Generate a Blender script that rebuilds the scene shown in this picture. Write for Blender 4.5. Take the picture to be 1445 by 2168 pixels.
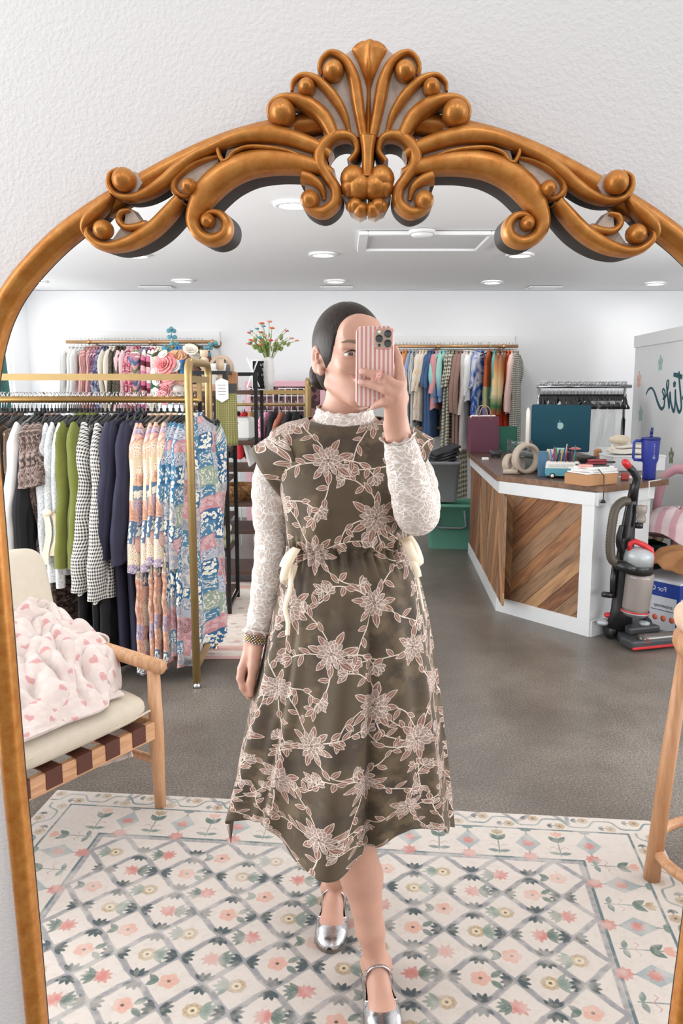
import bpy, math, random
import numpy as np
from mathutils import Vector, Matrix
from math import pi, sin, cos, radians as R

for o in list(bpy.data.objects):
    bpy.data.objects.remove(o)
SC = bpy.context.scene
COL = SC.collection

# ---------------------------------------------------------------- camera, world, exposure
F = 1750.0; CXP = 722.5; CYP = 1084.0; CAMZ = 1.45; PITCH = R(8.9)
cd = bpy.data.cameras.new('camera'); cam = bpy.data.objects.new('camera', cd); COL.objects.link(cam)
cam.location = (0, 0, CAMZ); cam.rotation_euler = (pi / 2 - PITCH, 0, 0)
cd.sensor_fit = 'VERTICAL'; cd.sensor_height = 36.0; cd.sensor_width = 24.0
cd.lens = F / 2168.0 * 36.0; cd.clip_start = 0.02; cd.clip_end = 60
SC.camera = cam
SC.view_settings.view_transform = 'Standard'
SC.view_settings.look = 'None'
SC.view_settings.gamma = 1.0
SC.view_settings.use_curve_mapping = False
SC.view_settings.exposure = 0.0
try:
    SC.cycles.use_denoising = True
    SC.cycles.max_bounces = 7; SC.cycles.diffuse_bounces = 4; SC.cycles.glossy_bounces = 3
    SC.cycles.transmission_bounces = 5; SC.cycles.transparent_max_bounces = 8
    SC.cycles.sample_clamp_indirect = 4.0
    SC.cycles.caustics_reflective = False; SC.cycles.caustics_refractive = False
except Exception:
    pass

W = bpy.data.worlds.new('world'); SC.world = W; W.use_nodes = True
wn = W.node_tree; wb = wn.nodes['Background']
tc = wn.nodes.new('ShaderNodeTexCoord'); sp = wn.nodes.new('ShaderNodeSeparateXYZ')
rp = wn.nodes.new('ShaderNodeValToRGB')
wn.links.new(tc.outputs['Generated'], sp.inputs[0]); 
mr = wn.nodes.new('ShaderNodeMapRange'); mr.inputs[1].default_value = -1; mr.inputs[2].default_value = 1
wn.links.new(sp.outputs[2], mr.inputs[0]); wn.links.new(mr.outputs[0], rp.inputs[0])
e = rp.color_ramp.elements
e[0].position = 0.0; e[0].color = (0.30, 0.29, 0.28, 1); e[1].position = 1.0; e[1].color = (1.0, 1.0, 1.02, 1)
m_ = e.new(0.48); m_.color = (0.42, 0.41, 0.40, 1); m_ = e.new(0.56); m_.color = (0.78, 0.78, 0.79, 1)
wn.links.new(rp.outputs[0], wb.inputs[0]); wb.inputs[1].default_value = 1.12
WORLD_STRENGTH = wb.inputs[1]

def area(name, loc, rot, sx, sy, power, color=(1, 1, 1), shape='RECTANGLE', spread=pi):
    l = bpy.data.lights.new(name, 'AREA'); l.shape = shape; l.size = sx; l.size_y = sy
    l.energy = power; l.color = color; l.spread = spread
    o = bpy.data.objects.new(name, l); o.location = loc; o.rotation_euler = rot; COL.objects.link(o); return o

# daylight through the shop windows on the left side; the right and front lights are added fill
area('daylight_side', (-3.42, 3.2, 1.40), (0, -pi / 2 - .40, 0), 1.8, 4.4, 215, (0.95, 0.98, 1.0))
area('daylight_side_far', (-3.42, 7.5, 1.43), (0, -pi / 2 - .40, 0), 1.36, 1.8, 38, (0.95, 0.98, 1.0))
area('daylight_right', (4.72, 3.35, 1.40), (0, pi / 2 + .40, 0), 1.8, 4.0, 185, (0.97, 0.985, 1.0))  # added fill to brighten the room, its window is invented too
area('daylight_front', (-2.02, 0.62, 1.45), (pi / 2 + .35, 0, 0), 1.9, 1.9, 110, (1.0, 0.99, 0.97))  # added fill for the person's front, no window is built here
area('daylight_front_b', (2.6, 0.62, 1.45), (pi / 2 + .35, 0, 0), 1.9, 1.9, 105, (1.0, 0.99, 0.97))  # second added front fill, likewise without a window

# ceiling lamps on the lens side of the wall
for lx in (-0.95, 0.35, 1.6):
    area('downlight_near', (lx, -0.35, 2.75), (0, 0, 0), 0.16, 0.16, 4.3, (1.0, 0.98, 0.96), 'DISK')
# ---------------------------------------------------------------- coordinates
FWD = Vector((0, cos(PITCH), -sin(PITCH))); UPV = Vector((0, sin(PITCH), cos(PITCH))); CAMP = Vector((0, 0, CAMZ))
def ray(px, py):
    return FWD + Vector((1, 0, 0)) * ((px - CXP) / F) + UPV * ((CYP - py) / F)
def at(px, py, Y):
    d = ray(px, py); return CAMP + d * (Y / d.y)
def onz(px, py, z):
    d = ray(px, py); return CAMP + d * ((z - CAMZ) / d.z)
def onx(px, py, x):
    d = ray(px, py); return CAMP + d * (x / d.x)

# ---------------------------------------------------------------- object helpers
def lin(c):
    if isinstance(c, str):
        c = c.lstrip('#'); c = tuple(int(c[i:i + 2], 16) / 255 for i in (0, 2, 4))
    return tuple((x / 12.92 if x <= 0.04045 else ((x + 0.055) / 1.055) ** 2.4) for x in c[:3])

def tag(o, label=None, cat=None, group=None, kind=None):
    if label: o['label'] = label
    if cat: o['category'] = cat
    if group: o['group'] = group
    if kind: o['kind'] = kind
    return o
def empty(name, loc=(0, 0, 0), rz=0.0, label=None, cat=None, group=None):
    o = bpy.data.objects.new(name, None); o.location = loc; o.rotation_euler = (0, 0, rz)
    o.empty_display_size = 0.05; COL.objects.link(o)
    return tag(o, label, cat, group)
KIDS = {}
def copy_tree(o, parent=None):
    c = o.copy(); COL.objects.link(c)
    if parent is not None:
        c.parent = parent
        KIDS.setdefault(parent.name, []).append(c)
    for ch in list(KIDS.get(o.name, [])):
        copy_tree(ch, c)
    return c

class MB:
    def __init__(s): s.v = []; s.f = []; s.m = []; s.uv = {}; s.sm = []
    def add(s, vs, fs, mi=0, smooth=True, M=None):
        n = len(s.v)
        if M is not None: vs = [M @ Vector(v) for v in vs]
        s.v.extend([tuple(v) for v in vs])
        for f in fs:
            s.f.append(tuple(i + n for i in f)); s.m.append(mi); s.sm.append(smooth)
        return n
    def box(s, c, d, mi=0, rz=0.0, M=None, bev=0.0):
        x, y, z = d[0] / 2, d[1] / 2, d[2] / 2
        T = Matrix.Translation(Vector(c)) @ Matrix.Rotation(rz, 4, 'Z')
        if M is not None: T = M @ T
        if bev <= 0:
            vs = [(a, b, e) for e in (-z, z) for a, b in ((-x, -y), (x, -y), (x, y), (-x, y))]
            fs = [(3, 2, 1, 0), (4, 5, 6, 7), (0, 1, 5, 4), (1, 2, 6, 5), (2, 3, 7, 6), (3, 0, 4, 7)]
            s.add(vs, fs, mi, False, T); return s
        b = min(bev, x * .9, y * .9, z * .9)
        rings = []
        def ring(ix, zz):
            return [(-x + ix, -y, zz), (x - ix, -y, zz), (x, -y + ix, zz), (x, y - ix, zz), (x - ix, y, zz), (-x + ix, y, zz), (-x, y - ix, zz), (-x, -y + ix, zz)]
        def ins(zz, k):
            return [(px * (x - k) / x, py * (y - k) / y, zz) for px, py, _ in ring(b, zz)]
        rings = [ins(-z, b), ins(-z + b, 0), ins(z - b, 0), ins(z, b)]
        vs = [p for r in rings for p in r]; fs = []
        for i in range(3):
            for j in range(8):
                fs.append((i * 8 + j, i * 8 + (j + 1) % 8, (i + 1) * 8 + (j + 1) % 8, (i + 1) * 8 + j))
        fs.append(tuple(range(7, -1, -1))); fs.append(tuple(range(24, 32)))
        s.add(vs, fs, mi, False, T); return s
    def tube(s, pts, rad, n=10, mi=0, cap=True, closed=False, flat=1.0, up=None, smooth=True):
        pts = [Vector(p) for p in pts]; k = len(pts)
        rad = [rad] * k if not hasattr(rad, '__len__') else list(rad)
        vs = []; prev = None
        for i, p in enumerate(pts):
            if closed: t = pts[(i + 1) % k] - pts[i - 1]
            else: t = pts[min(i + 1, k - 1)] - pts[max(i - 1, 0)]
            if t.length < 1e-9: t = Vector((0, 0, 1))
            t.normalize()
            if prev is None:
                a = Vector(up) if up is not None else (Vector((0, 0, 1)) if abs(t.z) < 0.9 else Vector((1, 0, 0)))
            else: a = prev
            a = a - t * a.dot(t)
            if a.length < 1e-6: a = t.orthogonal()
            a.normalize(); b = t.cross(a); prev = a
            for j in range(n):
                th = 2 * pi * j / n
                vs.append(p + (a * cos(th) + b * (sin(th) * flat)) * rad[i])
        fs = []
        for i in range(k if closed else k - 1):
            for j in range(n):
                i2 = (i + 1) % k
                fs.append((i * n + j, i * n + (j + 1) % n, i2 * n + (j + 1) % n, i2 * n + j))
        if cap and not closed:
            fs.append(tuple(range(n - 1, -1, -1))); fs.append(tuple((k - 1) * n + j for j in range(n)))
        s.add(vs, fs, mi, smooth); return s
    def ell(s, c, r, n=16, m=10, mi=0, M=None):
        if not hasattr(r, '__len__'): r = (r, r, r)
        vs = []; fs = []
        for i in range(m + 1):
            ph = -pi / 2 + pi * i / m
            for j in range(n):
                th = 2 * pi * j / n
                vs.append((r[0] * cos(ph) * cos(th), r[1] * cos(ph) * sin(th), r[2] * sin(ph)))
        for i in range(m):
            for j in range(n):
                fs.append((i * n + j, i * n + (j + 1) % n, (i + 1) * n + (j + 1) % n, (i + 1) * n + j))
        T = Matrix.Translation(Vector(c))
        if M is not None: T = T @ M
        s.add(vs, fs, mi, True, T); return s
    def lathe(s, prof, n=24, mi=0, M=None, cap=True, smooth=True):
        vs = []; fs = []
        for r, z in prof:
            for j in range(n):
                th = 2 * pi * j / n; vs.append((r * cos(th), r * sin(th), z))
        k = len(prof)
        for i in range(k - 1):
            for j in range(n):
                fs.append((i * n + j, i * n + (j + 1) % n, (i + 1) * n + (j + 1) % n, (i + 1) * n + j))
        if cap:
            fs.append(tuple(range(n - 1, -1, -1))); fs.append(tuple((k - 1) * n + j for j in range(n)))
        s.add(vs, fs, mi, smooth, M); return s
    def grid(s, P, mi=0, closeu=False, uv=None, smooth=True):
        """P[i][j] -> points; faces between; uv[i][j] stored per vertex"""
        a = len(P); b = len(P[0]); n0 = len(s.v)
        s.v.extend([tuple(p) for r in P for p in r])
        for i in range(a - 1):
            for j in range(b if closeu else b - 1):
                j2 = (j + 1) % b
                s.f.append((n0 + i * b + j, n0 + i * b + j2, n0 + (i + 1) * b + j2, n0 + (i + 1) * b + j)); s.m.append(mi); s.sm.append(smooth)
        if uv is not None:
            for i in range(a):
                for j in range(b): s.uv[n0 + i * b + j] = uv[i][j]
        return s
    def prism(s, poly, z0, z1, mi=0, M=None, smooth=False):
        """poly: list of (x,y); extruded z0..z1"""
        n = len(poly)
        vs = [(x, y, z0) for x, y in poly] + [(x, y, z1) for x, y in poly]
        fs = [tuple(range(n - 1, -1, -1)), tuple(range(n, 2 * n))]
        fs += [(i, (i + 1) % n, n + (i + 1) % n, n + i) for i in range(n)]
        s.add(vs, fs, mi, smooth, M); return s
    def build(s, name, mats, parent=None, loc=None):
        me = bpy.data.meshes.new(name); me.from_pydata(s.v, [], s.f)
        if not hasattr(mats, '__len__'): mats = [mats]
        for m in mats: me.materials.append(m)
        me.polygons.foreach_set('material_index', s.m)
        me.polygons.foreach_set('use_smooth', s.sm)
        if s.uv:
            l = me.uv_layers.new(name='UVMap'); li = np.zeros(len(me.loops), dtype=np.int32)
            me.loops.foreach_get('vertex_index', li)
            arr = np.zeros((len(s.v), 2), dtype=np.float32)
            for k, q in s.uv.items(): arr[k] = q
            l.data.foreach_set('uv', arr[li].ravel())
        me.update()
        o = bpy.data.objects.new(name, me); COL.objects.link(o)
        if parent is not None:
            o.parent = parent; KIDS.setdefault(parent.name, []).append(o)
        if loc is not None: o.location = loc
        return o

def catmull(pts, m=6, closed=False):
    P = np.array(pts, dtype=float); n = len(P); out = []
    rng = range(n if closed else n - 1)
    for i in rng:
        if closed: p0, p1, p2, p3 = P[i - 1], P[i], P[(i + 1) % n], P[(i + 2) % n]
        else: p0, p1, p2, p3 = P[max(i - 1, 0)], P[i], P[i + 1], P[min(i + 2, n - 1)]
        for t in np.linspace(0, 1, m, endpoint=False):
            out.append(0.5 * ((2 * p1) + (-p0 + p2) * t + (2 * p0 - 5 * p1 + 4 * p2 - p3) * t * t + (-p0 + 3 * p1 - 3 * p2 + p3) * t ** 3))
    if not closed: out.append(P[-1])
    return [tuple(p) for p in out]

def shade(o, bevel=0.0, seg=2, subsurf=0, angle=40):
    if bevel > 0:
        b = o.modifiers.new('bevel', 'BEVEL'); b.width = bevel; b.segments = seg; b.limit_method = 'ANGLE'; b.angle_limit = R(angle)
    if subsurf:
        b = o.modifiers.new('sub', 'SUBSURF'); b.levels = subsurf; b.render_levels = subsurf
    return o

# ---------------------------------------------------------------- materials
class NT:
    """small node-graph helper"""
    def __init__(s, name):
        s.mat = bpy.data.materials.new(name); s.mat.use_nodes = True; s.t = s.mat.node_tree
        s.p = s.t.nodes['Principled BSDF']
    def n(s, typ, **kw):
        nd = s.t.nodes.new('ShaderNode' + typ)
        for k, v in kw.items():
            if k.startswith('i_'):
                key = k[2:]; key = int(key) if key.isdigit() else key.replace('_', ' ')
                s.set(nd.inputs[key], v)
            else: setattr(nd, k, v)
        return nd
    def set(s, inp, v):
        if isinstance(v, bpy.types.NodeSocket): s.t.links.new(v, inp)
        else:
            try: inp.default_value = v
            except Exception:
                inp.default_value = tuple(v) + (1,) if len(v) == 3 else v
    def coord(s, kind='Object', scale=(1, 1, 1), rot=(0, 0, 0), loc=(0, 0, 0)):
        c = s.n('TexCoord'); m = s.n('Mapping'); s.t.links.new(c.outputs[kind], m.inputs[0])
        m.inputs['Scale'].default_value = scale; m.inputs['Rotation'].default_value = rot; m.inputs['Location'].default_value = loc
        return m.outputs[0]
    def noise(s, v, scale=5, detail=3, rough=0.5, dist=0.0):
        nd = s.n('TexNoise'); s.t.links.new(v, nd.inputs['Vector']); nd.inputs['Scale'].default_value = scale
        nd.inputs['Detail'].default_value = detail; nd.inputs['Roughness'].default_value = rough; nd.inputs['Distortion'].default_value = dist
        return nd.outputs[0]
    def ramp(s, fac, stops, const=False):
        r = s.n('ValToRGB'); s.t.links.new(fac, r.inputs[0]); els = r.color_ramp.elements
        if const: r.color_ramp.interpolation = 'CONSTANT'
        while len(els) < len(stops): els.new(0.5)
        for e_, (p, c) in zip(els, stops):
            e_.position = p; e_.color = tuple(c) + (1,) if len(c) == 3 else c
        return r.outputs[0]
    def mix(s, fac, a, b, mode='MIX'):
        m = s.n('Mix', data_type='RGBA', blend_type=mode)
        s.set(m.inputs[0], fac); s.set(m.inputs[6], a); s.set(m.inputs[7], b)
        return m.outputs[2]
    def math(s, op, a, b=0.0, c=0.0):
        m = s.n('Math', operation=op); s.set(m.inputs[0], a); s.set(m.inputs[1], b); s.set(m.inputs[2], c); return m.outputs[0]
    def bump(s, h, strength=0.2, dist=0.01):
        b = s.n('Bump'); b.inputs['Strength'].default_value = strength; b.inputs['Distance'].default_value = dist
        s.t.links.new(h, b.inputs['Height']); s.t.links.new(b.outputs[0], s.p.inputs['Normal'])
    def col(s, c): s.set(s.p.inputs['Base Color'], c)
    def rough(s, r): s.set(s.p.inputs['Roughness'], r)
    def metal(s, r): s.set(s.p.inputs['Metallic'], r)

MATS = {}
def mat(name, color, rough=0.6, metal=0.0, var=0.0, vscale=12.0, bump=0.0, bscale=60.0, bdist=0.004, sheen=0.0, spec=None, sss=0.0, coat=0.0, emit=0.0, trans=0.0, alpha=1.0):
    if name in MATS: return MATS[name]
    g = NT(name); c = lin(color)
    if var > 0:
        v = g.coord()
        nz = g.noise(v, vscale, 4, 0.6)
        d = tuple(x * (1 - var) for x in c); l = tuple(min(1, x * (1 + var * 0.7)) for x in c)
        g.col(g.ramp(nz, [(0.3, d), (0.7, l)]))
    else: g.col(c + (1,))
    g.rough(rough); g.metal(metal)
    if bump > 0:
        v = g.coord(); g.bump(g.noise(v, bscale, 4, 0.6), bump, bdist)
    if sheen: g.p.inputs['Sheen Weight'].default_value = sheen
    if spec is not None: g.p.inputs['Specular IOR Level'].default_value = spec
    if sss:
        g.p.inputs['Subsurface Weight'].default_value = sss; g.p.inputs['Subsurface Radius'].default_value = (0.012, 0.005, 0.003); g.p.inputs['Subsurface Scale'].default_value = 1.0
    if coat: g.p.inputs['Coat Weight'].default_value = coat
    if emit: 
        g.p.inputs['Emission Color'].default_value = c + (1,); g.p.inputs['Emission Strength'].default_value = emit
    if trans: g.p.inputs['Transmission Weight'].default_value = trans
    if alpha < 1: g.p.inputs['Alpha'].default_value = alpha
    MATS[name] = g.mat; return g.mat

def wood(name, c0, c1, axis=0, scale=1.0, rough=0.5, kind='Object', bump=0.08):
    if name in MATS: return MATS[name]
    g = NT(name); sc = [14 * scale] * 3; sc[axis] = 1.1 * scale
    v = g.coord(kind, sc)
    a = g.noise(v, 3.0, 6, 0.6, 0.6); b = g.noise(v, 14.0, 4, 0.6)
    f = g.math('ADD', g.math('MULTIPLY', a, 0.75), g.math('MULTIPLY', b, 0.25))
    g.col(g.ramp(f, [(0.33, lin(c0)), (0.66, lin(c1))])); g.rough(rough)
    g.bump(f, bump, 0.004); MATS[name] = g.mat; return g.mat
# ================================================================ smooth solid modelling on a grid (bodies, hair, hands)
class Field:
    def __init__(s, lo, hi, h):
        s.lo = np.array(lo, float); s.h = h
        s.n = np.ceil((np.array(hi) - s.lo) / h).astype(int) + 1
        s.d = np.full(tuple(s.n), 1.0, dtype=np.float32)
    def _win(s, c0, c1, pad):
        a = np.floor((np.minimum(c0, c1) - pad - s.lo) / s.h).astype(int); b = np.ceil((np.maximum(c0, c1) + pad - s.lo) / s.h).astype(int) + 1
        a = np.maximum(a, 0); b = np.minimum(b, s.n)
        if (b <= a).any(): return None
        sl = tuple(slice(i, j) for i, j in zip(a, b))
        g = [s.lo[k] + s.h * np.arange(a[k], b[k]) for k in range(3)]
        return sl, g[0][:, None, None], g[1][None, :, None], g[2][None, None, :]
    def _put(s, sl, d, k, op):
        o = s.d[sl]; d = d.astype(np.float32)
        if op == 'add':
            if k <= 0: s.d[sl] = np.minimum(o, d)
            else:
                hh = np.clip(0.5 + 0.5 * (o - d) / k, 0, 1); s.d[sl] = o * (1 - hh) + d * hh - k * hh * (1 - hh)
        else:
            d = -d
            if k <= 0: s.d[sl] = np.maximum(o, d)
            else:
                hh = np.clip(0.5 - 0.5 * (o - d) / k, 0, 1); s.d[sl] = o * (1 - hh) + d * hh + k * hh * (1 - hh)
    def cone(s, a, b, ra, rb, k=0.01, op='add'):
        a = np.array(a, float); b = np.array(b, float); w = s._win(a, b, max(ra, rb) + 2.5 * k + 2 * s.h)
        if w is None: return
        sl, X, Y, Z = w; ba = b - a; L2 = max(ba.dot(ba), 1e-12)
        t = np.clip(((X - a[0]) * ba[0] + (Y - a[1]) * ba[1] + (Z - a[2]) * ba[2]) / L2, 0, 1)
        d = np.sqrt((X - a[0] - t * ba[0]) ** 2 + (Y - a[1] - t * ba[1]) ** 2 + (Z - a[2] - t * ba[2]) ** 2) - (ra + (rb - ra) * t)
        s._put(sl, d, k, op)
    def chain(s, pts, rad, k=0.01):
        for i in range(len(pts) - 1): s.cone(pts[i], pts[i + 1], rad[i], rad[i + 1], k)
    def ell(s, c, r, M=None, k=0.01, op='add'):
        c = np.array(c, float); r = np.array(r, float); R_ = r.max()
        w = s._win(c, c, R_ + 2.5 * k + 2 * s.h)
        if w is None: return
        sl, X, Y, Z = w; X = X - c[0]; Y = Y - c[1]; Z = Z - c[2]
        if M is not None:
            M = np.array(M, float)          # columns: local axes in world
            X, Y, Z = (X * M[0, 0] + Y * M[1, 0] + Z * M[2, 0], X * M[0, 1] + Y * M[1, 1] + Z * M[2, 1], X * M[0, 2] + Y * M[1, 2] + Z * M[2, 2])
        k0 = np.sqrt((X / r[0]) ** 2 + (Y / r[1]) ** 2 + (Z / r[2]) ** 2); k1 = np.sqrt((X / r[0] ** 2) ** 2 + (Y / r[1] ** 2) ** 2 + (Z / r[2] ** 2) ** 2)
        s._put(sl, k0 * (k0 - 1) / np.maximum(k1, 1e-6), k, op)
    def half(s, p, n, k=0.0):
        """keep the side where (x-p).n < 0"""
        p = np.array(p, float); n = np.array(n, float); n = n / np.linalg.norm(n)
        sl, X, Y, Z = s._win(s.lo, s.lo + s.h * s.n, 0)
        d = (X - p[0]) * n[0] + (Y - p[1]) * n[1] + (Z - p[2]) * n[2]
        s._put(sl, -d, k, 'sub')
    def mesh(s):
        d = s.d; sg = d < 0
        nx, ny, nz = [q - 1 for q in d.shape]
        cnt = np.zeros((nx, ny, nz), np.int8)
        for i in (0, 1):
            for j in (0, 1):
                for k in (0, 1): cnt += sg[i:nx + i, j:ny + j, k:nz + k]
        act = (cnt > 0) & (cnt < 8); idx = np.argwhere(act)
        num = np.full(act.shape, -1, np.int32); num[act] = np.arange(len(idx))
        acc = np.zeros((len(idx), 3)); c = np.zeros(len(idx))
        co = [(i, j, k) for i in (0, 1) for j in (0, 1) for k in (0, 1)]
        for a in co:
            for ax in range(3):
                if a[ax] == 1: continue
                b = list(a); b[ax] = 1
                da = d[idx[:, 0] + a[0], idx[:, 1] + a[1], idx[:, 2] + a[2]]; db = d[idx[:, 0] + b[0], idx[:, 1] + b[1], idx[:, 2] + b[2]]
                cr = (da < 0) != (db < 0); t = np.where(cr, da / np.where(cr, da - db, 1), 0)
                p = np.array(a, float)[None, :].repeat(len(idx), 0); p[:, ax] += t
                acc += np.where(cr[:, None], p, 0); c += cr
        V = s.lo + s.h * (idx + acc / c[:, None])
        Fs = []
        for ax in range(3):
            u, v = (ax + 1) % 3, (ax + 2) % 3
            s0 = [slice(None)] * 3; s1 = [slice(None)] * 3; s0[ax] = slice(0, -1); s1[ax] = slice(1, None)
            ch = sg[tuple(s0)] != sg[tuple(s1)]
            E = np.argwhere(ch); E = E[(E[:, u] > 0) & (E[:, v] > 0) & (E[:, u] < d.shape[u] - 1) & (E[:, v] < d.shape[v] - 1)]
            if not len(E): continue
            q = []
            for du, dv in ((-1, -1), (0, -1), (0, 0), (-1, 0)):
                e_ = E.copy(); e_[:, u] += du; e_[:, v] += dv; q.append(num[e_[:, 0], e_[:, 1], e_[:, 2]])
            q = np.stack(q, 1); fl = sg[E[:, 0], E[:, 1], E[:, 2]]
            q[~fl] = q[~fl][:, ::-1]; Fs.append(q)
        return V, np.concatenate(Fs)
    def build(s, name, mats, parent=None, smooth=2, relative=None):
        V, Fc = s.mesh()
        if relative is not None: V = V - np.array(relative)
        me = bpy.data.meshes.new(name); me.from_pydata(V.tolist(), [], Fc.tolist())
        for m in (mats if hasattr(mats, '__len__') else [mats]): me.materials.append(m)
        me.polygons.foreach_set('use_smooth', [True] * len(me.polygons)); me.update()
        o = bpy.data.objects.new(name, me); COL.objects.link(o)
        if parent is not None: o.parent = parent; KIDS.setdefault(parent.name, []).append(o)
        if smooth:
            m = o.modifiers.new('smooth', 'SMOOTH'); m.factor = 0.5; m.iterations = smooth
        return o

# ================================================================ painted cloth patterns (drawn here, kept inside the file)
class Canvas:
    """RGB canvas in linear colour, wraps at its edges"""
    def __init__(s, w, h, color, mx=1.0, my=1.0):
        s.w, s.h = w, h; s.px = w / mx; s.mx, s.my = mx, my      # metres covered
        s.a = np.empty((h, w, 3), np.float32); s.a[:] = lin(color)
    def noise(s, cells, seed, oct=3):
        rg = np.random.default_rng(seed); out = np.zeros((s.h, s.w), np.float32); amp = 1; tot = 0
        for o_ in range(oct):
            n = cells * 2 ** o_; m = max(2, int(round(n * s.h / s.w)))
            g_ = rg.random((m, n)).astype(np.float32)
            yy = np.arange(s.h) / s.h * m; xx = np.arange(s.w) / s.w * n
            y0 = yy.astype(int); x0 = xx.astype(int); fy = (yy - y0)[:, None]; fx = (xx - x0)[None, :]
            fy = fy * fy * (3 - 2 * fy); fx = fx * fx * (3 - 2 * fx)
            y1 = (y0 + 1) % m; x1 = (x0 + 1) % n
            out += amp * ((g_[y0][:, x0] * (1 - fx) + g_[y0][:, x1] * fx) * (1 - fy) + (g_[y1][:, x0] * (1 - fx) + g_[y1][:, x1] * fx) * fy)
            tot += amp; amp *= 0.5
        return out / tot
    def blend(s, c, m):
        m = m[..., None]; s.a[:] = s.a * (1 - m) + np.array(lin(c), np.float32) * m
    def win(s, cx, cy, r):
        """pixel window round (cx,cy) metres; returns index arrays and local metres"""
        px = s.px; x0, x1 = int((cx - r) * px), int((cx + r) * px) + 2; y0, y1 = int((cy - r) * px), int((cy + r) * px) + 2
        xs = np.arange(x0, x1); ys = np.arange(y0, y1)
        return np.ix_(ys % s.h, xs % s.w), (xs / px - cx)[None, :], (ys / px - cy)[:, None]
    def put(s, ix, c, m):
        m = np.clip(m, 0, 1)[..., None].astype(np.float32); s.a[ix] = s.a[ix] * (1 - m) + np.array(lin(c), np.float32) * m
    def leaf(s, cx, cy, L, Wd, ang, fill, line=None, lw=0.0012, vein=None, alpha=1.0, skew=0.85):
        """leaf from (cx,cy) in direction ang"""
        ix, X, Y = s.win(cx, cy, L * 1.1 + lw)
        t = (X * cos(ang) + Y * sin(ang)) / L; q = -X * sin(ang) + Y * cos(ang)
        tt = np.clip(t, 0, 1); wd = Wd * np.sin(pi * tt ** skew) ** 0.9
        g_ = np.where((t < 0) | (t > 1), 1.0, np.abs(q) - wd); aa = 0.7 / s.px
        if fill: s.put(ix, fill, alpha * np.clip(0.5 - g_ / (2 * aa), 0, 1))
        if vein: s.put(ix, vein, alpha * .8 * np.clip(1.2 - np.abs(q) / (0.0007), 0, 1) * (g_ < 0))
        if line: s.put(ix, line, alpha * np.clip((lw - np.abs(g_)) / aa + .5, 0, 1) * (t > -.02) * (t < 1.02))
    def dot(s, cx, cy, r, c, alpha=1.0, ry=None, ang=0):
        ry = ry or r; ix, X, Y = s.win(cx, cy, max(r, ry) * 1.3)
        x_ = X * cos(ang) + Y * sin(ang); y_ = -X * sin(ang) + Y * cos(ang)
        g_ = (np.sqrt((x_ / r) ** 2 + (y_ / ry) ** 2) - 1) * min(r, ry)
        s.put(ix, c, alpha * np.clip(0.5 - g_ * s.px / 1.4, 0, 1))
    def stroke(s, pts, wd, c, alpha=1.0):
        pts = np.array(pts, float)
        for (x0, y0), (x1, y1) in zip(pts[:-1], pts[1:]):
            cx, cy = (x0 + x1) / 2, (y0 + y1) / 2; L = math.hypot(x1 - x0, y1 - y0)
            ix, X, Y = s.win(cx, cy, L / 2 + wd * 1.5)
            dx, dy = (x1 - x0), (y1 - y0); t = np.clip(((X + cx - x0) * dx + (Y + cy - y0) * dy) / max(L * L, 1e-12), 0, 1)
            dd = np.sqrt((X + cx - x0 - t * dx) ** 2 + (Y + cy - y0 - t * dy) ** 2)
            s.put(ix, c, alpha * np.clip((wd / 2 - dd) * s.px / 1.2 + .5, 0, 1))
    def image(s, name):
        im = bpy.data.images.new(name, s.w, s.h, alpha=False, float_buffer=False)
        a = np.clip(s.a, 0, 1); a = np.where(a <= 0.0031308, a * 12.92, 1.055 * a ** (1 / 2.4) - 0.055)
        out = np.ones((s.h, s.w, 4), np.float32); out[..., :3] = a
        im.pixels.foreach_set(out.ravel()); im.update(); im.pack(); return im
# ================================================================ ROOM
BACK = 8.9; CEIL = 2.40; LEFTX = -3.3; RIGHTX = 4.6
# --- concrete floor
g = NT('polished_concrete'); v = g.coord()
n1 = g.noise(v, 1.1, 5, 0.6, 0.4); n2 = g.noise(v, 130, 3, 0.7); n3 = g.noise(v, 7, 4, 0.6)
f = g.math('ADD', g.math('ADD', g.math('MULTIPLY', n1, 0.30), g.math('MULTIPLY', n2, 0.62)), g.math('MULTIPLY', n3, 0.08))
g.col(g.ramp(f, [(0.34, lin('#3a332c')), (0.50, lin('#6a625a')), (0.64, lin('#9a9289'))]))
g.rough(.34); g.p.inputs['Specular IOR Level'].default_value = 0.5
g.bump(n2, 0.04, 0.002); M_FLOOR = g.mat
mb = MB(); mb.box(((LEFTX + RIGHTX) / 2, (BACK - 2.4) / 2, -0.05), (RIGHTX - LEFTX, BACK + 2.4, 0.1))
tag(mb.build('floor', M_FLOOR), kind='structure')

# --- painted walls, ceiling
M_WALL = mat('white_wall_paint', '#f4f5f7', 0.75, bump=0.06, bscale=90, bdist=0.003)
M_CEIL = mat('ceiling_paint', '#f5f5f5', 0.85, bump=0.04, bscale=60)
M_TRIM = mat('white_trim_paint', '#f3f3f3', 0.45)
mb = MB(); mb.box(((LEFTX + RIGHTX) / 2, BACK + 0.06, CEIL / 2), (RIGHTX - LEFTX + 0.2, 0.12, CEIL))
tag(mb.build('wall_back', M_WALL), kind='structure')
mb = MB(); X = RIGHTX + .06
mb.box((X, (5.45 + BACK) / 2 + 0.06, CEIL / 2), (0.12, BACK - 5.45 + 0.12, CEIL)); mb.box((X, 0.9, CEIL / 2), (0.12, 0.70, CEIL))
mb.box((X, 3.35, 0.225), (0.12, 4.2, 0.45)); mb.box((X, 3.35, 2.3), (0.12, 4.2, 0.2))
tag(mb.build('wall_right', M_WALL), kind='structure')
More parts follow.
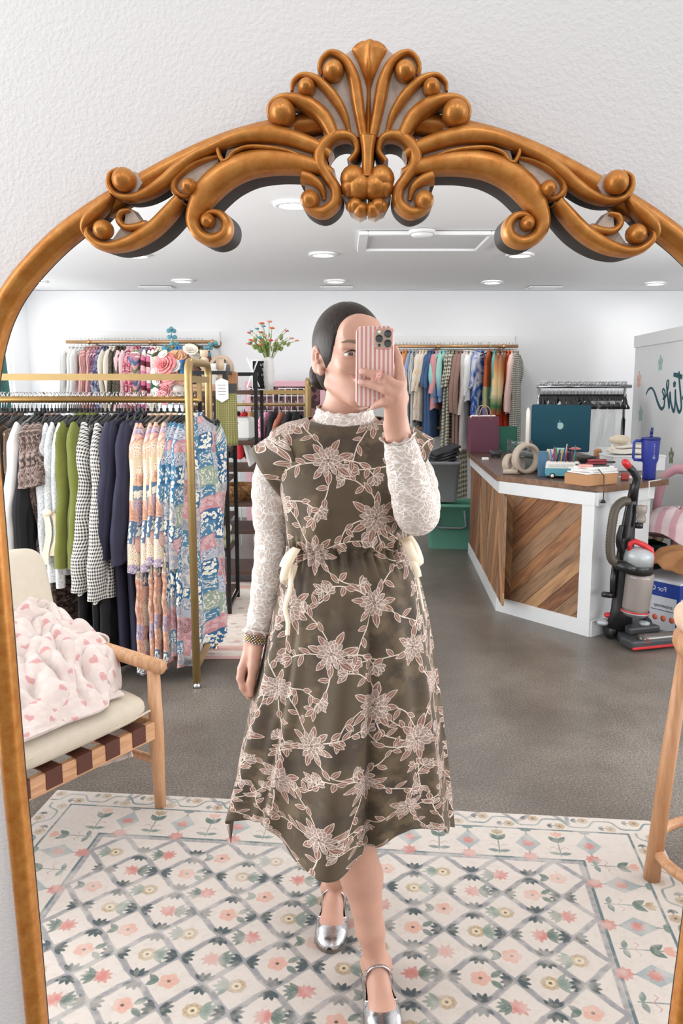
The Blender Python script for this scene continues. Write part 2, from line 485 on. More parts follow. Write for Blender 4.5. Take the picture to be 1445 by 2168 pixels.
mb = MB(); mb.box(((LEFTX + RIGHTX) / 2, BACK / 2 + 0.42, CEIL + 0.055), (RIGHTX - LEFTX + 0.3, BACK - 0.76, 0.1))
tag(mb.build('ceiling', M_CEIL), kind='structure')
# left wall with a long shop window opening  Y 0.95..5.45, z 0.45..2.2
mb = MB(); X = LEFTX - 0.06
mb.box((X, 6.0, CEIL / 2), (0.12, 1.1, CEIL)); mb.box((X, 8.74, CEIL / 2), (0.12, .56, CEIL)); mb.box((X, 7.5, 0.35), (0.12, 1.92, 0.7)); mb.box((X, 7.5, 2.28), (0.12, 1.92, 0.24))
mb.box((X, 0.75, CEIL / 2), (0.12, 0.40, CEIL))
mb.box((X, 3.2, 0.225), (0.12, 4.5, 0.45)); mb.box((X, 3.2, 2.3), (0.12, 4.5, 0.2))
tag(mb.build('wall_left', M_WALL), kind='structure')
mb = MB()
for y in (0.98, 2.45, 3.95, 5.42): mb.box((LEFTX - 0.05, y, 1.325), (0.06, 0.06, 1.75))
mb.box((LEFTX - 0.05, 3.2, 0.48), (0.06, 4.5, 0.06)); mb.box((LEFTX - 0.05, 3.2, 2.17), (0.06, 4.5, 0.06))
tag(mb.build('window_1', M_TRIM), kind='structure')
mb = MB()
for y in (6.58, 7.5, 8.43): mb.box((LEFTX - 0.05, y, 1.43), (0.06, 0.06, 1.46))
mb.box((LEFTX - 0.05, 7.5, .73), (0.06, 1.9, 0.06)); mb.box((LEFTX - 0.05, 7.5, 2.13), (0.06, 1.9, 0.06))
tag(mb.build('window_3', M_TRIM), kind='structure')
mb = MB()
for y in (1.28, 2.65, 4.05, 5.42): mb.box((RIGHTX + 0.05, y, 1.325), (0.06, 0.06, 1.75))
mb.box((RIGHTX + 0.05, 3.35, 0.48), (0.06, 4.2, 0.06)); mb.box((RIGHTX + 0.05, 3.35, 2.17), (0.06, 4.2, 0.06))
tag(mb.build('window_2', M_TRIM), kind='structure')  # invented window, put in with the added light on this side
mb = MB(); mb.box((0, 0, 0), (RIGHTX - LEFTX, 0.015, 0.10))
o = mb.build('baseboard_back', M_TRIM, loc=((LEFTX + RIGHTX) / 2, BACK - 0.008, 0.05)); tag(o, kind='structure')

# --- recessed lamps (trim ring + glowing lens)
M_LENS = mat('lamp_lens', '#fffdf8', 0.4, emit=9.0)
lamp0 = None; LN = 0
def lamp(px, py, label):
    global lamp0, LN
    p = onz(px, py, CEIL)
    if lamp0 is None:
        t = empty('ceiling_light', p)
        m = MB(); m.lathe([(0.075, -0.001), (0.105, -0.001), (0.108, -0.006), (0.105, -0.012), (0.078, -0.014), (0.075, -0.004)], 28, cap=False)
        m.build('trim_ring', M_TRIM, t)
        m = MB(); m.lathe([(0.0, -0.005), (0.076, -0.005)], 28, cap=False); m.build('lens', M_LENS, t)
        lamp0 = t
    else:
        t = copy_tree(lamp0); t.location = p
    tag(t, label, 'ceiling light', 'recessed ceiling downlights')
    l = area('downlight', (p.x, p.y, CEIL - 0.03), (0, 0, 0), 0.14, 0.14, 3.6, (1.0, 0.98, 0.95), 'DISK', pi)
    LN += 1
for px, py, lb in [(620, 432, 'round recessed downlight nearest the mirror, partly behind the carved crest'),
                   (288, 540, 'round recessed downlight peeking out below the left carved scroll'),
                   (683, 538, 'round recessed downlight to the left of the ceiling hatch'),
                   (1100, 539, 'round recessed downlight below the right carved scroll, near the ceiling hatch'),
                   (78, 596, 'round recessed downlight at the far left, by the mirror frame'),
                   (386, 594, 'round recessed downlight above the left wall clothes rail'),
                   (709, 595, 'round recessed downlight directly above the person in back row'),
                   (1041, 597, 'round recessed downlight above the right wall clothes rail'),
                   (1386, 600, 'round recessed downlight at the far right above the lettered partition')]:
    lamp(px, py, lb)
# attic hatch
p0 = onz(755, 527, CEIL); p1 = onz(1020, 527, CEIL); p2 = onz(1040, 490, CEIL); p3 = onz(742, 490, CEIL)
hx0, hx1, hy0, hy1 = p0.x, p1.x, p2.y - 0.02, p0.y
t = empty('attic_hatch', ((hx0 + hx1) / 2, (hy0 + hy1) / 2, CEIL), label='white framed rectangular attic hatch in the ceiling', cat='hatch')
w, d = hx1 - hx0, abs(hy1 - hy0)
m = MB()
for sx in (-1, 1): m.box((sx * (w / 2 - 0.03), 0, -0.012), (0.06, d, 0.024), bev=.004)
for sy in (-1, 1): m.box((0, sy * (d / 2 - 0.03), -0.012), (w - .12, 0.06, 0.024), bev=.004)
m.build('hatch_trim', M_TRIM, t)
m = MB(); m.box((0, 0, -0.004), (w - 0.12, d - 0.12, 0.008)); m.build('panel', mat('hatch_panel', '#e4e4e6', .7), t)
# smoke detector
p = onz(893, 488, CEIL)
t = empty('smoke_detector', p, label='round white smoke detector beside the ceiling hatch', cat='smoke detector')
m = MB(); m.lathe([(0.085, 0), (0.085, -0.012), (0.07, -0.016), (0.07, -0.03), (0.055, -0.042), (0.0, -0.044)], 28); m.build('housing', mat('detector_plastic', '#efefee', .4), t)
m = MB(); m.lathe([(0.074, -0.018), (0.076, -0.021), (0.074, -0.024)], 28, cap=False); m.build('vent_ring', mat('detector_grey', '#b9b9b9', .5), t)
# ceiling air vents
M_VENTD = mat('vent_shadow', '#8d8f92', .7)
v0 = None
for px, lb in [(332, 'white slatted ceiling air vent above left clothes rail'), (712, 'white slatted ceiling air vent above the person'), (1150, 'white slatted ceiling air vent above empty hanger rack')]:
    p = onz(px, 608, CEIL)
    if v0 is None:
        v0 = t = empty('air_vent', p)
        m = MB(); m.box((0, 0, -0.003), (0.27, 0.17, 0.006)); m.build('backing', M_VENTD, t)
        m = MB()
        for sx in (-1, 1): m.box((sx * .15, 0, -.008), (.03, .22, .016), bev=.003)
        for sy in (-1, 1): m.box((0, sy * .1, -.008), (.27, .03, .016), bev=.003)
        m.build('frame', M_TRIM, t)
        m = MB()
        for i in range(6): m.box((0, -.07 + i * .028, -.009), (.27, .012, .01))
        m.build('slats', M_TRIM, t)
    else:
        t = copy_tree(v0); t.location = p
    tag(t, lb, 'air vent', 'ceiling air vents')

# ================================================================ MIRROR FRAME AND THE WALL IT LEANS ON
MD = 0.815                                            # lens to mirror
MN = ray(800, 720).normalized()
MRT = Vector((1, 0, 0)); MRT = (MRT - MN * MRT.dot(MN)).normalized()
MUP = MRT.cross(MN).normalized()
def _ruv(px, py):
    d = ray(px, py); q = CAMP + d * ((MD - .02) / d.dot(MN)) - (CAMP + MN * MD); return q.dot(MRT), q.dot(MUP)
_a, _b = _ruv(779, 280), _ruv(745, 2168)
ROLL = -math.atan2(_a[0] - _b[0], _a[1] - _b[1])
MRT, MUP = (MRT * cos(ROLL) + MUP * sin(ROLL)), (MUP * cos(ROLL) - MRT * sin(ROLL))
MW = -MN                                               # towards the lens
MO = CAMP + MN * MD
MMAT = Matrix(((MRT.x, MUP.x, MW.x, MO.x), (MRT.y, MUP.y, MW.y, MO.y), (MRT.z, MUP.z, MW.z, MO.z), (0, 0, 0, 1)))
def uvm(px, py, w=0.02):
    d = ray(px, py); t = (MD - w) / d.dot(MN); q = CAMP + d * t - MO
    return (q.dot(MRT), q.dot(MUP))
UC = uvm(779, 280)[0]
g = NT('antique_gold_paint'); v = g.coord()
n1 = g.noise(v, 75, 5, 0.65); n2 = g.noise(v, 9, 3, 0.5)
g.col(g.mix(g.ramp(n1, [(0.3, (0,) * 3), (0.8, (1,) * 3)]), lin('#b86f28') + (1,), lin('#dc9d52') + (1,)))
g.rough(g.ramp(n2, [(0.3, (0.30,) * 3), (0.7, (0.42,) * 3)])); g.metal(0.45); g.bump(n1, 0.08, 0.002); M_GOLD = g.mat
M_BACK = mat('frame_back_black', '#150f0a', .6)  # near-black paints in the frame's rear as mirrored by the glass
M_LIME = mat('whitewash_in_grooves', '#dccbbd', .8, var=.18, vscale=90, bump=.2, bscale=200, bdist=.001)

def ribbon(mb, pts, base, h, back, mirror=False, m=7, prof=None):
    P = catmull(pts, m); n = len(P)
    if prof is None: prof = [(-1, -0.35), (-0.97, 0.25), (-0.82, 0.68), (-0.5, 0.92), (0, 1.0), (0.5, 0.92), (0.82, 0.68), (0.97, 0.25), (1, -0.35)]
    rows = []
    for i, (u, v_, w) in enumerate(P):
        a = P[max(i - 1, 0)]; b = P[min(i + 1, n - 1)]
        tx, ty = b[0] - a[0], b[1] - a[1]; L = math.hypot(tx, ty) or 1
        nx, ny = -ty / L, tx / L; w = max(w, 0.002)
        hh = h * min(1.0, w / 0.012) ** 0.5
        row = [(u - nx * w / 2, v_ - ny * w / 2, back)]
        row += [(u + nx * w / 2 * s_, v_ + ny * w / 2 * s_, base + hh * k) for s_, k in prof]
        row += [(u + nx * w / 2, v_ + ny * w / 2, back)]
        rows.append(row)
    if mirror: rows = [[(2 * UC - x, y, z) for x, y, z in r] for r in rows]
    mb.grid(rows)
    k = len(rows[0]); n0 = len(mb.v) - n * k
    for i in range(n0, len(mb.v)): pass
    # end caps
    mb.f.append(tuple(n0 + j for j in range(k))); mb.m.append(0); mb.sm.append(False)
    mb.f.append(tuple(n0 + (n - 1) * k + j for j in range(k - 1, -1, -1))); mb.m.append(0); mb.sm.append(False)
    # dark rear band, its colour stands in for the frame's reflection
    nf = (n - 1) * (k - 1)
    f0 = len(mb.f) - 2 - nf
    for i in range(n - 1):
        for j in (0, k - 2): mb.m[f0 + i * (k - 1) + j] = 1

K1 = lambda x, y: (540 + x / 3.0104, 80 + y / 3.0104)
K2 = lambda x, y: (150 + x / 2.89, 250 + y / 2.89)
PXM = MD / F
def tr(K, s, lst):
    out = []
    for x, y, w in lst:
        u, v_ = uvm(*K(x, y)); out.append((u, v_, w / s * PXM))
    return out
S1, S2 = 3.0104, 2.89
crest = [
    tr(K1, S1, [(690, 640, 70), (668, 520, 78), (650, 400, 92), (632, 290, 90), (595, 190, 74), (540, 130, 58), (480, 112, 48), (430, 150, 42), (412, 205, 36), (428, 245, 24)]),
    tr(K1, S1, [(600, 610, 34), (566, 500, 62), (505, 395, 78), (430, 310, 74), (355, 262, 56), (290, 258, 44), (245, 300, 38), (238, 350, 26)]),
    tr(K1, S1, [(500, 640, 90), (440, 520, 112), (345, 440, 112), (250, 405, 84), (165, 400, 60), (105, 445, 50), (98, 510, 40), (140, 550, 28)]),
    tr(K1, S1, [(600, 795, 40), (648, 730, 44), (628, 655, 56), (560, 632, 70), (485, 655, 82), (425, 725, 92), (418, 810, 88), (470, 900, 76), (515, 975, 76), (508, 1060, 78), (440, 1115, 78), (370, 1105, 62), (318, 1065, 44), (305, 1010, 30)]),
    tr(K1, S1, [(300, 890, 84), (370, 915, 74), (425, 965, 54), (442, 1040, 28)]),
]
crest_balls = [(500, 232, 62), (332, 335, 52), (178, 490, 78), (352, 1042, 58)]
arms = [
    tr(K2, S2, [(1590, 235, 60), (1500, 185, 96), (1340, 130, 110), (1200, 105, 120), (1040, 125, 96), (900, 180, 72), (760, 245, 66), (660, 320, 74), (580, 395, 78), (480, 462, 66), (380, 492, 54), (295, 478, 48), (248, 420, 44), (252, 352, 38), (300, 318, 28)]),
    tr(K2, S2, [(1600, 345, 60), (1500, 305, 100), (1360, 278, 130), (1220, 270, 150), (1080, 290, 160), (950, 350, 165), (845, 440, 165), (780, 550, 130), (758, 640, 100), (795, 715, 84), (870, 748, 80), (942, 718, 78), (958, 650, 66), (920, 595, 52), (860, 585, 42), (815, 615, 34), (812, 650, 22)]),
    tr(K2, S2, [(905, 240, 26), (820, 262, 40), (720, 310, 50), (650, 375, 50), (638, 440, 50), (685, 482, 44), (745, 470, 30)]),
    tr(K2, S2, [(912, 160, 22), (912, 220, 26), (940, 275, 28), (975, 262, 28), (1010, 220, 26), (1100, 190, 28), (1240, 198, 28), (1360, 225, 24), (1450, 270, 16)]),
    tr(K2, S2, [(675, 500, 74), (610, 580, 94), (510, 680, 98), (395, 752, 90), (280, 788, 72), (190, 780, 62), (125, 730, 52), (112, 680, 40), (150, 640, 26)]),
    tr(K2, S2, [(470, 655, 60), (400, 672, 54), (335, 668, 44), (298, 625, 38), (315, 580, 38), (368, 566, 26)]),
    tr(K2, S2, [(262, 478, 34), (205, 540, 74), (130, 615, 84), (95, 675, 56), (110, 730, 30)]),
]
arm_balls = [(340, 388, 68), (850, 638, 42), (735, 430, 46), (215, 690, 56)]
MIR = empty('arched_mirror_frame', (0, 0, 0), label='arched mirror frame in antique gold with carved scrollwork crest, leaning on white wall', cat='mirror')
MIR.matrix_world = MMAT
# frame tube
cl = [(98, 2560), (65, 2168), (34, 1840), (15, 1650), (-15, 1300), (-33, 1090), (-45, 940), (-46, 830), (-32, 735), (-8, 660), (34, 590), (108, 510), (190, 447), (290, 388), (400, 330), (500, 290), (600, 266), (700, 252), (779, 248)]
L = [uvm(*q) for q in cl]
VB = -1.385
u0 = L[0][0]; L[0] = (u0, VB + .25)
L = [(u0 + .002, VB)] + L
path = L + [(2 * UC - u, v_) for u, v_ in reversed(L[:-1])]
path = [p[:2] for p in catmull([(u, v_, 0.024) for u, v_ in path], 6)]
mb = MB(); ribbon(mb, [(u, v_, 0.0205) for u, v_ in path], 0.006, 0.014, -0.005, m=1, prof=[(-1, -0.6), (-1, 0.1), (-0.9, 0.5), (-.62, .72), (-.45, .74), (-0.2, .95), (0.1, 1.0), (0.5, 0.9), (0.85, 0.62), (1, 0.1), (1, -0.6)])
mb.grid([[(u0 - .014, VB - .012, z), (u0 - .014, VB + .014, z)] for z in (-.03, .018)])
ub = 2 * UC - u0
mb.box(((u0 + ub) / 2, VB, -.005), (ub - u0 + .02, .026, .045), bev=.005)
mb.build('frame_moulding', [M_GOLD, M_BACK], MIR)
# crest
mb = MB()
for mi in (False, True):
    for k, r_ in enumerate(crest): ribbon(mb, [(a_, b_, w_ * (.86 if k < 3 else .92)) for a_, b_, w_ in r_], 0.020, 0.016, -0.026 if k > 2 else 0.004, mi)
    for x, y, r_ in crest_balls:
        u, v_ = uvm(*K1(x, y)); u = 2 * UC - u if mi else u
        mb.ell((u, v_, 0.026), (r_ / S1 * PXM, r_ / S1 * PXM, 0.016), 18, 12)
# central fan wedge
c = tr(K1, S1, [(715, 660, 84), (716, 560, 52), (716, 420, 34), (717, 330, 36), (719, 250, 84), (721, 170, 150), (722, 110, 216), (722, 80, 226), (722, 55, 170), (722, 40, 110)])
ribbon(mb, [(UC, v_, w * .9) for u, v_, w in c], 0.020, 0.014, 0.004, prof=[(-1, -.35), (-.98, .2), (-.9, .55), (-.5, .62), (-.08, .9), (0, 1), (.08, .9), (.5, .62), (.9, .55), (.98, .2), (1, -.35)])
c = tr(K1, S1, [(700, 640, 110), (700, 740, 76), (700, 830, 70), (700, 900, 70)])
ribbon(mb, [(UC, v_, w) for u, v_, w in c], 0.022, 0.016, -.02)
for x, y, r_, h_ in [(625, 905, 78, 16), (660, 955, 84, 17), (610, 960, 60, 14), (640, 1072, 46, 13), (672, 1100, 46, 13), (615, 1080, 34, 10)]:
    u, v_ = uvm(*K1(x, y)); rr = r_ / S1 * PXM
    u = UC - abs(K1(706, 0)[0] - K1(x, 0)[0]) * PXM
    for s_ in (-1, 1): mb.ell((UC + s_ * (UC - u), v_, 0.024), (rr, rr, h_ / 1000), 16, 10)
mb.build('crest_carving', [M_GOLD, M_BACK], MIR)
# whitewashed backing between the crest petals
mb = MB()
def plate(K, pts, w0, w1, mir=False):
    q = [uvm(*K(x, y)) for x, y in pts]
    if mir: q = [(2 * UC - u, v_) for u, v_ in reversed(q)]
    m_ = MB(); m_.prism(q, w0, w1); m_.build('whitewash_inlay', [M_LIME], MIR)
for mi in (False, True):
    plate(K1, [(712, 640), (712, 75), (610, 92), (560, 130), (470, 120), (425, 170), (420, 240), (450, 290), (420, 290), (350, 262), (255, 290), (240, 350), (280, 390), (230, 400), (300, 440), (420, 520), (480, 620), (560, 640)], 0.002, 0.0245, mi)
    plate(K1, [(300, 870), (330, 845), (400, 840), (440, 900), (500, 960), (510, 1050), (440, 1110), (370, 1100), (330, 1060), (320, 960)], -.026, 0.0225, mi)
    plate(K1, [(560, 1010), (600, 1100), (660, 1135), (706, 1110), (706, 990), (600, 985)], -.026, 0.022, mi)
    plate(K1, [(20, 560), (130, 530), (250, 560), (240, 600), (120, 590)], 0.004, 0.019, mi)
    plate(K2, [(1480, 200), (1300, 165), (1120, 160), (960, 200), (940, 270), (1010, 240), (1100, 215), (1300, 240), (1480, 300)], 0.002, 0.0235, mi)
    plate(K2, [(905, 185), (760, 250), (660, 330), (640, 400), (680, 470), (760, 430), (830, 330), (905, 270)], 0.0, 0.0225, mi)
    plate(K2, [(300, 350), (270, 400), (300, 460), (390, 480), (440, 400), (400, 330)], 0.0, 0.0225, mi)
    plate(K2, [(830, 560), (800, 610), (800, 690), (860, 730), (930, 700), (940, 640), (900, 590)], 0.0, 0.0225, mi)
    plate(K2, [(140, 660), (130, 720), (190, 765), (280, 765), (400, 700), (440, 650), (380, 565), (340, 575), (330, 640), (260, 740), (180, 740), (170, 680)], 0.0, 0.0215, mi)
    plate(K2, [(690, 490), (690, 540), (640, 560), (640, 500)], 0.0, 0.024, mi)
for mi, nm in ((False, 'scrollwork'), (True, 'scrollwork')):
    mb = MB()
    for k, r_ in enumerate(arms): ribbon(mb, [(a_, b_, w_ * .93) for a_, b_, w_ in r_], 0.020 if k not in (3,) else 0.026, 0.015 if k not in (2, 3, 5) else .012, -0.028 if k in (1, 4) else (-.006 if k != 3 else .012), mi)
    for x, y, r_ in arm_balls:
        u, v_ = uvm(*K2(x, y)); u = 2 * UC - u if mi else u
        mb.ell((u, v_, 0.027), (r_ / S2 * PXM, r_ / S2 * PXM, 0.015), 18, 12)
    mb.build(nm, [M_GOLD, M_BACK], MIR)

# stucco wall with the arched opening, just behind the frame
g = NT('stucco_white'); v = g.coord('Object', (1, 1, 1))
n1 = g.noise(v, 260, 3, 0.55); n2 = g.noise(v, 70, 3, .5)
g.col(lin('#f0eff0') + (1,)); g.rough(0.8)
g.bump(g.math('ADD', g.ramp(n1, [(0.35, (0,) * 3), (0.7, (1,) * 3)]), g.math('MULTIPLY', n2, .5)), 0.24, 0.0014); M_STUCCO = g.mat
hole = [(UC + (u - UC) * 1.022, v_ * 1.022 if v_ > 0 else v_) for u, v_ in path]
hole = [q for q in hole] ; N = len(hole)
WU0, WU1, WV0, WV1 = -3.28, 4.5, -1.52, 1.03
cx_, cy_ = UC, -0.4
def proj(u, v_):
    dx, dy = u - cx_, v_ - cy_; ts = []
    if dx > 1e-9: ts.append((WU1 - cx_) / dx)
    if dx < -1e-9: ts.append((WU0 - cx_) / dx)
    if dy > 1e-9: ts.append((WV1 - cy_) / dy)
    if dy < -1e-9: ts.append((WV0 - cy_) / dy)
    t = min(ts); return (cx_ + dx * t, cy_ + dy * t)
ht = hole + [(hole[-1][0], VB - .01), (hole[0][0], VB - .01)]
outer = [proj(u, v_) for u, v_ in ht]
# insert the rectangle corners
A, B = [], []
for i in range(len(ht)):
    A.append(ht[i]); B.append(outer[i])
    q, r_ = outer[i], outer[(i + 1) % len(ht)]
    on = lambda p: {k for k, c_ in (('l', abs(p[0] - WU0) < 1e-6), ('r', abs(p[0] - WU1) < 1e-6), ('b', abs(p[1] - WV0) < 1e-6), ('t', abs(p[1] - WV1) < 1e-6)) if c_}
    if not (on(q) & on(r_)):
        e1, e2 = on(q), on(r_); es = e1 | e2
        cr = (WU0 if 'l' in es else WU1, WV0 if 'b' in es else WV1)
        A.append(((ht[i][0] + ht[(i + 1) % len(ht)][0]) / 2, (ht[i][1] + ht[(i + 1) % len(ht)][1]) / 2)); B.append(cr)
mb = MB(); n = len(A); w0, w1 = -0.014, -0.03
vs = [(u, v_, w0) for u, v_ in A] + [(u, v_, w0) for u, v_ in B] + [(u, v_, w1) for u, v_ in A] + [(u, v_, w1) for u, v_ in B]
fs = []
for i in range(n):
    j = (i + 1) % n
    fs += [(i, n + i, n + j, j), (2 * n + i, 2 * n + j, 3 * n + j, 3 * n + i), (i, j, 2 * n + j, 2 * n + i)]
mb.add(vs, fs, 0, False)
o = mb.build('wall_front', M_STUCCO); o.matrix_world = MMAT; tag(o, kind='structure')
# ================================================================ PERSON
M_SKIN = mat('skin', '#c89a86', 0.48, var=.07, vscale=18, sss=.12, bump=.04, bscale=350, bdist=.001)
M_LIP = mat('lip', '#b8706c', .4)
M_HAIR = None
g = NT('dark_brown_hair'); v = g.coord('Object', (240, 240, 40))
n1 = g.noise(v, 1.0, 3, .6, .3)
g.col(g.ramp(n1, [(0.3, lin('#120d0a')), (0.75, lin('#3a2c24'))])); g.rough(.45); g.p.inputs['Specular IOR Level'].default_value = .22; g.bump(n1, .4, .0015); M_HAIR = g.mat
def A(px, py, Y): return np.array(at(px, py, Y))

BODY = empty('person', (0.0, 1.88, 0.012), label='person with dark bun in brown floral midi dress, taking a phone photo', cat='person')
OFF = np.array(BODY.location)

# ---- joints
HC = A(741, 752, 1.87); YAW = R(22); TILT = R(3)
hr = np.array([cos(YAW), sin(YAW), 0.0]); hf = np.array([sin(YAW), -cos(YAW), 0.0]); hu = np.array([0, 0, 1.0])
hr2 = hr * cos(TILT) + hu * sin(TILT); hu2 = hu * cos(TILT) - hr * sin(TILT); hr, hu = hr2, hu2
HM = np.stack([hr, hf, hu], 1)
def H(r, f, u): return HC + hr * r + hf * f + hu * u
def nrm(v): v = np.array(v, float); return v / np.linalg.norm(v)

PH = dict(c=A(793, 776, 1.625))                       # phone centre
sh_l, el_l, wr_l = A(578, 945, 1.90), A(577, 1150, 1.915), A(545, 1345, 1.87)
sh_r, el_r, wr_r = A(872, 935, 1.90), A(884, 1105, 1.76), A(843, 925, 1.665)
hip_l, hip_r = np.array([-.075, 1.90, .80]), np.array([.085, 1.89, .80])
an_f, an_b = A(796, 2040, 1.79), A(707, 1880, 2.09)
kn_f, kn_b = A(750, 1775, 1.775), A(732, 1770, 1.94)

def build_body():
    f = Field((-.40, 1.50, -.01), (.36, 2.32, 1.74), 0.0036)
    # head
    f.ell(H(0, -.012, .024), (.0715, .092, .086), HM, 0)
    f.ell(H(0, .018, -.028), (.053, .068, .080), HM, .025)
    f.ell(H(0, .058, -.092), (.021, .022, .020), HM, .022)       # chin
    f.ell(H(0, .074, .050), (.045, .018, .03), HM, .03)           # forehead
    for s_ in (-1, 1):
        f.ell(H(s_ * .036, .062, -.022), (.019, .016, .018), HM, .016)  # cheek
        f.cone(H(s_ * .052, .0, -.062), H(s_ * .020, .055, -.092), .012, .012, .026)  # jaw
        f.cone(H(s_ * .012, .083, .018), H(s_ * .042, .070, .018), .007, .007, .012)  # brow
        f.ell(H(s_ * .031, .092, .002), (.0155, .012, .0072), HM, .006, 'sub')         # eye socket
        # ear
        e0 = nrm(hr * s_ * .55 - hf * .85); M_ = np.stack([nrm(np.cross(hu, e0)), e0, hu], 1)
        f.ell(H(s_ * .073, -.014, -.008), (.006, .017, .031), M_, .006)
        f.ell(H(s_ * .0785, -.010, -.002), (.007, .008, .019), M_, .003, 'sub')
        f.ell(H(s_ * .071, -.002, -.033), (.006, .008, .010), M_, .006)
        hx = [H(s_ * (.0765 + .002 * sin(t)), -.013 - .0150 * sin(t), -.008 + .0290 * cos(t)) for t in np.linspace(-.9, 2.6, 9)]
        for p_, q_ in zip(hx[:-1], hx[1:]): f.cone(p_, q_, .0038, .0038, .003)
        f.cone(H(s_ * .0765, -.010, .006), H(s_ * .0765, -.014, -.020), .003, .003, .003); f.ell(H(s_ * .0765, -.003, -.010), (.004, .004, .006), M_, .003)
    f.cone(H(0, .086, .010), H(0, .107, -.028), .0065, .0095, .012)   # nose
    for s_ in (-1, 1): f.ell(H(s_ * .010, .098, -.031), (.008, .009, .006), HM, .006)
    f.cone(H(-.020, .083, -.0535), H(.020, .083, -.0535), .0065, .0065, .010)  # mouth swell
    f.cone(H(-.022, .0925, -.0535), H(.022, .0925, -.0535), .0016, .0016, .003, 'sub')
    # neck and trunk
    nb = A(728, 905, 1.905)
    f.cone(H(0, -.020, -.060), nb, .0465, .050, .012)
    f.cone(nb, A(728, 960, 1.91), .050, .075, .02)
    f.cone(A(640, 945, 1.91), A(815, 940, 1.91), .040, .040, .03)
    f.ell(A(727, 1010, 1.90), (.125, .085, .15), None, .05)
    f.ell(A(730, 1160, 1.90), (.100, .075, .11), None, .06)
    f.ell(A(733, 1270, 1.90), (.130, .095, .12), None, .06)
    # arms
    f.chain([A(610, 960, 1.91), A(590, 985, 1.908), el_l, wr_l], [.030, .028, .026, .0225], .01)
    f.chain([A(830, 955, 1.91), A(866, 985, 1.885), el_r, wr_r], [.030, .028, .024, .0245], .01)
    # legs
    for hp, kn, an, ex in ((hip_l, kn_b, an_b, .0), (hip_r, kn_f, an_f, .0)):
        f.chain([hp, kn], [.085, .048], .03)
        cm = kn + (an - kn) * .33 + np.array([0, .018, 0])
        f.chain([kn, cm, kn + (an - kn) * .72, an], [.046, .047, .031, .0265], .02)
    # feet
    for an, d, roll in ((an_f, nrm((.10, -1, 0)), 0), (an_b, nrm((-.06, -1, 0)), 0)):
        heel = an - d * .035; heel[2] = .045
        ball = an + d * .105; ball[2] = .034; toe = an + d * .140; toe[2] = .028
        f.cone(an, heel, .027, .029, .02); f.cone(an, ball, .028, .024, .02); f.cone(heel, ball, .026, .022, .02)
        f.ell(ball, (.033, .036, .017), None, .02); f.cone(ball, toe, .020, .014, .01)
        f.ell(an + np.array([.026, 0, .0]), (.010, .012, .014), None, .012); f.ell(an - np.array([.026, 0, .0]), (.010, .012, .014), None, .012)
    # raised hand: back of the hand to the lens, fingers across the phone
    K6 = lambda x, y, Y: A(640 + x / 5.161, 620 + y / 5.161, Y)
    k1, k2, k3, k4 = K6(1070, 985, 1.622), K6(1055, 1040, 1.603), K6(1010, 1120, 1.600), K6(945, 1190, 1.612)
    palm = [(k1, .0125), (k2, .0125), (k3, .012), (k4, .011)]
    wr = K6(1020, 1440, 1.660)
    for k_, r_ in palm: f.cone(k_, wr + (k_ - K6(1010, 1100, 1.61)) * .35, r_, .017, .012)
    f.chain([wr, wr_r], [.0235, .0245], .01)
    f.chain([k1, K6(1062, 860, 1.628), K6(1040, 720, 1.632), K6(1012, 605, 1.636)], [.0115, .0095, .0085, .0068], .006)
    f.chain([k2, K6(930, 955, 1.598), K6(790, 895, 1.604), K6(650, 858, 1.6075)], [.0115, .0095, .0085, .0070], .004)
    f.chain([k3, K6(900, 1055, 1.594), K6(770, 1005, 1.602), K6(632, 975, 1.6075)], [.0110, .0092, .0082, .0066], .004)
    f.chain([k4, K6(890, 1190, 1.604), K6(830, 1215, 1.610), K6(762, 1250, 1.618)], [.0100, .0085, .0076, .0062], .004)
    th0 = K6(1090, 1150, 1.640)
    f.chain([th0, K6(1060, 1000, 1.657), K6(960, 860, 1.660), K6(880, 800, 1.652)], [.013, .0115, .0095, .0075], .008)
    # lowered hand: thumb side to the lens
    K7 = lambda x, y, Y: A(460 + x / 2.89, 1280 + y / 2.89, Y)
    w0 = K7(225, 225, 1.868); pc = K7(205, 350, 1.862)
    f.chain([wr_l, w0], [.023, .021], .01)
    for dx, Y in ((-30, 1.850), (-16, 1.868), (0, 1.884), (12, 1.896)):
        f.cone(w0, K7(185 + dx, 385, Y), .017, .0115, .012)
    for (x1, x2, x3, Y, dy) in ((140, 155, 182, 1.842, 0), (152, 170, 196, 1.860, 18), (168, 186, 210, 1.878, 12), (182, 200, 220, 1.893, -10)):
        f.chain([K7(x1 + 10, 395, Y + .006), K7(x1, 450 + dy, Y), K7(x2, 505 + dy, Y - .003), K7(x3, 550 + dy, Y + .002)], [.0112, .0095, .0085, .0070], .004)
    f.chain([K7(235, 280, 1.846), K7(222, 385, 1.835), K7(208, 470, 1.833), K7(205, 548, 1.838)], [.016, .0125, .0100, .0075], .008)
    return f.build('body', M_SKIN, BODY, 2, OFF), K6, K7
body, K6, K7 = build_body()

# ---- nails
M_NAIL = mat('nail', '#e6b3a8', .25)
for tip, back in ((K6(650, 858, 1.6005), K6(790, 895, 1.599)), (K6(632, 975, 1.6010), K6(770, 1005, 1.597)), (K6(762, 1250, 1.612), K6(830, 1215, 1.606))):
    d = nrm(tip - back); n = nrm(np.array([0, -1, 0]) - d * -d[1]); c_ = np.cross(d, n)
    m = MB(); m.ell((0, 0, 0), (.0058, .0045, .0012), 12, 6, 0, Matrix(np.stack([d, c_, n], 1).tolist()).to_4x4())
    m.build('fingernail', M_NAIL, body, tuple(tip - d * .001 - OFF))
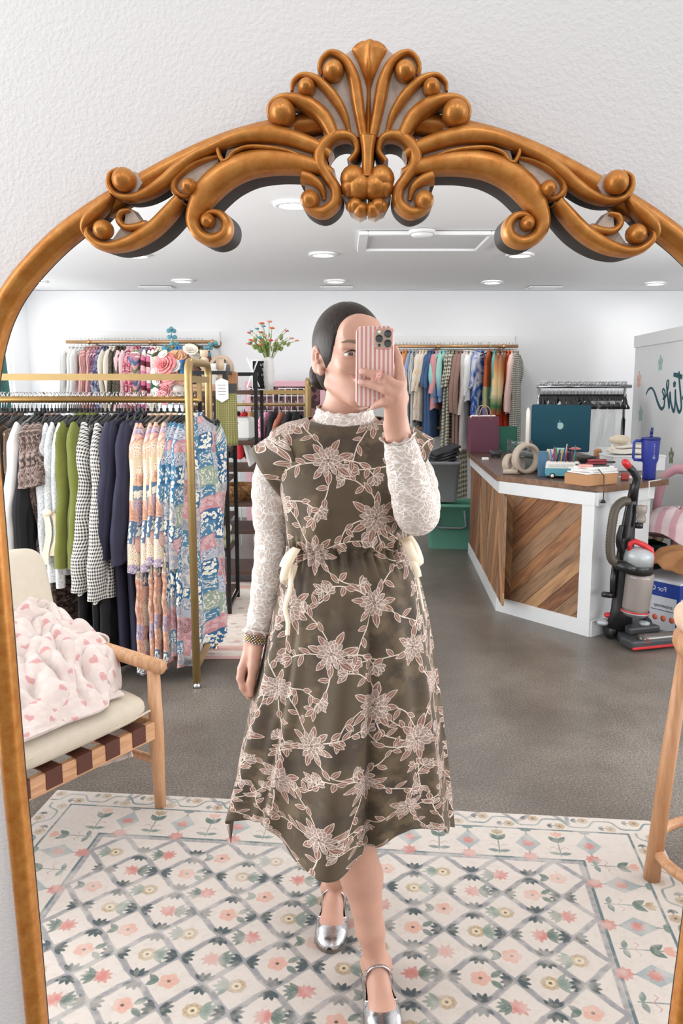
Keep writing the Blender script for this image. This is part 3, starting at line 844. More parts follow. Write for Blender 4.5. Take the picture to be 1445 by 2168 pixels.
# ---- face parts
M_EYEW = mat('eye_white', '#cdc4c0', .25); M_IRIS = mat('eye_iris', '#4a3a30', .2); M_LASH = mat('lash', '#1d1614', .6)
for s_ in (-1, 1):
    m = MB(); m.ell((0, 0, 0), .0118, 18, 14, 0); d = Matrix(HM.tolist()).to_4x4()
    m.lathe([(0.0, .0120), (.0054, .0112), (.0054, .0100)], 18, 1, d @ Matrix.Rotation(R(12), 4, 'Z') @ Matrix.Rotation(R(-92), 4, 'X'), cap=False)
    ec = H(s_ * .031, .0715, .0015); m.build('eye', [M_EYEW, M_IRIS], body, tuple(ec - OFF))
    m = MB()
    for lo_, hi_ in ((R(13), R(85)), (R(-85), R(-17))):
        m.grid([[tuple(ec - OFF + .0125 * (hr * (sin(t) * cos(p_)) + hf * (cos(t) * cos(p_)) + hu * sin(p_ * (1 - .25 * (t / 1.4) ** 2 * (1 if p_ > 0 else .3))))) for t in np.linspace(-1.4, 1.4, 19)] for p_ in np.linspace(lo_, hi_, 8)])
    m.build('eyelid', M_SKIN, body)
    m = MB(); pts = [H(s_ * (.031 + .0165 * q), .0850 - .007 * q * q, .0030 + .0058 * (1 - q * q)) - OFF for q in np.linspace(-1, 1, 11)]
    m.tube([tuple(p) for p in pts], [.0006 + .0012 * (1 - abs(q)) for q in np.linspace(-1, 1, 11)], 6); m.build('eyelashes', M_LASH, body)
    m = MB(); pts = [H(s_ * (.014 + .036 * q), .0895 - .016 * q * q, .0215 + .007 * sin(q * 2.4)) - OFF for q in np.linspace(0, 1, 10)]
    m.tube([tuple(p) for p in pts], [.0030, .0036, .0036, .0034, .0032, .0029, .0025, .002, .0015, .0008], 8, flat=.4); m.build('eyebrow', mat('brow_hair', '#7a6354', .7), body)
m = MB()
pts = [H(.034 * q, .0890 - .0175 * q * q, -.0505 + .0085 * q * q) - OFF for q in np.linspace(-1, 1, 13)]; m.tube([tuple(p) for p in pts], [.0008 + .0036 * (1 - q * q) for q in np.linspace(-1, 1, 13)], 8)
pts = [H(.034 * q, .0887 - .0175 * q * q, -.0575 + .0150 * q * q) - OFF for q in np.linspace(-1, 1, 13)]; m.tube([tuple(p) for p in pts], [.0008 + .0044 * (1 - q * q) for q in np.linspace(-1, 1, 13)], 8)
m.build('lips', M_LIP, body)
# ---- hair
f = Field(HC - np.array([.125, .13, .13]), HC + np.array([.125, .17, .135]), .0032)
f.ell(H(0, -.014, .025), (.0765, .0965, .0925), HM, 0)
f.ell(H(0, -.055, -.035), (.058, .046, .060), HM, .03)
f.ell(H(0, .105, -.025), (.0765, .100, .119), HM, .006, 'sub')
for s_ in (-1, 1): f.ell(H(s_ * .082, -.010, -.030), (.022, .026, .045), HM, .004, 'sub')
f.cone(H(0, .10, .100), H(0, -.02, .1215), .0032, .0026, .003, 'sub')
f.ell(H(-.018, -.112, -.040), (.040, .030, .036), HM, .006)
f.ell(H(-.030, -.105, -.052), (.030, .025, .024), HM, .004)
f.build('hair', M_HAIR, BODY, 2, OFF)

# ================================================================ DRESS
def dress_canvas():
    S = .46; c = Canvas(1280, 1280, '#50422e', S, S)
    n = c.noise(7, 3, 5); c.blend('#3b2e22', np.clip((n - .47) * 4.5, 0, .85)); n = c.noise(11, 8, 5); c.blend('#6d5c43', np.clip((n - .53) * 5, 0, .7))
    LN, PT, LF, DK = '#ddcdbf', '#9c857a', '#845f4e', '#443229'
    rg = random.Random(5)
    def spray(x, y, ang, L, n, ln=.028):
        pts = []; a = ang; px, py = x, y; bend = rg.uniform(-.28, .28)
        for i in range(n + 1):
            pts.append((px, py)); a += bend + rg.uniform(-.2, .2); px += cos(a) * L / n; py += sin(a) * L / n
        c.stroke(catmull([(p[0], p[1]) for p in pts], 5), .0026, LN)
        for i in range(1, n + 1):
            s_ = 1 if (i % 2) else -1
            for s2 in ((s_,) if i < n else (1, -1, .1)):
                c.leaf(pts[i][0], pts[i][1], ln * rg.uniform(.75, 1.2), ln * .21, a + s2 * rg.uniform(.55, .95), LF, LN, .00075, LN)
        return pts[-1], a
    def flower(x, y, r, rot=0, n=10):
        for k in range(7):
            a = rot + k * 2 * pi / 7 + rg.uniform(-.25, .25)
            c.leaf(x + cos(a) * r * .6, y + sin(a) * r * .6, r * rg.uniform(.75, 1.1), r * .19, a, LF, LN, .0008, LN)
        for lay, (rr, nn, wd) in enumerate(((1.0, n, .155), (.80, n - 1, .145), (.58, 8, .13), (.36, 6, .11), (.2, 4, .08))):
            for k in range(nn):
                a = rot + lay * .33 + k * 2 * pi / nn + rg.uniform(-.1, .1); q = r * rr * rg.uniform(.88, 1.08)
                bx, by = x + cos(a) * q * .18, y + sin(a) * q * .18
                c.leaf(bx, by, q * .86, r * wd * 1.06, a, DK, None, skew=1.5)
                c.leaf(bx, by, q * .84, r * wd, a, PT, LN, .0007, None, 1, 1.5)
                for t_ in (-.16, 0, .16): c.leaf(bx, by, q * .5, r * .022, a + t_, DK, None, alpha=.8)
    def bud(x, y, r, a0):
        for q in (-1.1, -.6, -.2, .25, .7, 1.1): c.leaf(x, y, r, r * .2, a0 + q, PT, LN, .0007, DK, 1, 1.4)
        for q in (-.35, .3, 0): c.leaf(x, y, r * .7, r * .17, a0 + q, PT, LN, .0007, DK, 1, 1.4)
    fl = [(.07, .08, .040), (.275, .055, .034), (.185, .19, .043), (.385, .175, .037), (.06, .29, .035), (.30, .31, .043), (.165, .405, .034), (.42, .405, .038)]
    for i, (x, y, r) in enumerate(fl):
        for k in range(4):
            a = i * 1.3 + k * 1.6 + rg.uniform(-.3, .3)
            e_, a2 = spray(x + cos(a) * r * .9, y + sin(a) * r * .9, a, rg.uniform(.075, .115), 4)
            if rg.random() < .7: bud(e_[0], e_[1], rg.uniform(.019, .026), a2)
    for x, y, r in fl: flower(x, y, r, x * 40)
    im = c.image('dress_print'); return im, S
IM_DRESS, S_DRESS = dress_canvas()
def cloth_image(name, im, scale, rough=.75, metal=0, sheen=.15, proj='UV', bump=.25, bscale=900):
    g = NT(name); c = g.n('TexCoord'); m = g.n('Mapping'); g.t.links.new(c.outputs['UV' if proj == 'UV' else 'Object'], m.inputs[0])
    m.inputs['Scale'].default_value = (1 / scale[0], 1 / scale[1], 1 / scale[0])
    t = g.n('TexImage'); t.image = im; t.projection = 'FLAT' if proj == 'UV' else 'BOX'
    if proj != 'UV': t.projection_blend = .15
    g.t.links.new(m.outputs[0], t.inputs[0]); g.col(t.outputs[0]); g.rough(rough)
    g.p.inputs['Sheen Weight'].default_value = sheen
    if bump: g.bump(g.noise(g.coord('Object'), bscale, 2), bump, .0008)
    MATS[name] = g.mat; return g.mat
M_DRESS = cloth_image('printed_dress_cloth', IM_DRESS, (S_DRESS * .92, S_DRESS * .92), .7, sheen=.1)

def interp(tab, x):
    xs = [t[0] for t in tab]; return [np.interp(x, xs, [t[k] for t in tab]) for k in range(1, len(tab[0]))]
# y_px : left px, right px, half depth, centre Y
SIL = [(884, 652, 808, .066, 1.897), (890, 632, 830, .072, 1.899), (896, 604, 862, .080, 1.900), (912, 574, 884, .088, 1.900), (935, 566, 890, .094, 1.900), (955, 572, 886, .100, 1.898),
       (985, 580, 882, .108, 1.890), (1020, 588, 876, .118, 1.885), (1060, 598, 864, .124, 1.88), (1100, 604, 858, .122, 1.882), (1135, 606, 856, .112, 1.885), (1152, 607, 855, .102, 1.888), (1164, 606, 858, .100, 1.888),
       (1180, 602, 868, .106, 1.886), (1220, 596, 884, .122, 1.88), (1300, 576, 900, .148, 1.872), (1400, 556, 914, .172, 1.865), (1500, 532, 924, .190, 1.86), (1600, 512, 933, .206, 1.857), (1700, 494, 941, .220, 1.855), (1775, 484, 946, .228, 1.855)]
NT_ = 300; rows = []; uvs = []
YS = np.concatenate([np.linspace(884, 960, 14), np.linspace(968, 1140, 30), np.linspace(1144, 1180, 16), np.linspace(1186, 1775, 90)])
z_hem = None
for yi, y in enumerate(YS):
    xl, xr, b, yc = interp(SIL, y)
    pl, pr = A(xl, y, yc), A(xr, y, yc); a = (pr[0] - pl[0]) / 2; cx = (pr[0] + pl[0]) / 2; z = pl[2]
    sk = max(0.0, (y - 1175) / 600.0)                    # 0 waist .. 1 hem
    row = []; ru = []; per = 0; last = None
    gather = math.exp(-((y - 1160) / 26.0) ** 2)
    for j in range(NT_ + 1):
        th = -pi / 2 + 2 * pi * (j / NT_) - pi           # start at the back
        ct, st = cos(th), sin(th)
        ex = 0.86 if y < 1150 else .95
        px_ = math.copysign(abs(ct) ** ex, ct); py_ = math.copysign(abs(st) ** ex, st)
        q0 = (a * px_, b * py_)
        if last is not None: per += math.hypot(q0[0] - last[0], q0[1] - last[1])
        last = q0
        # folds
        fo = sk ** .8 * (.014 * sin(7 * th + .6) + .010 * sin(12 * th + 1.9 + sk * .6) + .006 * sin(19 * th + .4)) + gather * (.004 * sin(46 * th) + .003 * sin(31 * th + 1)) \
            + (.0035 * sin(9 * th + y * .012) * math.exp(-((y - 1095) / 60.0) ** 2))
        fr = math.exp(-((th % (2 * pi) - 1.5 * pi) / .35) ** 2)
        # deep pleat right of the middle and the knee pushing the front lobe out
        thd = (th % (2 * pi)) - 1.5 * pi
        fo -= sk ** .7 * .030 * math.exp(-((thd - .26) / .05) ** 2) + sk ** .7 * .020 * math.exp(-((thd + .70) / .06) ** 2)
        fo += sk ** 2 * .030 * math.exp(-((thd + .10) / .26) ** 2)
        if .6 < abs(thd) < 2.4 and abs(ct) > .9: fo *= .35
        n_ = math.hypot(px_ / a, py_ / b); nx, ny = (px_ / a) / n_, (py_ / b) / n_
        zz = z + (sk ** 3) * (.010 * sin(5 * th + 1.0)) - (sk ** 4) * .012 * math.exp(-((thd + 1.45) / .2) ** 2)
        at_ = abs(thd)
        zz += (sk ** 3) * (np.interp(at_, [0, .28, .62, 1.05, 1.42, 1.8, 3.2], [.074, .086, .128, .115, .030, .02, .02]))
        if y < 935: zz -= .016 * max(0, math.cos(min(at_, 1.57))) * (935 - y) / 51.0
        row.append((cx + q0[0] + nx * fo - OFF[0], yc + q0[1] + ny * fo - OFF[1], zz - OFF[2])); ru.append(per)
    tot = per; rows.append(row); uvs.append([(u_ - tot / 2, -z * 1.03) for u_ in ru])
mb = MB(); mb.grid(rows, 0, False, uvs)
DRESS = mb.build('dress', M_DRESS, BODY)
so = DRESS.modifiers.new('cloth', 'SOLIDIFY'); so.thickness = .0015; so.offset = -1
# ---- flared cap sleeves
def capsleeve(c0, v0, b0, c1, v1, b1, Y0, Y1):
    mb = MB(); G = []; U = []
    for q in np.linspace(0, 1, 10):
        c_ = np.array(c0) * (1 - q) + np.array(c1) * q; v_ = np.array(v0) * (1 - q) + np.array(v1) * q; Y = Y0 * (1 - q) + Y1 * q; b_ = b0 * (1 - q) + b1 * q
        P0 = A(c_[0], c_[1], Y); P1 = A(c_[0] + v_[0], c_[1] + v_[1], Y) - P0; r_ = []; u_ = []
        for j in range(65):
            th = 2 * pi * j / 64; w_ = 1 + .03 * q * sin(5 * th + 1)
            p = P0 + (P1 * cos(th)) * w_ + np.array([0, -1, 0]) * b_ * sin(th) * w_ - OFF
            r_.append(tuple(p)); u_.append((p[0] * 1.0 + .07 + .06 * cos(th), -p[2]))
        G.append(r_); U.append(u_)
    mb.grid(G, 0, False, U); o = mb.build('cap_sleeve', M_DRESS, DRESS); so = o.modifiers.new('cloth', 'SOLIDIFY'); so.thickness = .0016; so.offset = -1
capsleeve((630, 968), (-28, -66), .086, (568, 1006), (-37, -53), .066, 1.895, 1.90)
capsleeve((826, 958), (28, -66), .086, (888, 985), (31, -54), .066, 1.895, 1.885)
# ---- white lace top: sleeves and mock neck
g = NT('white_lace'); v = g.coord('Object')
w_ = g.n('TexVoronoi', feature='DISTANCE_TO_EDGE'); mp = g.n('Mapping'); mp.inputs['Scale'].default_value = (75, 75, 130)
nzv = g.n('TexNoise'); nzv.inputs['Scale'].default_value = 14; g.t.links.new(v, nzv.inputs['Vector'])
g.t.links.new(g.mix(.06, v, nzv.outputs['Color']), mp.inputs[0]); g.t.links.new(mp.outputs[0], w_.inputs['Vector']); w_.inputs['Scale'].default_value = 1.0
ln_ = g.ramp(w_.outputs['Distance'], [(0.03, (1,) * 3), (0.17, (0,) * 3)])
g.col(g.mix(ln_, lin('#c9bab0') + (1,), lin('#efe9e4') + (1,))); g.rough(.75); g.bump(ln_, .6, .0022); M_LACE = g.mat
def sleeve(mb, pts, rad, cuff_dir):
    P = catmull([tuple(p) + (r_,) for p, r_ in zip(pts, rad)], 9)
    pp = [np.array(p[:3]) - OFF for p in P]; rr = [p[3] for p in P]
    rr = [r_ * (1 + .025 * sin(i * 1.7) + .02 * sin(i * .9 + 1)) for i, r_ in enumerate(rr)]
    mb.tube(pp, rr, 40, cap=False)
    # lettuce edge
    d = nrm(pp[-1] - pp[-3]); a = nrm(np.cross(d, (0.2, 1, .1))); b = np.cross(d, a); G = []
    for q in np.linspace(0, 1, 5):
        ring = []
        for j in range(72):
            th = 2 * pi * j / 72; r_ = rr[-1] + q * .0045 * (1 + .9 * sin(9 * th)) + .0005
            ring.append(tuple(pp[-1] + d * (.008 * q + .0035 * q * sin(9 * th + 1)) + (a * cos(th) + b * sin(th)) * r_))
        G.append(ring)
    mb.grid(G, 0, True)
mb = MB()
wl2 = wr_l + (el_l - wr_l) * .06
sleeve(mb, [A(622, 975, 1.90), A(583, 995, 1.905), A(575, 1070, 1.915), el_l + np.array([0, 0, .01]), A(566, 1235, 1.90), wl2], [.036, .047, .047, .042, .038, .029], None)
wr2 = wr_r + (el_r - wr_r) * .02
sleeve(mb, [A(832, 965, 1.90), A(866, 990, 1.885), A(882, 1045, 1.84), A(884, 1088, 1.785), A(876, 1070, 1.735), A(858, 990, 1.69), wr2], [.036, .047, .050, .047, .046, .040, .031], None)
lt = mb.build('lace_top_sleeves', M_LACE, BODY); so = lt.modifiers.new('cloth', 'SOLIDIFY'); so.thickness = .001
mb = MB(); G = []
nc0, nc1 = A(728, 900, 1.895), A(729, 866, 1.888)
for i, q in enumerate(np.linspace(0, 1, 12)):
    c_ = nc0 * (1 - q) + nc1 * q; ring = []
    for j in range(96):
        th = 2 * pi * j / 96; rf = .0022 * sin(14 * th) * max(0, q - .6) / .4
        ra = .0735 - .0125 * q + rf + .0012 * sin(q * 20 + 3 * sin(2 * th)); rb = .068 - .011 * q + rf
        ring.append((c_[0] + ra * cos(th) - OFF[0], c_[1] + rb * sin(th) - OFF[1], c_[2] + .012 * sin(th) * (1 - .3 * q) + .0015 * sin(14 * th + 1) * q + .006 * abs(cos(th)) ** 2 - OFF[2]))
    G.append(ring)
mb.grid(G, 0, True); nk = mb.build('lace_mock_neck', M_LACE, BODY); so = nk.modifiers.new('cloth', 'SOLIDIFY'); so.thickness = .0014
# ---- cream ribbon ties
M_RIB = mat('cream_ribbon', '#f0dfc4', .55, var=.06, vscale=30)
def strip(mb, pts, wd, nrmv=(0, -1, 0)):
    P = catmull([tuple(p) for p in pts], 6); G = []
    for i, p in enumerate(P):
        t = nrm(np.array(P[min(i + 1, len(P) - 1)]) - np.array(P[max(i - 1, 0)]))
        w_ = nrm(np.cross(t, nrmv)); w_ = w_ * wd / 2
        G.append([tuple(np.array(p) - w_ - OFF), tuple(np.array(p) - OFF + np.array(nrmv) * wd * .08), tuple(np.array(p) + w_ - OFF)])
    mb.grid(G)
mb = MB()
strip(mb, [A(628, 1160, 1.80), A(616, 1180, 1.785), A(604, 1205, 1.78), A(600, 1228, 1.785), A(612, 1226, 1.795), A(622, 1195, 1.80)], .020, nrm((-.5, -1, 0)))
strip(mb, [A(624, 1165, 1.80), A(608, 1180, 1.80), A(598, 1200, 1.80), A(606, 1190, 1.80)], .018, nrm((-.5, -1, 0)))
strip(mb, [A(616, 1200, 1.79), A(613, 1250, 1.765), A(603, 1285, 1.752), A(609, 1318, 1.745), A(608, 1345, 1.742)], .012, nrm((-.5, -1, 0)))
o = mb.build('ribbon_tie', M_RIB, BODY); so = o.modifiers.new('cloth', 'SOLIDIFY'); so.thickness = .0012
mb = MB()
strip(mb, [A(850, 1140, 1.82), A(862, 1150, 1.80), A(876, 1180, 1.80), A(888, 1190, 1.81), A(878, 1160, 1.81), A(862, 1135, 1.82)], .022, nrm((.5, -1, 0)))
strip(mb, [A(856, 1150, 1.81), A(868, 1175, 1.80), A(882, 1205, 1.80), A(886, 1222, 1.80)], .016, nrm((.5, -1, 0)))
strip(mb, [A(878, 1200, 1.80), A(888, 1250, 1.80), A(897, 1295, 1.80)], .006, nrm((.6, -1, 0)))
o = mb.build('ribbon_tie', M_RIB, BODY); so = o.modifiers.new('cloth', 'SOLIDIFY'); so.thickness = .0012
# ---- watch on the lowered wrist
M_STEEL = mat('steel', '#c9c6c0', .25, metal=1); M_GLD = mat('gold_metal', '#d8b86c', .28, metal=1)
d = nrm(wr_l - el_l); a = nrm(np.cross(d, (0, 1, 0))); b = np.cross(d, a); wc = A(541, 1352, 1.866)
WT = MB()
for r_ in range(5):
    for k in range(22):
        th = 2 * pi * (k + .5 * (r_ % 2)) / 22; c_ = wc + d * (r_ - 2) * .0038 + (a * cos(th) + b * sin(th)) * .0252 - OFF
        WT.ell(tuple(c_), (.0030, .0030, .0021), 8, 6, (r_ + k) % 2 if r_ not in (0, 4) else 0)
wband = WT.build('watch', [M_STEEL, M_GLD], BODY)
mb = MB(); q = wc + a * .030 - OFF
MM = Matrix(np.stack([b, d, a], 1).tolist()).to_4x4(); MM.translation = Vector(q)
mb.box((0, 0, 0), (.026, .030, .009), M=MM, bev=.003); mb.build('watch_case', M_STEEL, wband)

# ---- silver mary jane shoes
g = NT('silver_leather'); v = g.coord('Object'); n1 = g.noise(v, 420, 3, .6); n2 = g.noise(v, 60, 3)
g.col(g.ramp(n1, [(.3, lin('#aaaaae')), (.7, lin('#e2e2e4'))])); g.metal(.92); g.rough(g.ramp(n2, [(.3, (.16,) * 3), (.7, (.30,) * 3)])); g.bump(n1, .25, .001); M_SILV = g.mat
M_SOLE = mat('shoe_sole', '#6d6258', .7)
def shoe(an, dirv, buckle_side):
    d = nrm(dirv); s_ = np.array([-d[1], d[0], 0]) * -1; s_ = np.array([d[1], -d[0], 0]); up = np.array([0, 0, 1.0])
    o0 = np.array([an[0], an[1], .010]) - OFF
    P = lambda f_, r_, u_: tuple(o0 + d * f_ + s_ * r_ + up * u_)
    # outline half width along the foot
    tab = [(-.068, .006), (-.062, .020), (-.045, .029), (-.01, .031), (.04, .034), (.09, .041), (.13, .041), (.155, .034), (.172, .022), (.180, .006)]
    wid = lambda f_: np.interp(f_, [t[0] for t in tab], [t[1] for t in tab])
    top = lambda f_: np.interp(f_, [-.068, -.03, .02, .07, .095, .13, .165, .18], [.056, .044, .034, .032, .043, .041, .030, .016])
    G = []; fs = np.linspace(-.068, .180, 46)
    N_ = 25
    for f_ in fs:
        w_ = wid(f_); h_ = top(f_); row = []
        closed = f_ > .088
        for k in range(N_):
            q = -1 + 2 * k / (N_ - 1)
            if closed:
                ang = pi * (k / (N_ - 1)); r_ = -cos(ang) * w_; u_ = .010 + (h_ - .010) * max(0, sin(ang)) ** .75
            else:
                # two side walls, open on top
                kk = k / (N_ - 1)
                if kk < .5: r_ = -w_ * (1 - .18 * (kk / .5) ** 2); u_ = .010 + (h_ - .010) * min(1, kk / .42) if kk <= .42 else h_ - .0; r_ = r_ if kk <= .42 else -w_ * .80 
                else:
                    k2 = 1 - kk; r_ = w_ * (1 - .18 * (k2 / .5) ** 2); u_ = .010 + (h_ - .010) * min(1, k2 / .42) if k2 <= .42 else h_; r_ = r_ if k2 <= .42 else w_ * .80
            row.append(P(f_, r_, u_))
        G.append(row)
    mb = MB(); n0 = 0
    # upper as strips: sides and vamp
    iv = next(i for i, f_ in enumerate(fs) if f_ > .088)
    mb.grid(G[iv:])
    half = int(.42 * (N_ - 1)) + 1
    mb.grid([r_[:half] for r_ in G[:iv]] + [G[iv][:half]]); mb.grid([r_[-half:] for r_ in G[:iv]] + [G[iv][-half:]])
    # heel counter
    hb = []
    for k in range(13):
        th = pi / 2 + pi * k / 12; hb.append((cos(th), sin(th)))
    mb.grid([[P(-.045 + .026 * c_ * 1.0, -.029 * s2, u_) for c_, s2 in hb] for u_ in np.linspace(.010, .056, 7)])
    o = mb.build('shoe', [M_SILV], BODY); so = o.modifiers.new('leather', 'SOLIDIFY'); so.thickness = .002; so.offset = 1
    mb = MB(); ol = [(f_, wid(f_) + .002) for f_ in fs]
    poly = [P(f_, w_, 0) for f_, w_ in ol] + [P(f_, -w_, 0) for f_, w_ in reversed(ol)]
    n = len(poly); vs = poly + [(x, y, z + .010) for x, y, z in poly]
    mb.add(vs, [tuple(range(n)), tuple(range(2 * n - 1, n - 1, -1))] + [(i, n + i, n + (i + 1) % n, (i + 1) % n) for i in range(n)], 0, False)
    mb.build('sole', M_SOLE, o)
    mb = MB(); mm = []
    for k in range(15):
        th = pi * k / 14; mm.append(P(.036, -cos(th) * .0350, .036 + .052 * sin(th) ** .75))
    G2 = [[tuple(np.array(p) - d * .004), tuple(np.array(p) + d * .004)] for p in mm]; mb.grid(G2)
    st = mb.build('ankle_strap', M_SILV, o); so = st.modifiers.new('leather', 'SOLIDIFY'); so.thickness = .002; so.offset = 1
    mb = MB(); bk = np.array(mm[3 if buckle_side < 0 else 11])
    ring = [tuple(bk + s_ * .006 * cos(t) * .8 + up * .006 * sin(t) * .5 - d * .001 + d * .007 * sin(t)) for t in np.linspace(0, 2 * pi, 12, endpoint=False)]
    mb.tube(ring, .0011, 6, closed=True); mb.build('buckle', M_STEEL, o)
shoe(an_f, (.10, -1, 0), 1); shoe(an_b, (-.06, -1, 0), 1)

# ================================================================ PHONE in the striped case (held, so a thing of its own)
pc = Vector(A(793, 776, 1.622)); PW, PHH, PT_ = .0735, .1535, .0115
PHONE = empty('phone', pc, label='phone in pink and white striped case held in front of the face', cat='phone')
PHONE.rotation_euler = (R(-4), 0, R(-2))
g = NT('striped_case'); v = g.coord('Object'); sx = g.n('SeparateXYZ'); g.t.links.new(v, sx.inputs[0])
st_ = g.math('FRACT', g.math('ADD', g.math('MULTIPLY', sx.outputs[0], 1 / .00845), .25)); bw = g.ramp(st_, [(0, lin('#cf8a81')), (.5, lin('#dccfc7'))], True)
g.col(bw); g.rough(.35); M_CASE = g.mat
M_PINKP = mat('pink_rubber', '#d89a90', .45); M_PLATE = mat('camera_plate', '#b5a191', .3, metal=.3); M_GLASS_B = mat('lens_glass', '#0b0b0d', .12, coat=1)
def rrect(w, h, r_, n=8):
    out = []
    for cx, cy, a0 in ((w / 2 - r_, h / 2 - r_, 0), (-w / 2 + r_, h / 2 - r_, pi / 2), (-w / 2 + r_, -h / 2 + r_, pi), (w / 2 - r_, -h / 2 + r_, 3 * pi / 2)):
        for k in range(n + 1): t = a0 + pi / 2 * k / n; out.append((cx + r_ * cos(t), cy + r_ * sin(t)))
    return out
XZ = Matrix(((1, 0, 0, 0), (0, 0, -1, 0), (0, 1, 0, 0), (0, 0, 0, 1)))   # (x,y,z)->(x,-z,y): extrude towards the lens
def slab(mb, w, h, r_, y0, y1, c=(0, 0), mi=0, bev=.002):
    rings = [(w - 2 * bev, h - 2 * bev, r_ - bev, y0), (w, h, r_, y0 + bev), (w, h, r_, y1 - bev), (w - 2 * bev, h - 2 * bev, r_ - bev, y1)]
    G = [[(x + c[0], -yy, z + c[1]) for x, z in rrect(W_, H_, max(R_, .0005))] for W_, H_, R_, yy in rings]
    mb.grid(G, mi, True); k = len(G[0]); n0 = len(mb.v) - 4 * k
    mb.add([G[3][i] for i in range(k)], [tuple(range(k))], mi, False); mb.add([G[0][i] for i in range(k)], [tuple(range(k - 1, -1, -1))], mi, False)
mb = MB(); slab(mb, PW, PHH, .013, -.0058, .0058); mb.build('striped_case', M_CASE, PHONE)
mb = MB(); slab(mb, PW - .006, PHH - .006, .011, -.0068, -.0050); mb.build('screen', mat('phone_screen', '#101014', .1), PHONE)
mb = MB(); cm = (.0158, .0520); slab(mb, .0375, .0400, .0105, .0055, .0078, cm, 0, .001); rim = mb.build('camera_bump', M_PINKP, PHONE)
mb = MB(); slab(mb, .0335, .0360, .0085, .0076, .0088, cm, 0, .0006); mb.build('camera_plate', M_PLATE, rim)
for dx, dz, r_ in ((.0088, .0092, .0072), (-.0078, .0002, .0072), (.0088, -.0090, .0072)):
    mb = MB(); T = Matrix.Translation((cm[0] + dx, -.0086, cm[1] + dz)) @ Matrix.Rotation(pi / 2, 4, 'X')
    mb.lathe([(r_, 0), (r_, .0022), (r_ - .0008, .0026), (r_ - .0016, .0022), (0, .0020)], 24, 0, T); mb.build('camera_lens', M_GLASS_B, rim)
mb = MB(); T = Matrix.Translation((cm[0] - .0078, -.0086, cm[1] - .0125)) @ Matrix.Rotation(pi / 2, 4, 'X'); mb.lathe([(.0028, 0), (.0028, .0008), (0, .0008)], 16, 0, T); mb.build('sensor_dot', M_GLASS_B, rim)
mb = MB(); T = Matrix.Translation((cm[0] - .0078, -.0086, cm[1] + .0128)) @ Matrix.Rotation(pi / 2, 4, 'X'); mb.lathe([(.0028, 0), (.0028, .0008), (0, .0008)], 16, 0, T); mb.build('flash', mat('flash_white', '#f2eee6', .3), rim)
# finger loop across the middle finger
mb = MB(); G = []
for q in np.linspace(-1, 1, 15):
    yy = -.0062 - .0250 * (1 - abs(q) ** 2.6); G.append([(.0075 + .0040 * q * .25 - .0055, yy, -.0205 + .0125 * q), (.0075 + .0040 * q * .25 + .0055, yy, -.0200 + .0125 * q)])
mb.grid(G); lo = mb.build('finger_loop', M_PINKP, PHONE); so = lo.modifiers.new('t', 'SOLIDIFY'); so.thickness = .0016

def text_mesh(name, body, size, mats, parent, loc, rot=(0, 0, 0), mirror=True, depth=.0004, font_scale=(1, 1), align='CENTER'):
    cu = bpy.data.curves.new(name, 'FONT'); cu.body = body; cu.size = size; cu.extrude = depth; cu.align_x = align; cu.align_y = 'CENTER'
    tmp = bpy.data.objects.new('tmp', cu); COL.objects.link(tmp)
    dg = bpy.context.evaluated_depsgraph_get(); me = bpy.data.meshes.new_from_object(tmp.evaluated_get(dg))
    bpy.data.objects.remove(tmp); bpy.data.curves.remove(cu)
    me.transform(Matrix.Diagonal(((-1 if mirror else 1) * font_scale[0], font_scale[1], 1, 1)))
    if mirror: me.flip_normals()
    me.materials.clear(); me.materials.append(mats)
    o = bpy.data.objects.new(name, me); COL.objects.link(o); o.rotation_euler = rot; o.location = loc
    if parent is not None: o.parent = parent; KIDS.setdefault(parent.name, []).append(o)
    return o
M_LOGO = mat('loop_letters', '#f6d7d0', .5)
text_mesh('lettering', 'LOOPY', .0078, M_LOGO, lo, (.0075, -.0330, -.0205), (pi / 2, R(90), 0))
mb = MB(); mb.tube([(.0045 + .0022 * cos(t) - .0075, -.0060, -.0605 + .0022 * sin(t)) for t in np.linspace(0, 2 * pi, 14, endpoint=False)], .0006, 6, closed=True); mb.build('round_emblem', M_LOGO, PHONE)
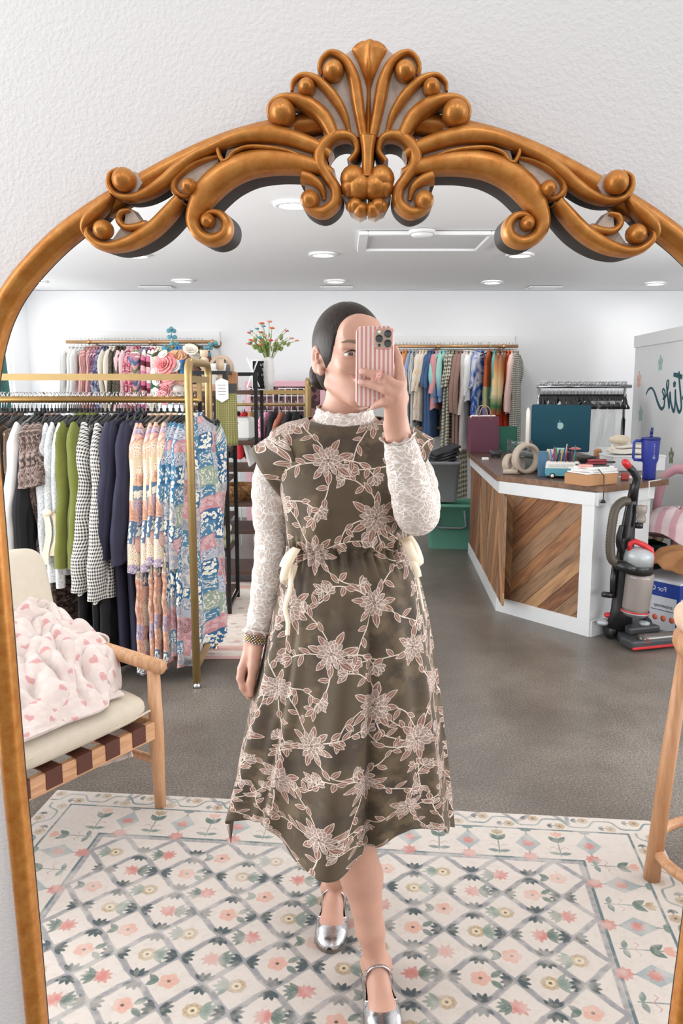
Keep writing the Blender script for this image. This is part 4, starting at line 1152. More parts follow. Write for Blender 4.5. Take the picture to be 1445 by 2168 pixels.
# ================================================================ RUG under the person
def rug_canvas():
    Wd, Lg = 2.06, 1.90
    c = Canvas(1480, 1365, '#cdc3ba', Wd, Lg)
    IV, LAV, TEAL, SLATE, GRN, PINK, PEACH, TAN = '#d6cbc0', '#8b898b', '#35585f', '#3c494b', '#566a60', '#bd7a70', '#cd9a88', '#a58b66'
    rg = random.Random(3)
    def leafy(x, y, a, s_, col=GRN):
        for q in (-1.0, -.55, -.1, .35, .8): c.leaf(x, y, s_ * rg.uniform(.8, 1.1), s_ * .17, a + q, col, None, alpha=.85)
    def blossom(x, y, r, kind, flip):
        a0 = 0 if flip else pi
        if kind == 0:
            for k in range(9): c.leaf(x, y, r * rg.uniform(.8, 1.1), r * .22, k * 2 * pi / 9 + .2, PINK, None, alpha=.85)
            c.dot(x, y, r * .5, '#c4756c', .6); leafy(x - cos(a0) * r * .6, y, a0 + pi, r * 1.45)
        elif kind == 1:
            for k in range(5): c.dot(x + cos(k * 1.257) * r * .5, y + sin(k * 1.257) * r * .5, r * .42, PEACH, .85)
            c.dot(x, y, r * .16, '#57463c'); 
            for s_ in (-1, 1): c.leaf(x - cos(a0) * r * .9, y + s_ * r * .2, r * 1.3, r * .32, a0 + pi + s_ * .75 , GRN, None, alpha=.9)
        else:
            for k in range(8): c.dot(x + cos(k * .785) * r * .52, y + sin(k * .785) * r * .52, r * .33, TAN, .7)
            c.dot(x, y, r * .42, '#d9c9a6', .8); c.dot(x, y, r * .16, '#57463c'); leafy(x - cos(a0) * r * .6, y, a0 + pi, r * 1.5, '#74857a')
    def sprig(x, y, vert, s_=.036):
        for e_ in (-1, 1):
            b = (pi / 2 if vert else 0) + (0 if e_ > 0 else pi)
            for q in (-.75, -.28, .28, .75): c.leaf(x + cos(b) * .004, y + sin(b) * .004, s_, s_ * .17, b + q, SLATE, None, alpha=1.0, skew=1.4)
    m0 = .095; m1 = .265                     # outer band, inner border edge
    # field lattice
    dx, dy = .168, .176; x0 = Wd / 2
    nx, ny = int((Wd / 2 - m1) / dx) + 1, int(Lg / dy) + 1
    def infield(x, y, m=.01): return m1 + m < x < Wd - m1 - m and m1 + m < y < Lg - .0
    for j in range(-1, 2 * ny + 1):
        for i in range(-nx - 1, nx + 2):
            cx, cy = x0 + (i + .5 * (j % 2)) * dx, m1 + .10 + j * dy / 2
            if not infield(cx, cy, -.02): continue
            for sx in (-1, 1):
                for sy in (-1, 1):
                    p = [(cx + sx * dx / 2, cy), (cx + sx * dx * .30, cy + sy * dy * .17), (cx + sx * dx * .17, cy + sy * dy * .33), (cx, cy + sy * dy / 2)]
                    p = [(min(max(q[0], m1 + .012), Wd - m1 - .012), max(q[1], m1 + .012)) for q in p]
                    c.stroke(p, .014, LAV, .8)
    for j in range(-1, 2 * ny + 1):
        for i in range(-nx - 1, nx + 2):
            cx, cy = x0 + (i + .5 * (j % 2)) * dx, m1 + .10 + j * dy / 2
            if infield(cx, cy, .045): blossom(cx, cy, .029, (i + j // 2 * 2 + (j % 2)) % 3, j % 2 == 0)
            if infield(cx + dx / 2, cy, .04): sprig(cx + dx / 2, cy, j % 2 == 0)
            if infield(cx, cy + dy / 2, .04) and j % 2: pass
    # inner and outer teal lines
    for m, w_ in ((m1, .009), (m0, .008)):
        c.stroke([(m, Lg - .001), (m, m), (Wd - m, m), (Wd - m, Lg - .001)], w_, TEAL, .9)
    # border plants
    def plant(x, y, a, k):
        d = (cos(a), sin(a)); n_ = (-d[1], d[0])
        P = lambda f_, s_: (x + d[0] * f_ + n_[0] * s_, y + d[1] * f_ + n_[1] * s_)
        if k % 2 == 0:
            pts = [P(-.065, 0), P(.06, 0)]; c.stroke(pts, .004, '#6f7f78')
            for s_ in (-1, 1):
                c.leaf(*P(-.055, 0), .036, .0085, a + s_ * 1.35, '#6f7f78', None); c.leaf(*P(.01, 0), .045, .011, a + s_ * .6, GRN, None)
                c.stroke([P(-.03, 0), P(-.015, s_ * .018), P(-.022, s_ * .028)], .0025, '#b08a7c')
            for q in (-.6, 0, .6): c.leaf(*P(.045, 0), .032, .009, a + q, PEACH if k % 4 == 0 else TAN, None)
        else:
            dm = [P(.055, 0), P(0, .036), P(-.045, 0), P(0, -.036)]
            for q in np.linspace(0, 1, 9):
                c.stroke([tuple(np.array(dm[0]) * (1 - q) + np.array(dm[3]) * q), tuple(np.array(dm[1]) * (1 - q) + np.array(dm[2]) * q)], .0075, '#8b989a', .85)
            for k2 in range(8): c.leaf(*P(0, 0), .022, .006, k2 * .785, PINK, None, alpha=.9)
            c.stroke([P(.05, 0), P(.085, 0)], .0035, '#6f7f78'); c.stroke([P(-.045, 0), P(-.07, 0)], .0035, '#6f7f78')
            for s_ in (-1, 1): c.leaf(*P(.07, 0), .026, .007, a + s_ * .9, '#6f7f78', None)
            for k2 in range(8): c.leaf(*P(-.075, 0), .026, .008, k2 * .785, PINK, None, alpha=.85)
    mid = (m0 + m1) / 2
    for k in range(18): plant(m1 - .03 + k * (Wd - 2 * m1 + .06) / 17, mid, -pi / 2, k)
    for k in range(15):
        y = m1 + .02 + k * .0935
        plant(mid, y, pi, k); plant(Wd - mid, y, 0, k)
    # outer scroll band
    def band(x, y, a, k):
        d = (cos(a), sin(a)); n_ = (-d[1], d[0]); P = lambda f_, s_: (x + d[0] * f_ + n_[0] * s_, y + d[1] * f_ + n_[1] * s_)
        s_ = 1 if k % 2 else -1
        c.stroke(catmull([P(-.04, -.022 * s_), P(-.012, -.018 * s_), P(.012, .018 * s_), P(.04, .022 * s_)], 5), .0075, '#6d7f7f', .85)
        for q in range(6): c.dot(*P(.0 + .016 * cos(q), -s_ * .0 + .016 * sin(q)) if False else P(-.02 + .011 * cos(q * 1.05), .020 * s_ + .011 * sin(q * 1.05)), .0085, TAN, .7)
        c.dot(*P(-.02, .020 * s_), .0045, '#57463c', .9)
        for q in (-.7, 0, .7): c.leaf(*P(.022, -.020 * s_), .022, .005, a + q, SLATE, None, alpha=.8)
    ob = m0 / 2
    for k in range(25): band(.05 + k * .082, ob, 0, k)
    for k in range(22): band(ob, .13 + k * .082, pi / 2, k); band(Wd - ob, .13 + k * .082, pi / 2, k)
    # worn pile
    n = c.noise(40, 7, 4); c.blend('#d0c7be', np.clip((n - .46) * 2.2, 0, .42)); n = c.noise(160, 9, 2); c.blend('#b9ada1', np.clip((n - .55) * 1.2, 0, .25))
    return c.image('rug_print'), Wd, Lg
IM_RUG, RW, RL = rug_canvas()
RL_ = 1.60
c0 = Vector((-1.02, 2.775, 0)); RA = R(-5.9)
g = NT('rug_pile'); tcn = g.n('TexCoord'); mp = g.n('Mapping'); g.t.links.new(tcn.outputs['Object'], mp.inputs[0])
mp.inputs['Scale'].default_value = (1 / RW, -1 / RL, 1); ti = g.n('TexImage'); ti.image = IM_RUG; ti.extension = 'EXTEND'
g.t.links.new(mp.outputs[0], ti.inputs[0]); g.col(ti.outputs[0]); g.rough(.95); g.p.inputs['Sheen Weight'].default_value = .2
g.bump(g.noise(g.coord(), 330, 3, .7), .5, .003); M_RUG = g.mat
mb = MB(); NXR = 60
mb.box((RW / 2, -RL_ / 2, .004), (RW, RL_, .008), bev=.003)
o = mb.build('area_rug', M_RUG); o.location = c0; o.rotation_euler.z = RA
tag(o, 'cream rug with a grey trellis of pink and tan flowers under the person', 'rug')

# ================================================================ ARMCHAIR with the leather straps
CF = np.array([.84, -.54, 0]); CF /= np.linalg.norm(CF); CR = np.array([-CF[1], CF[0], 0])    # front, and towards image right-back
CO = np.array([-.607, 2.645, .008]) - CF * .025 - CR * .0                                     # front leg at the image right
cang = math.atan2(CF[1], CF[0])
CH = empty('armchair', tuple(CO), cang, 'light wood lounge armchair with cream cushions and brown leather straps', 'armchair')
# local: +x front, +y towards image right; width runs to -y
M_OAK = wood('light_oak', '#b98660', '#dcae86', 2, 1.6, .45)
M_OAKX = wood('light_oak_rail', '#b98660', '#dcae86', 1, 1.6, .45)
M_LEATH = mat('brown_leather', '#5a2f20', .5, var=.15, vscale=30, bump=.15, bscale=200)
M_CREAM = mat('cream_canvas', '#d3c8b6', .9, var=.04, vscale=40, bump=.2, bscale=700, bdist=.001)
CWD = .64
for y in (0, -CWD):
    mb = MB(); mb.tube([(0.006, y, 0), (0, y, .26), (-.004, y, .49)], [.019, .025, .021], 16); mb.build('leg', M_OAK, CH)
    mb = MB(); mb.tube([(-.64, y, 0), (-.60, y, .28), (-.62, y, .50)], [.019, .025, .021], 16); mb.build('leg', M_OAK, CH)
    mb = MB(); mb.tube([(.035, y, .505), (-.25, y, .520), (-.66, y, .535)], [.025, .025, .024], 18); mb.build('armrest', M_OAK, CH)
    mb = MB(); mb.tube([(0, y, .165), (-.61, y, .165)], .0145, 12); mb.build('stretcher', M_OAK, CH)
    mb = MB(); mb.box((-.30, y, .285), (.58, .026, .055), bev=.004); mb.build('side_rail', M_OAK, CH)
mb = MB(); mb.box((.004, -CWD / 2, .285), (.026, CWD - .04, .062), bev=.004); fr_ = mb.build('front_rail', M_OAKX, CH)
mb = MB(); mb.box((-.60, -CWD / 2, .285), (.026, CWD - .04, .055), bev=.004); mb.build('back_rail', M_OAKX, CH)
for k in range(5):
    y = -.095 - k * .112; mb = MB(); mb.box((.018, y, .291), (.0035, .058, .055), bev=.001); mb.box((-.28, y, .3195), (.60, .058, .004)); mb.build('leather_strap', M_LEATH, CH)
def cushion(mb, c, d, M=None, puff=.35, n=18):
    """pillow block: superellipsoid with piped edge"""
    hx, hy, hz = d[0] / 2, d[1] / 2, d[2] / 2; G = []
    for i in range(n + 1):
        ph = -pi / 2 + pi * i / n; row = []
        for j in range(4 * n):
            th = 2 * pi * j / (4 * n)
            e1, e2 = .38, .26
            cp, sp_ = math.copysign(abs(cos(ph)) ** e1, cos(ph)), math.copysign(abs(sin(ph)) ** .75, sin(ph))
            x, y = math.copysign(abs(cos(th)) ** e2, cos(th)) * cp, math.copysign(abs(sin(th)) ** e2, sin(th)) * cp
            zz = sp_ * (1 - .18 * (x * x + y * y) * .5) + .04 * sin(5 * x + 2) * sin(4 * y)
            row.append((hx * x, hy * y, hz * zz))
        G.append(row)
    T = Matrix.Translation(Vector(c)); T = T @ M if M is not None else T
    G = [[tuple(T @ Vector(p)) for p in r] for r in G]
    mb.grid(G, 0, True)
mb = MB(); cushion(mb, (-.275, -CWD / 2 + .005, .375), (.60, CWD - .055, .115)); sc_ = mb.build('seat_cushion', M_CREAM, CH)
mb = MB()
for sg in (1,):
    pts = [(.020, y, .371 + .012 * sin(y * 9)) for y in np.linspace(-.045, -CWD + .05, 14)]; mb.tube(pts, .0035, 8)
mb.build('piping', M_CREAM, sc_)
MT = Matrix.Rotation(R(-14), 4, 'Y') @ Matrix.Rotation(R(90), 4, 'Y')
mb = MB(); cushion(mb, (-.560, -CWD / 2 + .04, .615), (.48, CWD - .02, .17), MT); mb.build('back_cushion', M_CREAM, CH)
mb = MB()
for y in (-.04, -CWD + .04): mb.tube([(-.60, y, .29), (-.735, y, .80)], .016, 12)
mb.tube([(-.735, -.03, .80), (-.735, -CWD + .03, .80)], .016, 12); mb.build('back_frame', M_OAK, CH)

# ---- fleece blanket heaped on the seat and over the arm
def heart_canvas():
    c = Canvas(512, 512, '#d9c9c2', .22, .22)
    n = c.noise(12, 4, 3); c.blend('#e6dad4', np.clip((n - .45) * 2, 0, .7))
    for i, (x, y) in enumerate([(.03, .03), (.10, .055), (.175, .03), (.06, .105), (.14, .12), (.205, .10), (.03, .175), (.10, .18), (.17, .19)]):
        a = .3 * ((i * 7) % 5 - 2); s_ = .0125
        for sg in (-1, 1): c.dot(x + sg * s_ * .42 * cos(a), y + sg * s_ * .42 * sin(a), s_ * .62, '#cf9695', .85, s_ * .78, a + sg * .7)
        c.leaf(x - sin(a) * s_ * .2, y + cos(a) * s_ * -.1, s_ * 1.35, s_ * .72, a + pi / 2, '#cf9695', None, alpha=.85, skew=.55)
    return c.image('heart_print')
M_HEART = cloth_image('heart_fleece', heart_canvas(), (.22, .22), .95, sheen=.5, bump=.35, bscale=420)
BL = empty('throw_blanket', (CO[0], CO[1], CO[2]), cang, 'cream fleece throw blanket with pink hearts heaped on the armchair seat', 'blanket')
def hb(x, y):
    """height of the heap over local chair coords"""
    seat = .430
    hx = np.interp(x, [-.50, -.42, -.30, -.15, -.05, .0], [.23, .225, .18, .105, .035, .004])
    hy = np.interp(y, [-.62, -.5, -.35, -.2, -.08, .03, .05], [.55, .8, 1.0, 1.05, 1.0, .75, .4])
    h = seat + hx * hy
    m1 = .5 + .5 * sin(6 * x + 8 * y + .6); m2 = .5 + .5 * sin(-9 * x + 6 * y + 2.1)
    def fo(ax, ay, fr, ph, w):
        q = sin((ax * x + ay * y) * fr + ph + w * sin(7 * x + ph) + w * .8 * sin(8 * y + 2 * ph))
        return math.copysign(abs(q) ** .7, q)
    f_ = .017 * (m1 * fo(.85, .5, 62, .4, 2.0) + (1 - m1) * fo(-.4, .9, 58, 1.5, 2.4)) + .009 * (m2 * fo(.3, .95, 95, 2.2, 1.5) + (1 - m2) * fo(1, -.2, 90, .3, 1.8)) + .004 * fo(.6, .6, 170, 1, 2)
    return h + f_ * min(1, hx * 12)
def fold2(x, y):
    return .014 * sin(21 * y + 6 * sin(7 * x)), .014 * sin(19 * x + 5 * sin(8 * y) + 1)
G = []; U = []
NXB, NYB = 130, 150
for i in range(NXB + 1):
    x = -.50 + .50 * i / NXB; r_ = []; u_ = []
    for j in range(NYB + 1):
        y = -.61 + .61 * j / NYB
        fx, fy = fold2(x, y); z = hb(x, y)
        if x > -.17: y = y - (x + .17) * .75 * max(0, (y + .30) / .30)
        xe = x + fx + .02 * sin(y * 13) * (i / NXB); ye = y + fy
        if j > NYB * .93:                        # droops over the arm side
            k = (j / NYB - .93) / .07; z -= .05 * k * k; 
        if x > -.03: z = max(z - .004, .431)
        r_.append((xe, ye, max(z, .426))); u_.append((y * 1.25 + .1 * sin(x * 9), x * 1.5 + .08 * sin(y * 8)))
    G.append(r_); U.append(u_)
mb = MB(); mb.grid(G, 0, False, U)
o = mb.build('fleece', M_HEART, BL); so = o.modifiers.new('t', 'SOLIDIFY'); so.thickness = .010; so.offset = -1
sm = o.modifiers.new('s', 'SMOOTH'); sm.iterations = 2
mb = MB(); G = []; U = []                        # the end that wraps over the armrest
for i in range(40):
    t = i / 39; r_ = []; u_ = []
    for j in range(50):
        s_ = j / 49; x = -.27 - .25 * s_ + .012 * sin(t * 9 + s_ * 5)
        th = -2.2 + 3.6 * t; rr = .034 + .007 * sin(s_ * 26 + t * 3) + .004 * sin(s_ * 55)
        y = .0 + rr * sin(th) * 1.0; z = .523 + rr * cos(th)
        if th > 1.2: z -= (th - 1.2) * .06
        if th < -1.4: z += (th + 1.4) * .09; y -= (-1.4 - th) * .06
        r_.append((x, y, z)); u_.append((s_ * .3, t * .3))
    G.append(r_); U.append(u_)
mb.grid(G, 0, False, U); o = mb.build('fleece_over_arm', M_HEART, BL); so = o.modifiers.new('t', 'SOLIDIFY'); so.thickness = .008
mb = MB(); G = []; U = []                        # corner hanging under the seat
for i in range(14):
    t = i / 13; G.append([(-.16 + .11 * s_ + .02 * t, -.12 + .05 * s_ + .012 * sin(s_ * 14 + t * 4), .315 - .155 * t * (1 - .3 * s_)) for s_ in np.linspace(0, 1, 18)]); U.append([(s_ * .15, t * .15) for s_ in np.linspace(0, 1, 18)])
mb.grid(G, 0, False, U); o = mb.build('hanging_corner', M_HEART, BL); so = o.modifiers.new('t', 'SOLIDIFY'); so.thickness = .006

# ================================================================ SIDE STOOL at the right edge
M_BEECH = wood('beech', '#b07d55', '#d3a27a', 2, 1.5, .45); M_BEECHT = wood('beech_top', '#d8b596', '#edd3b8', 0, 1.0, .5)
lg = onz(1392, 1880, .008); SX, SY = lg.x + .215, lg.y + .02
ST = empty('wooden_stool', (SX, SY, .008), 0, 'round wooden stool with slanted beech legs at the right edge', 'stool')
mb = MB(); mb.lathe([(0, .758), (.170, .758), (.190, .764), (.196, .78), (.196, .80), (.190, .812), (.176, .817), (0, .817)], 48); mb.build('seat', M_BEECHT, ST)
mb = MB(); mb.lathe([(.10, .675), (.150, .676), (.186, .690), (.196, .712), (.194, .735), (.176, .756), (.10, .757)], 48, cap=False); mb.build('apron', M_BEECH, ST)
for k, a in enumerate((pi - .12, pi / 2 - .1, 0, -pi / 2 - .1)):
    c_, s_ = cos(a), sin(a)
    mb = MB(); mb.tube([(.218 * c_, .218 * s_, 0), (.195 * c_, .195 * s_, .35), (.165 * c_, .165 * s_, .70)], [.024, .022, .020], 16); mb.build('leg', M_BEECH, ST)
mb = MB()
mb.tube([(.205 * cos(t), .205 * sin(t), .085) for t in np.linspace(0, 2 * pi, 48, endpoint=False)], .016, 10, closed=True, flat=1.0); mb.build('foot_ring', M_BEECH, ST)
# ================================================================ HANGERS AND GARMENTS
M_VELVET = mat('black_velvet', '#131213', .95, sheen=.4); M_CHROME = mat('chrome', '#c8c9cb', .18, metal=1)
M_BRASS = mat('brushed_gold', '#a98e5f', .45, metal=.65, var=.06, vscale=20)
M_BRASSD = mat('aged_brass', '#9a7a4a', .38, metal=.85)
def hanger_proto():
    """hook hangs over a rail at the local origin, shoulders run along local x"""
    mb = MB(); pts = [(-.170, 0, -.142), (-.11, 0, -.116), (-.03, 0, -.086), (0, 0, -.078), (.03, 0, -.086), (.11, 0, -.116), (.170, 0, -.142)]
    mb.tube(catmull(pts, 3), .0075, 6, flat=.6)
    mb.tube([(-.165, 0, -.144), (.165, 0, -.144)], .0045, 5)
    mb.tube([(0, 0, -.088), (0, 0, -.060)], .009, 6, flat=.6)
    o = mb.build('clothes_hanger', M_VELVET)
    mb = MB(); mb.tube([(.0, 0, -.062), (0, 0, -.030), (.004, 0, -.014)] + [(-.011 + .0175 * cos(t), 0, .002 + .0160 * sin(t)) for t in np.linspace(-.5, 3.4, 10)], .0022, 6)
    mb.build('hook', M_CHROME, o); return o
HANGER = hanger_proto(); HUSED = [False]
def hang(p, rz, label, group):
    if not HUSED[0]: o = HANGER; HUSED[0] = True
    else: o = copy_tree(HANGER)
    o.location = p; o.rotation_euler = (0, 0, rz)
    return tag(o, label, 'hanger', group)

def garment(name, mats, L=.7, sw=.195, bw=.23, th=.020, bt=.032, sl=.55, sr=.045, cuff=None, fold=.010, nf=5, collar=True, seed=1, waist=None, straps=False, neckw=.055, detail=1, tiers=None, skirt=None, slv_bell=0):
    """cloth hung on shoulders at z about -.09; width along local x, thickness along local y. body is the object, sleeves and collar its parts"""
    rg = random.Random(seed); mats = mats if isinstance(mats, list) else [mats]
    nz = int(10 + 14 * detail); na = int(28 + 28 * detail); G = []; U = []
    zs = [-.074, -.082, -.100, -.125, -.145] + list(np.linspace(-.17, -.09 - L, nz))
    ph = [rg.uniform(0, 6) for _ in range(5)]
    for z in zs:
        t = max(0, (-z - .145) / max(L - .055, .01))
        if z > -.15: w = np.interp(-z, [.074, .082, .100, .125, .145], [neckw * .92, neckw * 1.02, neckw * 1.6, sw * .74, sw]); b = np.interp(-z, [.074, .145], [.014, th])
        else:
            w = sw + (bw - sw) * min(1, t) ** 1.0; b = th + (bt - th) * t
            if waist: w -= waist[1] * math.exp(-((t - waist[0]) / .10) ** 2); b -= .25 * b * math.exp(-((t - waist[0]) / .10) ** 2)
        r_ = []; u_ = []
        for j in range(na + 1):
            a = 2 * pi * j / na; ca, sa = cos(a), sin(a)
            f_ = fold * t ** .7 * (sin(nf * a + ph[0]) + .6 * sin((nf * 2 + 1) * a + ph[1] + t) + .35 * sin((nf * 3 + 2) * a + ph[2] - t * 2))
            x = w * math.copysign(abs(ca) ** .8, ca) * (1 + .03 * t * sin(3 * a + ph[3])); y = (b + f_) * math.copysign(abs(sa) ** .7, sa) + fold * .8 * t * sin(ph[4] + 7 * x) + .0035 * detail * sin(46 * x + 31 * z + ph[0]) * sin(19 * z + ph[2]) + .003 * detail * sin(-33 * x + 43 * z + ph[1])
            zz = z + .012 * t ** 4 * sin(3 * a + ph[1])
            if z > -.10 and sa < 0: zz -= 0
            r_.append((x, y, zz)); u_.append((a / (2 * pi) * (2 * (sw + bw)), -z))
        G.append(r_); U.append(u_)
    mb = MB(); mb.grid(G, 0, False, U); o = mb.build(name, mats[0])
    if collar:
        mb = MB(); G = []; U = []
        for k, q in enumerate((0, .4, .75, 1)):
            G.append([((neckw * 1.02 + .006 * q) * cos(a), (.017 + .007 * q) * sin(a), -.080 + .026 * sin(q * 2.4) - .010 * q) for a in np.linspace(0, 2 * pi, 21)]); U.append([(a * .03, q * .03) for a in np.linspace(0, 2 * pi, 21)])
        mb.grid(G, 0, False, U); mb.build('collar', mats[-1] if len(mats) > 1 else mats[0], o)
    if sl > 0:
        for s_ in (-1, 1):
            mb = MB(); G = []; U = []; n = int(5 + 9 * detail); m = int(12 + 8 * detail)
            for i in range(n + 1):
                t = i / n; q = t * sl
                cx = s_ * (sw - .020 + .045 * min(1, t * 1.6) + .012 * sin(t * 5 + ph[0])); cz = -.135 - q + .0; cy = .012 * sin(t * 4 + ph[1]) + .010 * t
                r1 = sr * (1 - .22 * t) * (1 + .10 * sin(t * 21 + ph[2]) * detail * .6) * (1 + slv_bell * t * t); r2 = r1 * .62
                if cuff and t > .90: r1 *= cuff
                if t < .16: q_ = .30 + .70 * math.sin(t / .16 * pi / 2); r1 *= q_; r2 *= .5 + .5 * q_; cx -= s_ * .020 * (1 - q_)
                r_ = []; u_ = []
                for j in range(m + 1):
                    a = 2 * pi * j / m
                    tilt = .035 * (1 - t) ** 3 * (-s_) * cos(a)
                    r_.append((cx + r1 * cos(a), cy + (r2 + .004 * sin(3 * a + t * 9 + ph[3])) * sin(a), cz + tilt * (-1))); u_.append((.7 + s_ * .2 + r1 * a, q))
                G.append(r_); U.append(u_)
            mb.grid(G, 0, False, U); mb.build('sleeve', mats[0], o)
    if skirt:
        pass
    return o

def place(proto, first, p, rz, label, cat, group, sc=(1, 1, 1)):
    o = proto if first else copy_tree(proto)
    o.location = p; o.rotation_euler = (0, 0, rz); o.scale = sc
    return tag(o, label, cat, group)

# ---- cloth patterns
def gingham(name, c0, c1, size, proj='UV'):
    g = NT(name); v = g.coord(proj); s_ = g.n('SeparateXYZ'); g.t.links.new(v, s_.inputs[0])
    ax = g.math('GREATER_THAN', g.math('FRACT', g.math('MULTIPLY', s_.outputs[0], 1 / size)), .5); ay = g.math('GREATER_THAN', g.math('FRACT', g.math('MULTIPLY', s_.outputs[1], 1 / size)), .5)
    f = g.math('MULTIPLY', g.math('ADD', ax, ay), .5); g.col(g.ramp(f, [(0, lin(c1)), (.5, tuple((a * .45 + b * .55) for a, b in zip(lin(c0), lin(c1)))), (1, lin(c0))])); g.rough(.85); MATS[name] = g.mat; return g.mat
def windowpane(name, base, line, size, wd=.12, base2=None):
    g = NT(name); v = g.coord('UV'); s_ = g.n('SeparateXYZ'); g.t.links.new(v, s_.inputs[0])
    ax = g.math('LESS_THAN', g.math('FRACT', g.math('MULTIPLY', s_.outputs[0], 1 / size)), wd); ay = g.math('LESS_THAN', g.math('FRACT', g.math('MULTIPLY', s_.outputs[1], 1 / size)), wd)
    b_ = lin(base) + (1,)
    if base2: b_ = g.mix(g.noise(g.coord('UV', (60, 3, 1)), 2, 3), lin(base) + (1,), lin(base2) + (1,))
    g.col(g.mix(g.math('MAXIMUM', ax, ay), b_, lin(line) + (1,))); g.rough(.85); MATS[name] = g.mat; return g.mat
def dots(name, base, dot, size, r=.2):
    g = NT(name); v = g.coord('UV', (1 / size, 1 / size, 1)); w_ = g.n('TexVoronoi'); g.t.links.new(v, w_.inputs['Vector']); w_.inputs['Scale'].default_value = 1; w_.inputs['Randomness'].default_value = .55
    g.col(g.mix(g.math('LESS_THAN', w_.outputs['Distance'], r), lin(base) + (1,), lin(dot) + (1,))); g.rough(.8); MATS[name] = g.mat; return g.mat
def blotch(name, cols, scale=20, detail=2, kind='UV', rough=.8, metal=0, sharp=True, st=(1, 1, 1)):
    """random small print in several colours"""
    g = NT(name); v = g.coord(kind, st); w_ = g.n('TexVoronoi'); w_.inputs['Scale'].default_value = scale
    nz = g.n('TexNoise'); nz.inputs['Scale'].default_value = scale * .5; g.t.links.new(v, nz.inputs['Vector']); g.t.links.new(g.mix(.08, v, nz.outputs['Color']), w_.inputs['Vector'])
    sp_ = g.n('SeparateColor'); g.t.links.new(w_.outputs['Color'], sp_.inputs[0]); n = len(cols)
    g.col(g.ramp(sp_.outputs[0], [(i / n, lin(c)) for i, c in enumerate(cols)], True)); g.rough(rough); g.metal(metal); MATS[name] = g.mat; return g.mat
def tiedye(name, cols, scale=4, st=(1, 1, 1)):
    g = NT(name); v = g.coord('UV', st); n_ = g.noise(v, scale, 3, .55, 1.2); k = len(cols)
    g.col(g.ramp(n_, [(.28 + .44 * i / (k - 1), lin(c)) for i, c in enumerate(cols)])); g.rough(.8); MATS[name] = g.mat; return g.mat
def bands(name, cols, size, wav=0.0, const=True, axis=1):
    g = NT(name); v = g.coord('UV'); s_ = g.n('SeparateXYZ'); g.t.links.new(v, s_.inputs[0])
    q = s_.outputs[axis]
    if wav: q = g.math('ADD', q, g.math('MULTIPLY', g.math('SINE', g.math('MULTIPLY', s_.outputs[1 - axis], 50)), wav))
    f = g.math('FRACT', g.math('MULTIPLY', q, 1 / size)); n = len(cols); g.col(g.ramp(f, [(i / n, lin(c)) for i, c in enumerate(cols)], const)); g.rough(.85); MATS[name] = g.mat; return g.mat
def patch_canvas(warm, seed):
    S = .66; c = Canvas(1024, 1024, '#c9a08c', S, S); rg = random.Random(seed)
    pal = [('#d9a48c', '#f0d9c0', 'd'), ('#e2b8a0', '#b06a50', 'p'), ('#5b7591', '#e8dfa8', 'f'), ('#e8dccb', '#8a5a48', 'p'), ('#cf9a8e', '#f1d3c4', 'p'), ('#b7a5b8', '#5f4a78', 'd'), ('#e6d2b0', '#c48a52', 'f'), ('#ddb0a0', '#7d8fa6', 'd')] if warm else \
          [('#2a5f86', '#ded4a4', 'f'), ('#346b90', '#e3dfd0', 'f'), ('#bf878d', '#e0c5c2', 'p'), ('#aeb2bc', '#42527f', 'd'), ('#cfcac2', '#3d5a8c', 'p'), ('#93a190', '#d9d4c4', 'd'), ('#c29c9c', '#7a4252', 'p'), ('#4a7a98', '#e3dfd0', 'd'), ('#b9b0aa', '#5f7494', 'p'), ('#2f5f88', '#d8cfa8', 'f')]
    n = 8; k = S / n
    for i in range(n):
        off = rg.uniform(0, k)
        y = off
        while y < S + off - .001:
            h = rg.uniform(.05, .12); h = min(h, S + off - y)
            b, m, kind = rg.choice(pal)
            x0, y0, x1, y1 = i * k, y, (i + 1) * k, y + h
            ix = np.ix_(np.arange(int(y0 * c.px), int(y1 * c.px) + 1) % c.h, np.arange(int(x0 * c.px), int(x1 * c.px) + 1) % c.w)
            c.a[ix] = lin(b)
            for _ in range(int(h * k * 4200)):
                px, py = rg.uniform(x0 + .008, x1 - .008), rg.uniform(y0 + .008, y1 - .008)
                if kind == 'f':
                    r_ = rg.uniform(.006, .010)
                    for q in range(6): c.dot(px + cos(q * 1.05) * r_ * .55, py + sin(q * 1.05) * r_ * .55, r_ * .4, '#f3efe6', .9)
                    c.dot(px, py, r_ * .38, m)
                elif kind == 'd':
                    c.leaf(px, py, rg.uniform(.008, .018), .0028, rg.uniform(0, 6), m, None, alpha=.8); c.dot(px, py, .0032, '#efe6dc', .8)
                else:
                    r_ = rg.uniform(.006, .013)
                    c.dot(px, py, r_, m, .55, r_ * .7, rg.uniform(0, 3)); c.dot(px, py, r_ * .62, b, .9, r_ * .42); c.dot(px, py, r_ * .3, m, .7)
            y += h
    for q in range(2):                                     # let the seams wander
        ii = np.arange(c.h); sh = (9 * np.sin(ii * 2 * pi / c.h * 3 + seed) + 6 * np.sin(ii * 2 * pi / c.h * 7 + q)).astype(int)
        for r_ in range(c.h): c.a[r_] = np.roll(c.a[r_], sh[r_], axis=0)
        c.a = np.ascontiguousarray(c.a.transpose(1, 0, 2))
    return c.image('patchwork_print')
M_PWARM = cloth_image('patchwork_peach', patch_canvas(True, 4), (.66, .66), .8, sheen=.1, bump=0)
M_PBLUE = cloth_image('patchwork_blue', patch_canvas(False, 9), (.66, .66), .8, sheen=.1, bump=0)
M_OLIVE = mat('olive_knit', '#6b7028', .9, var=.10, vscale=25, bump=.35, bscale=500, sheen=.3)
M_NAVY = mat('navy_cotton', '#2d2c40', .85, var=.08, vscale=14)
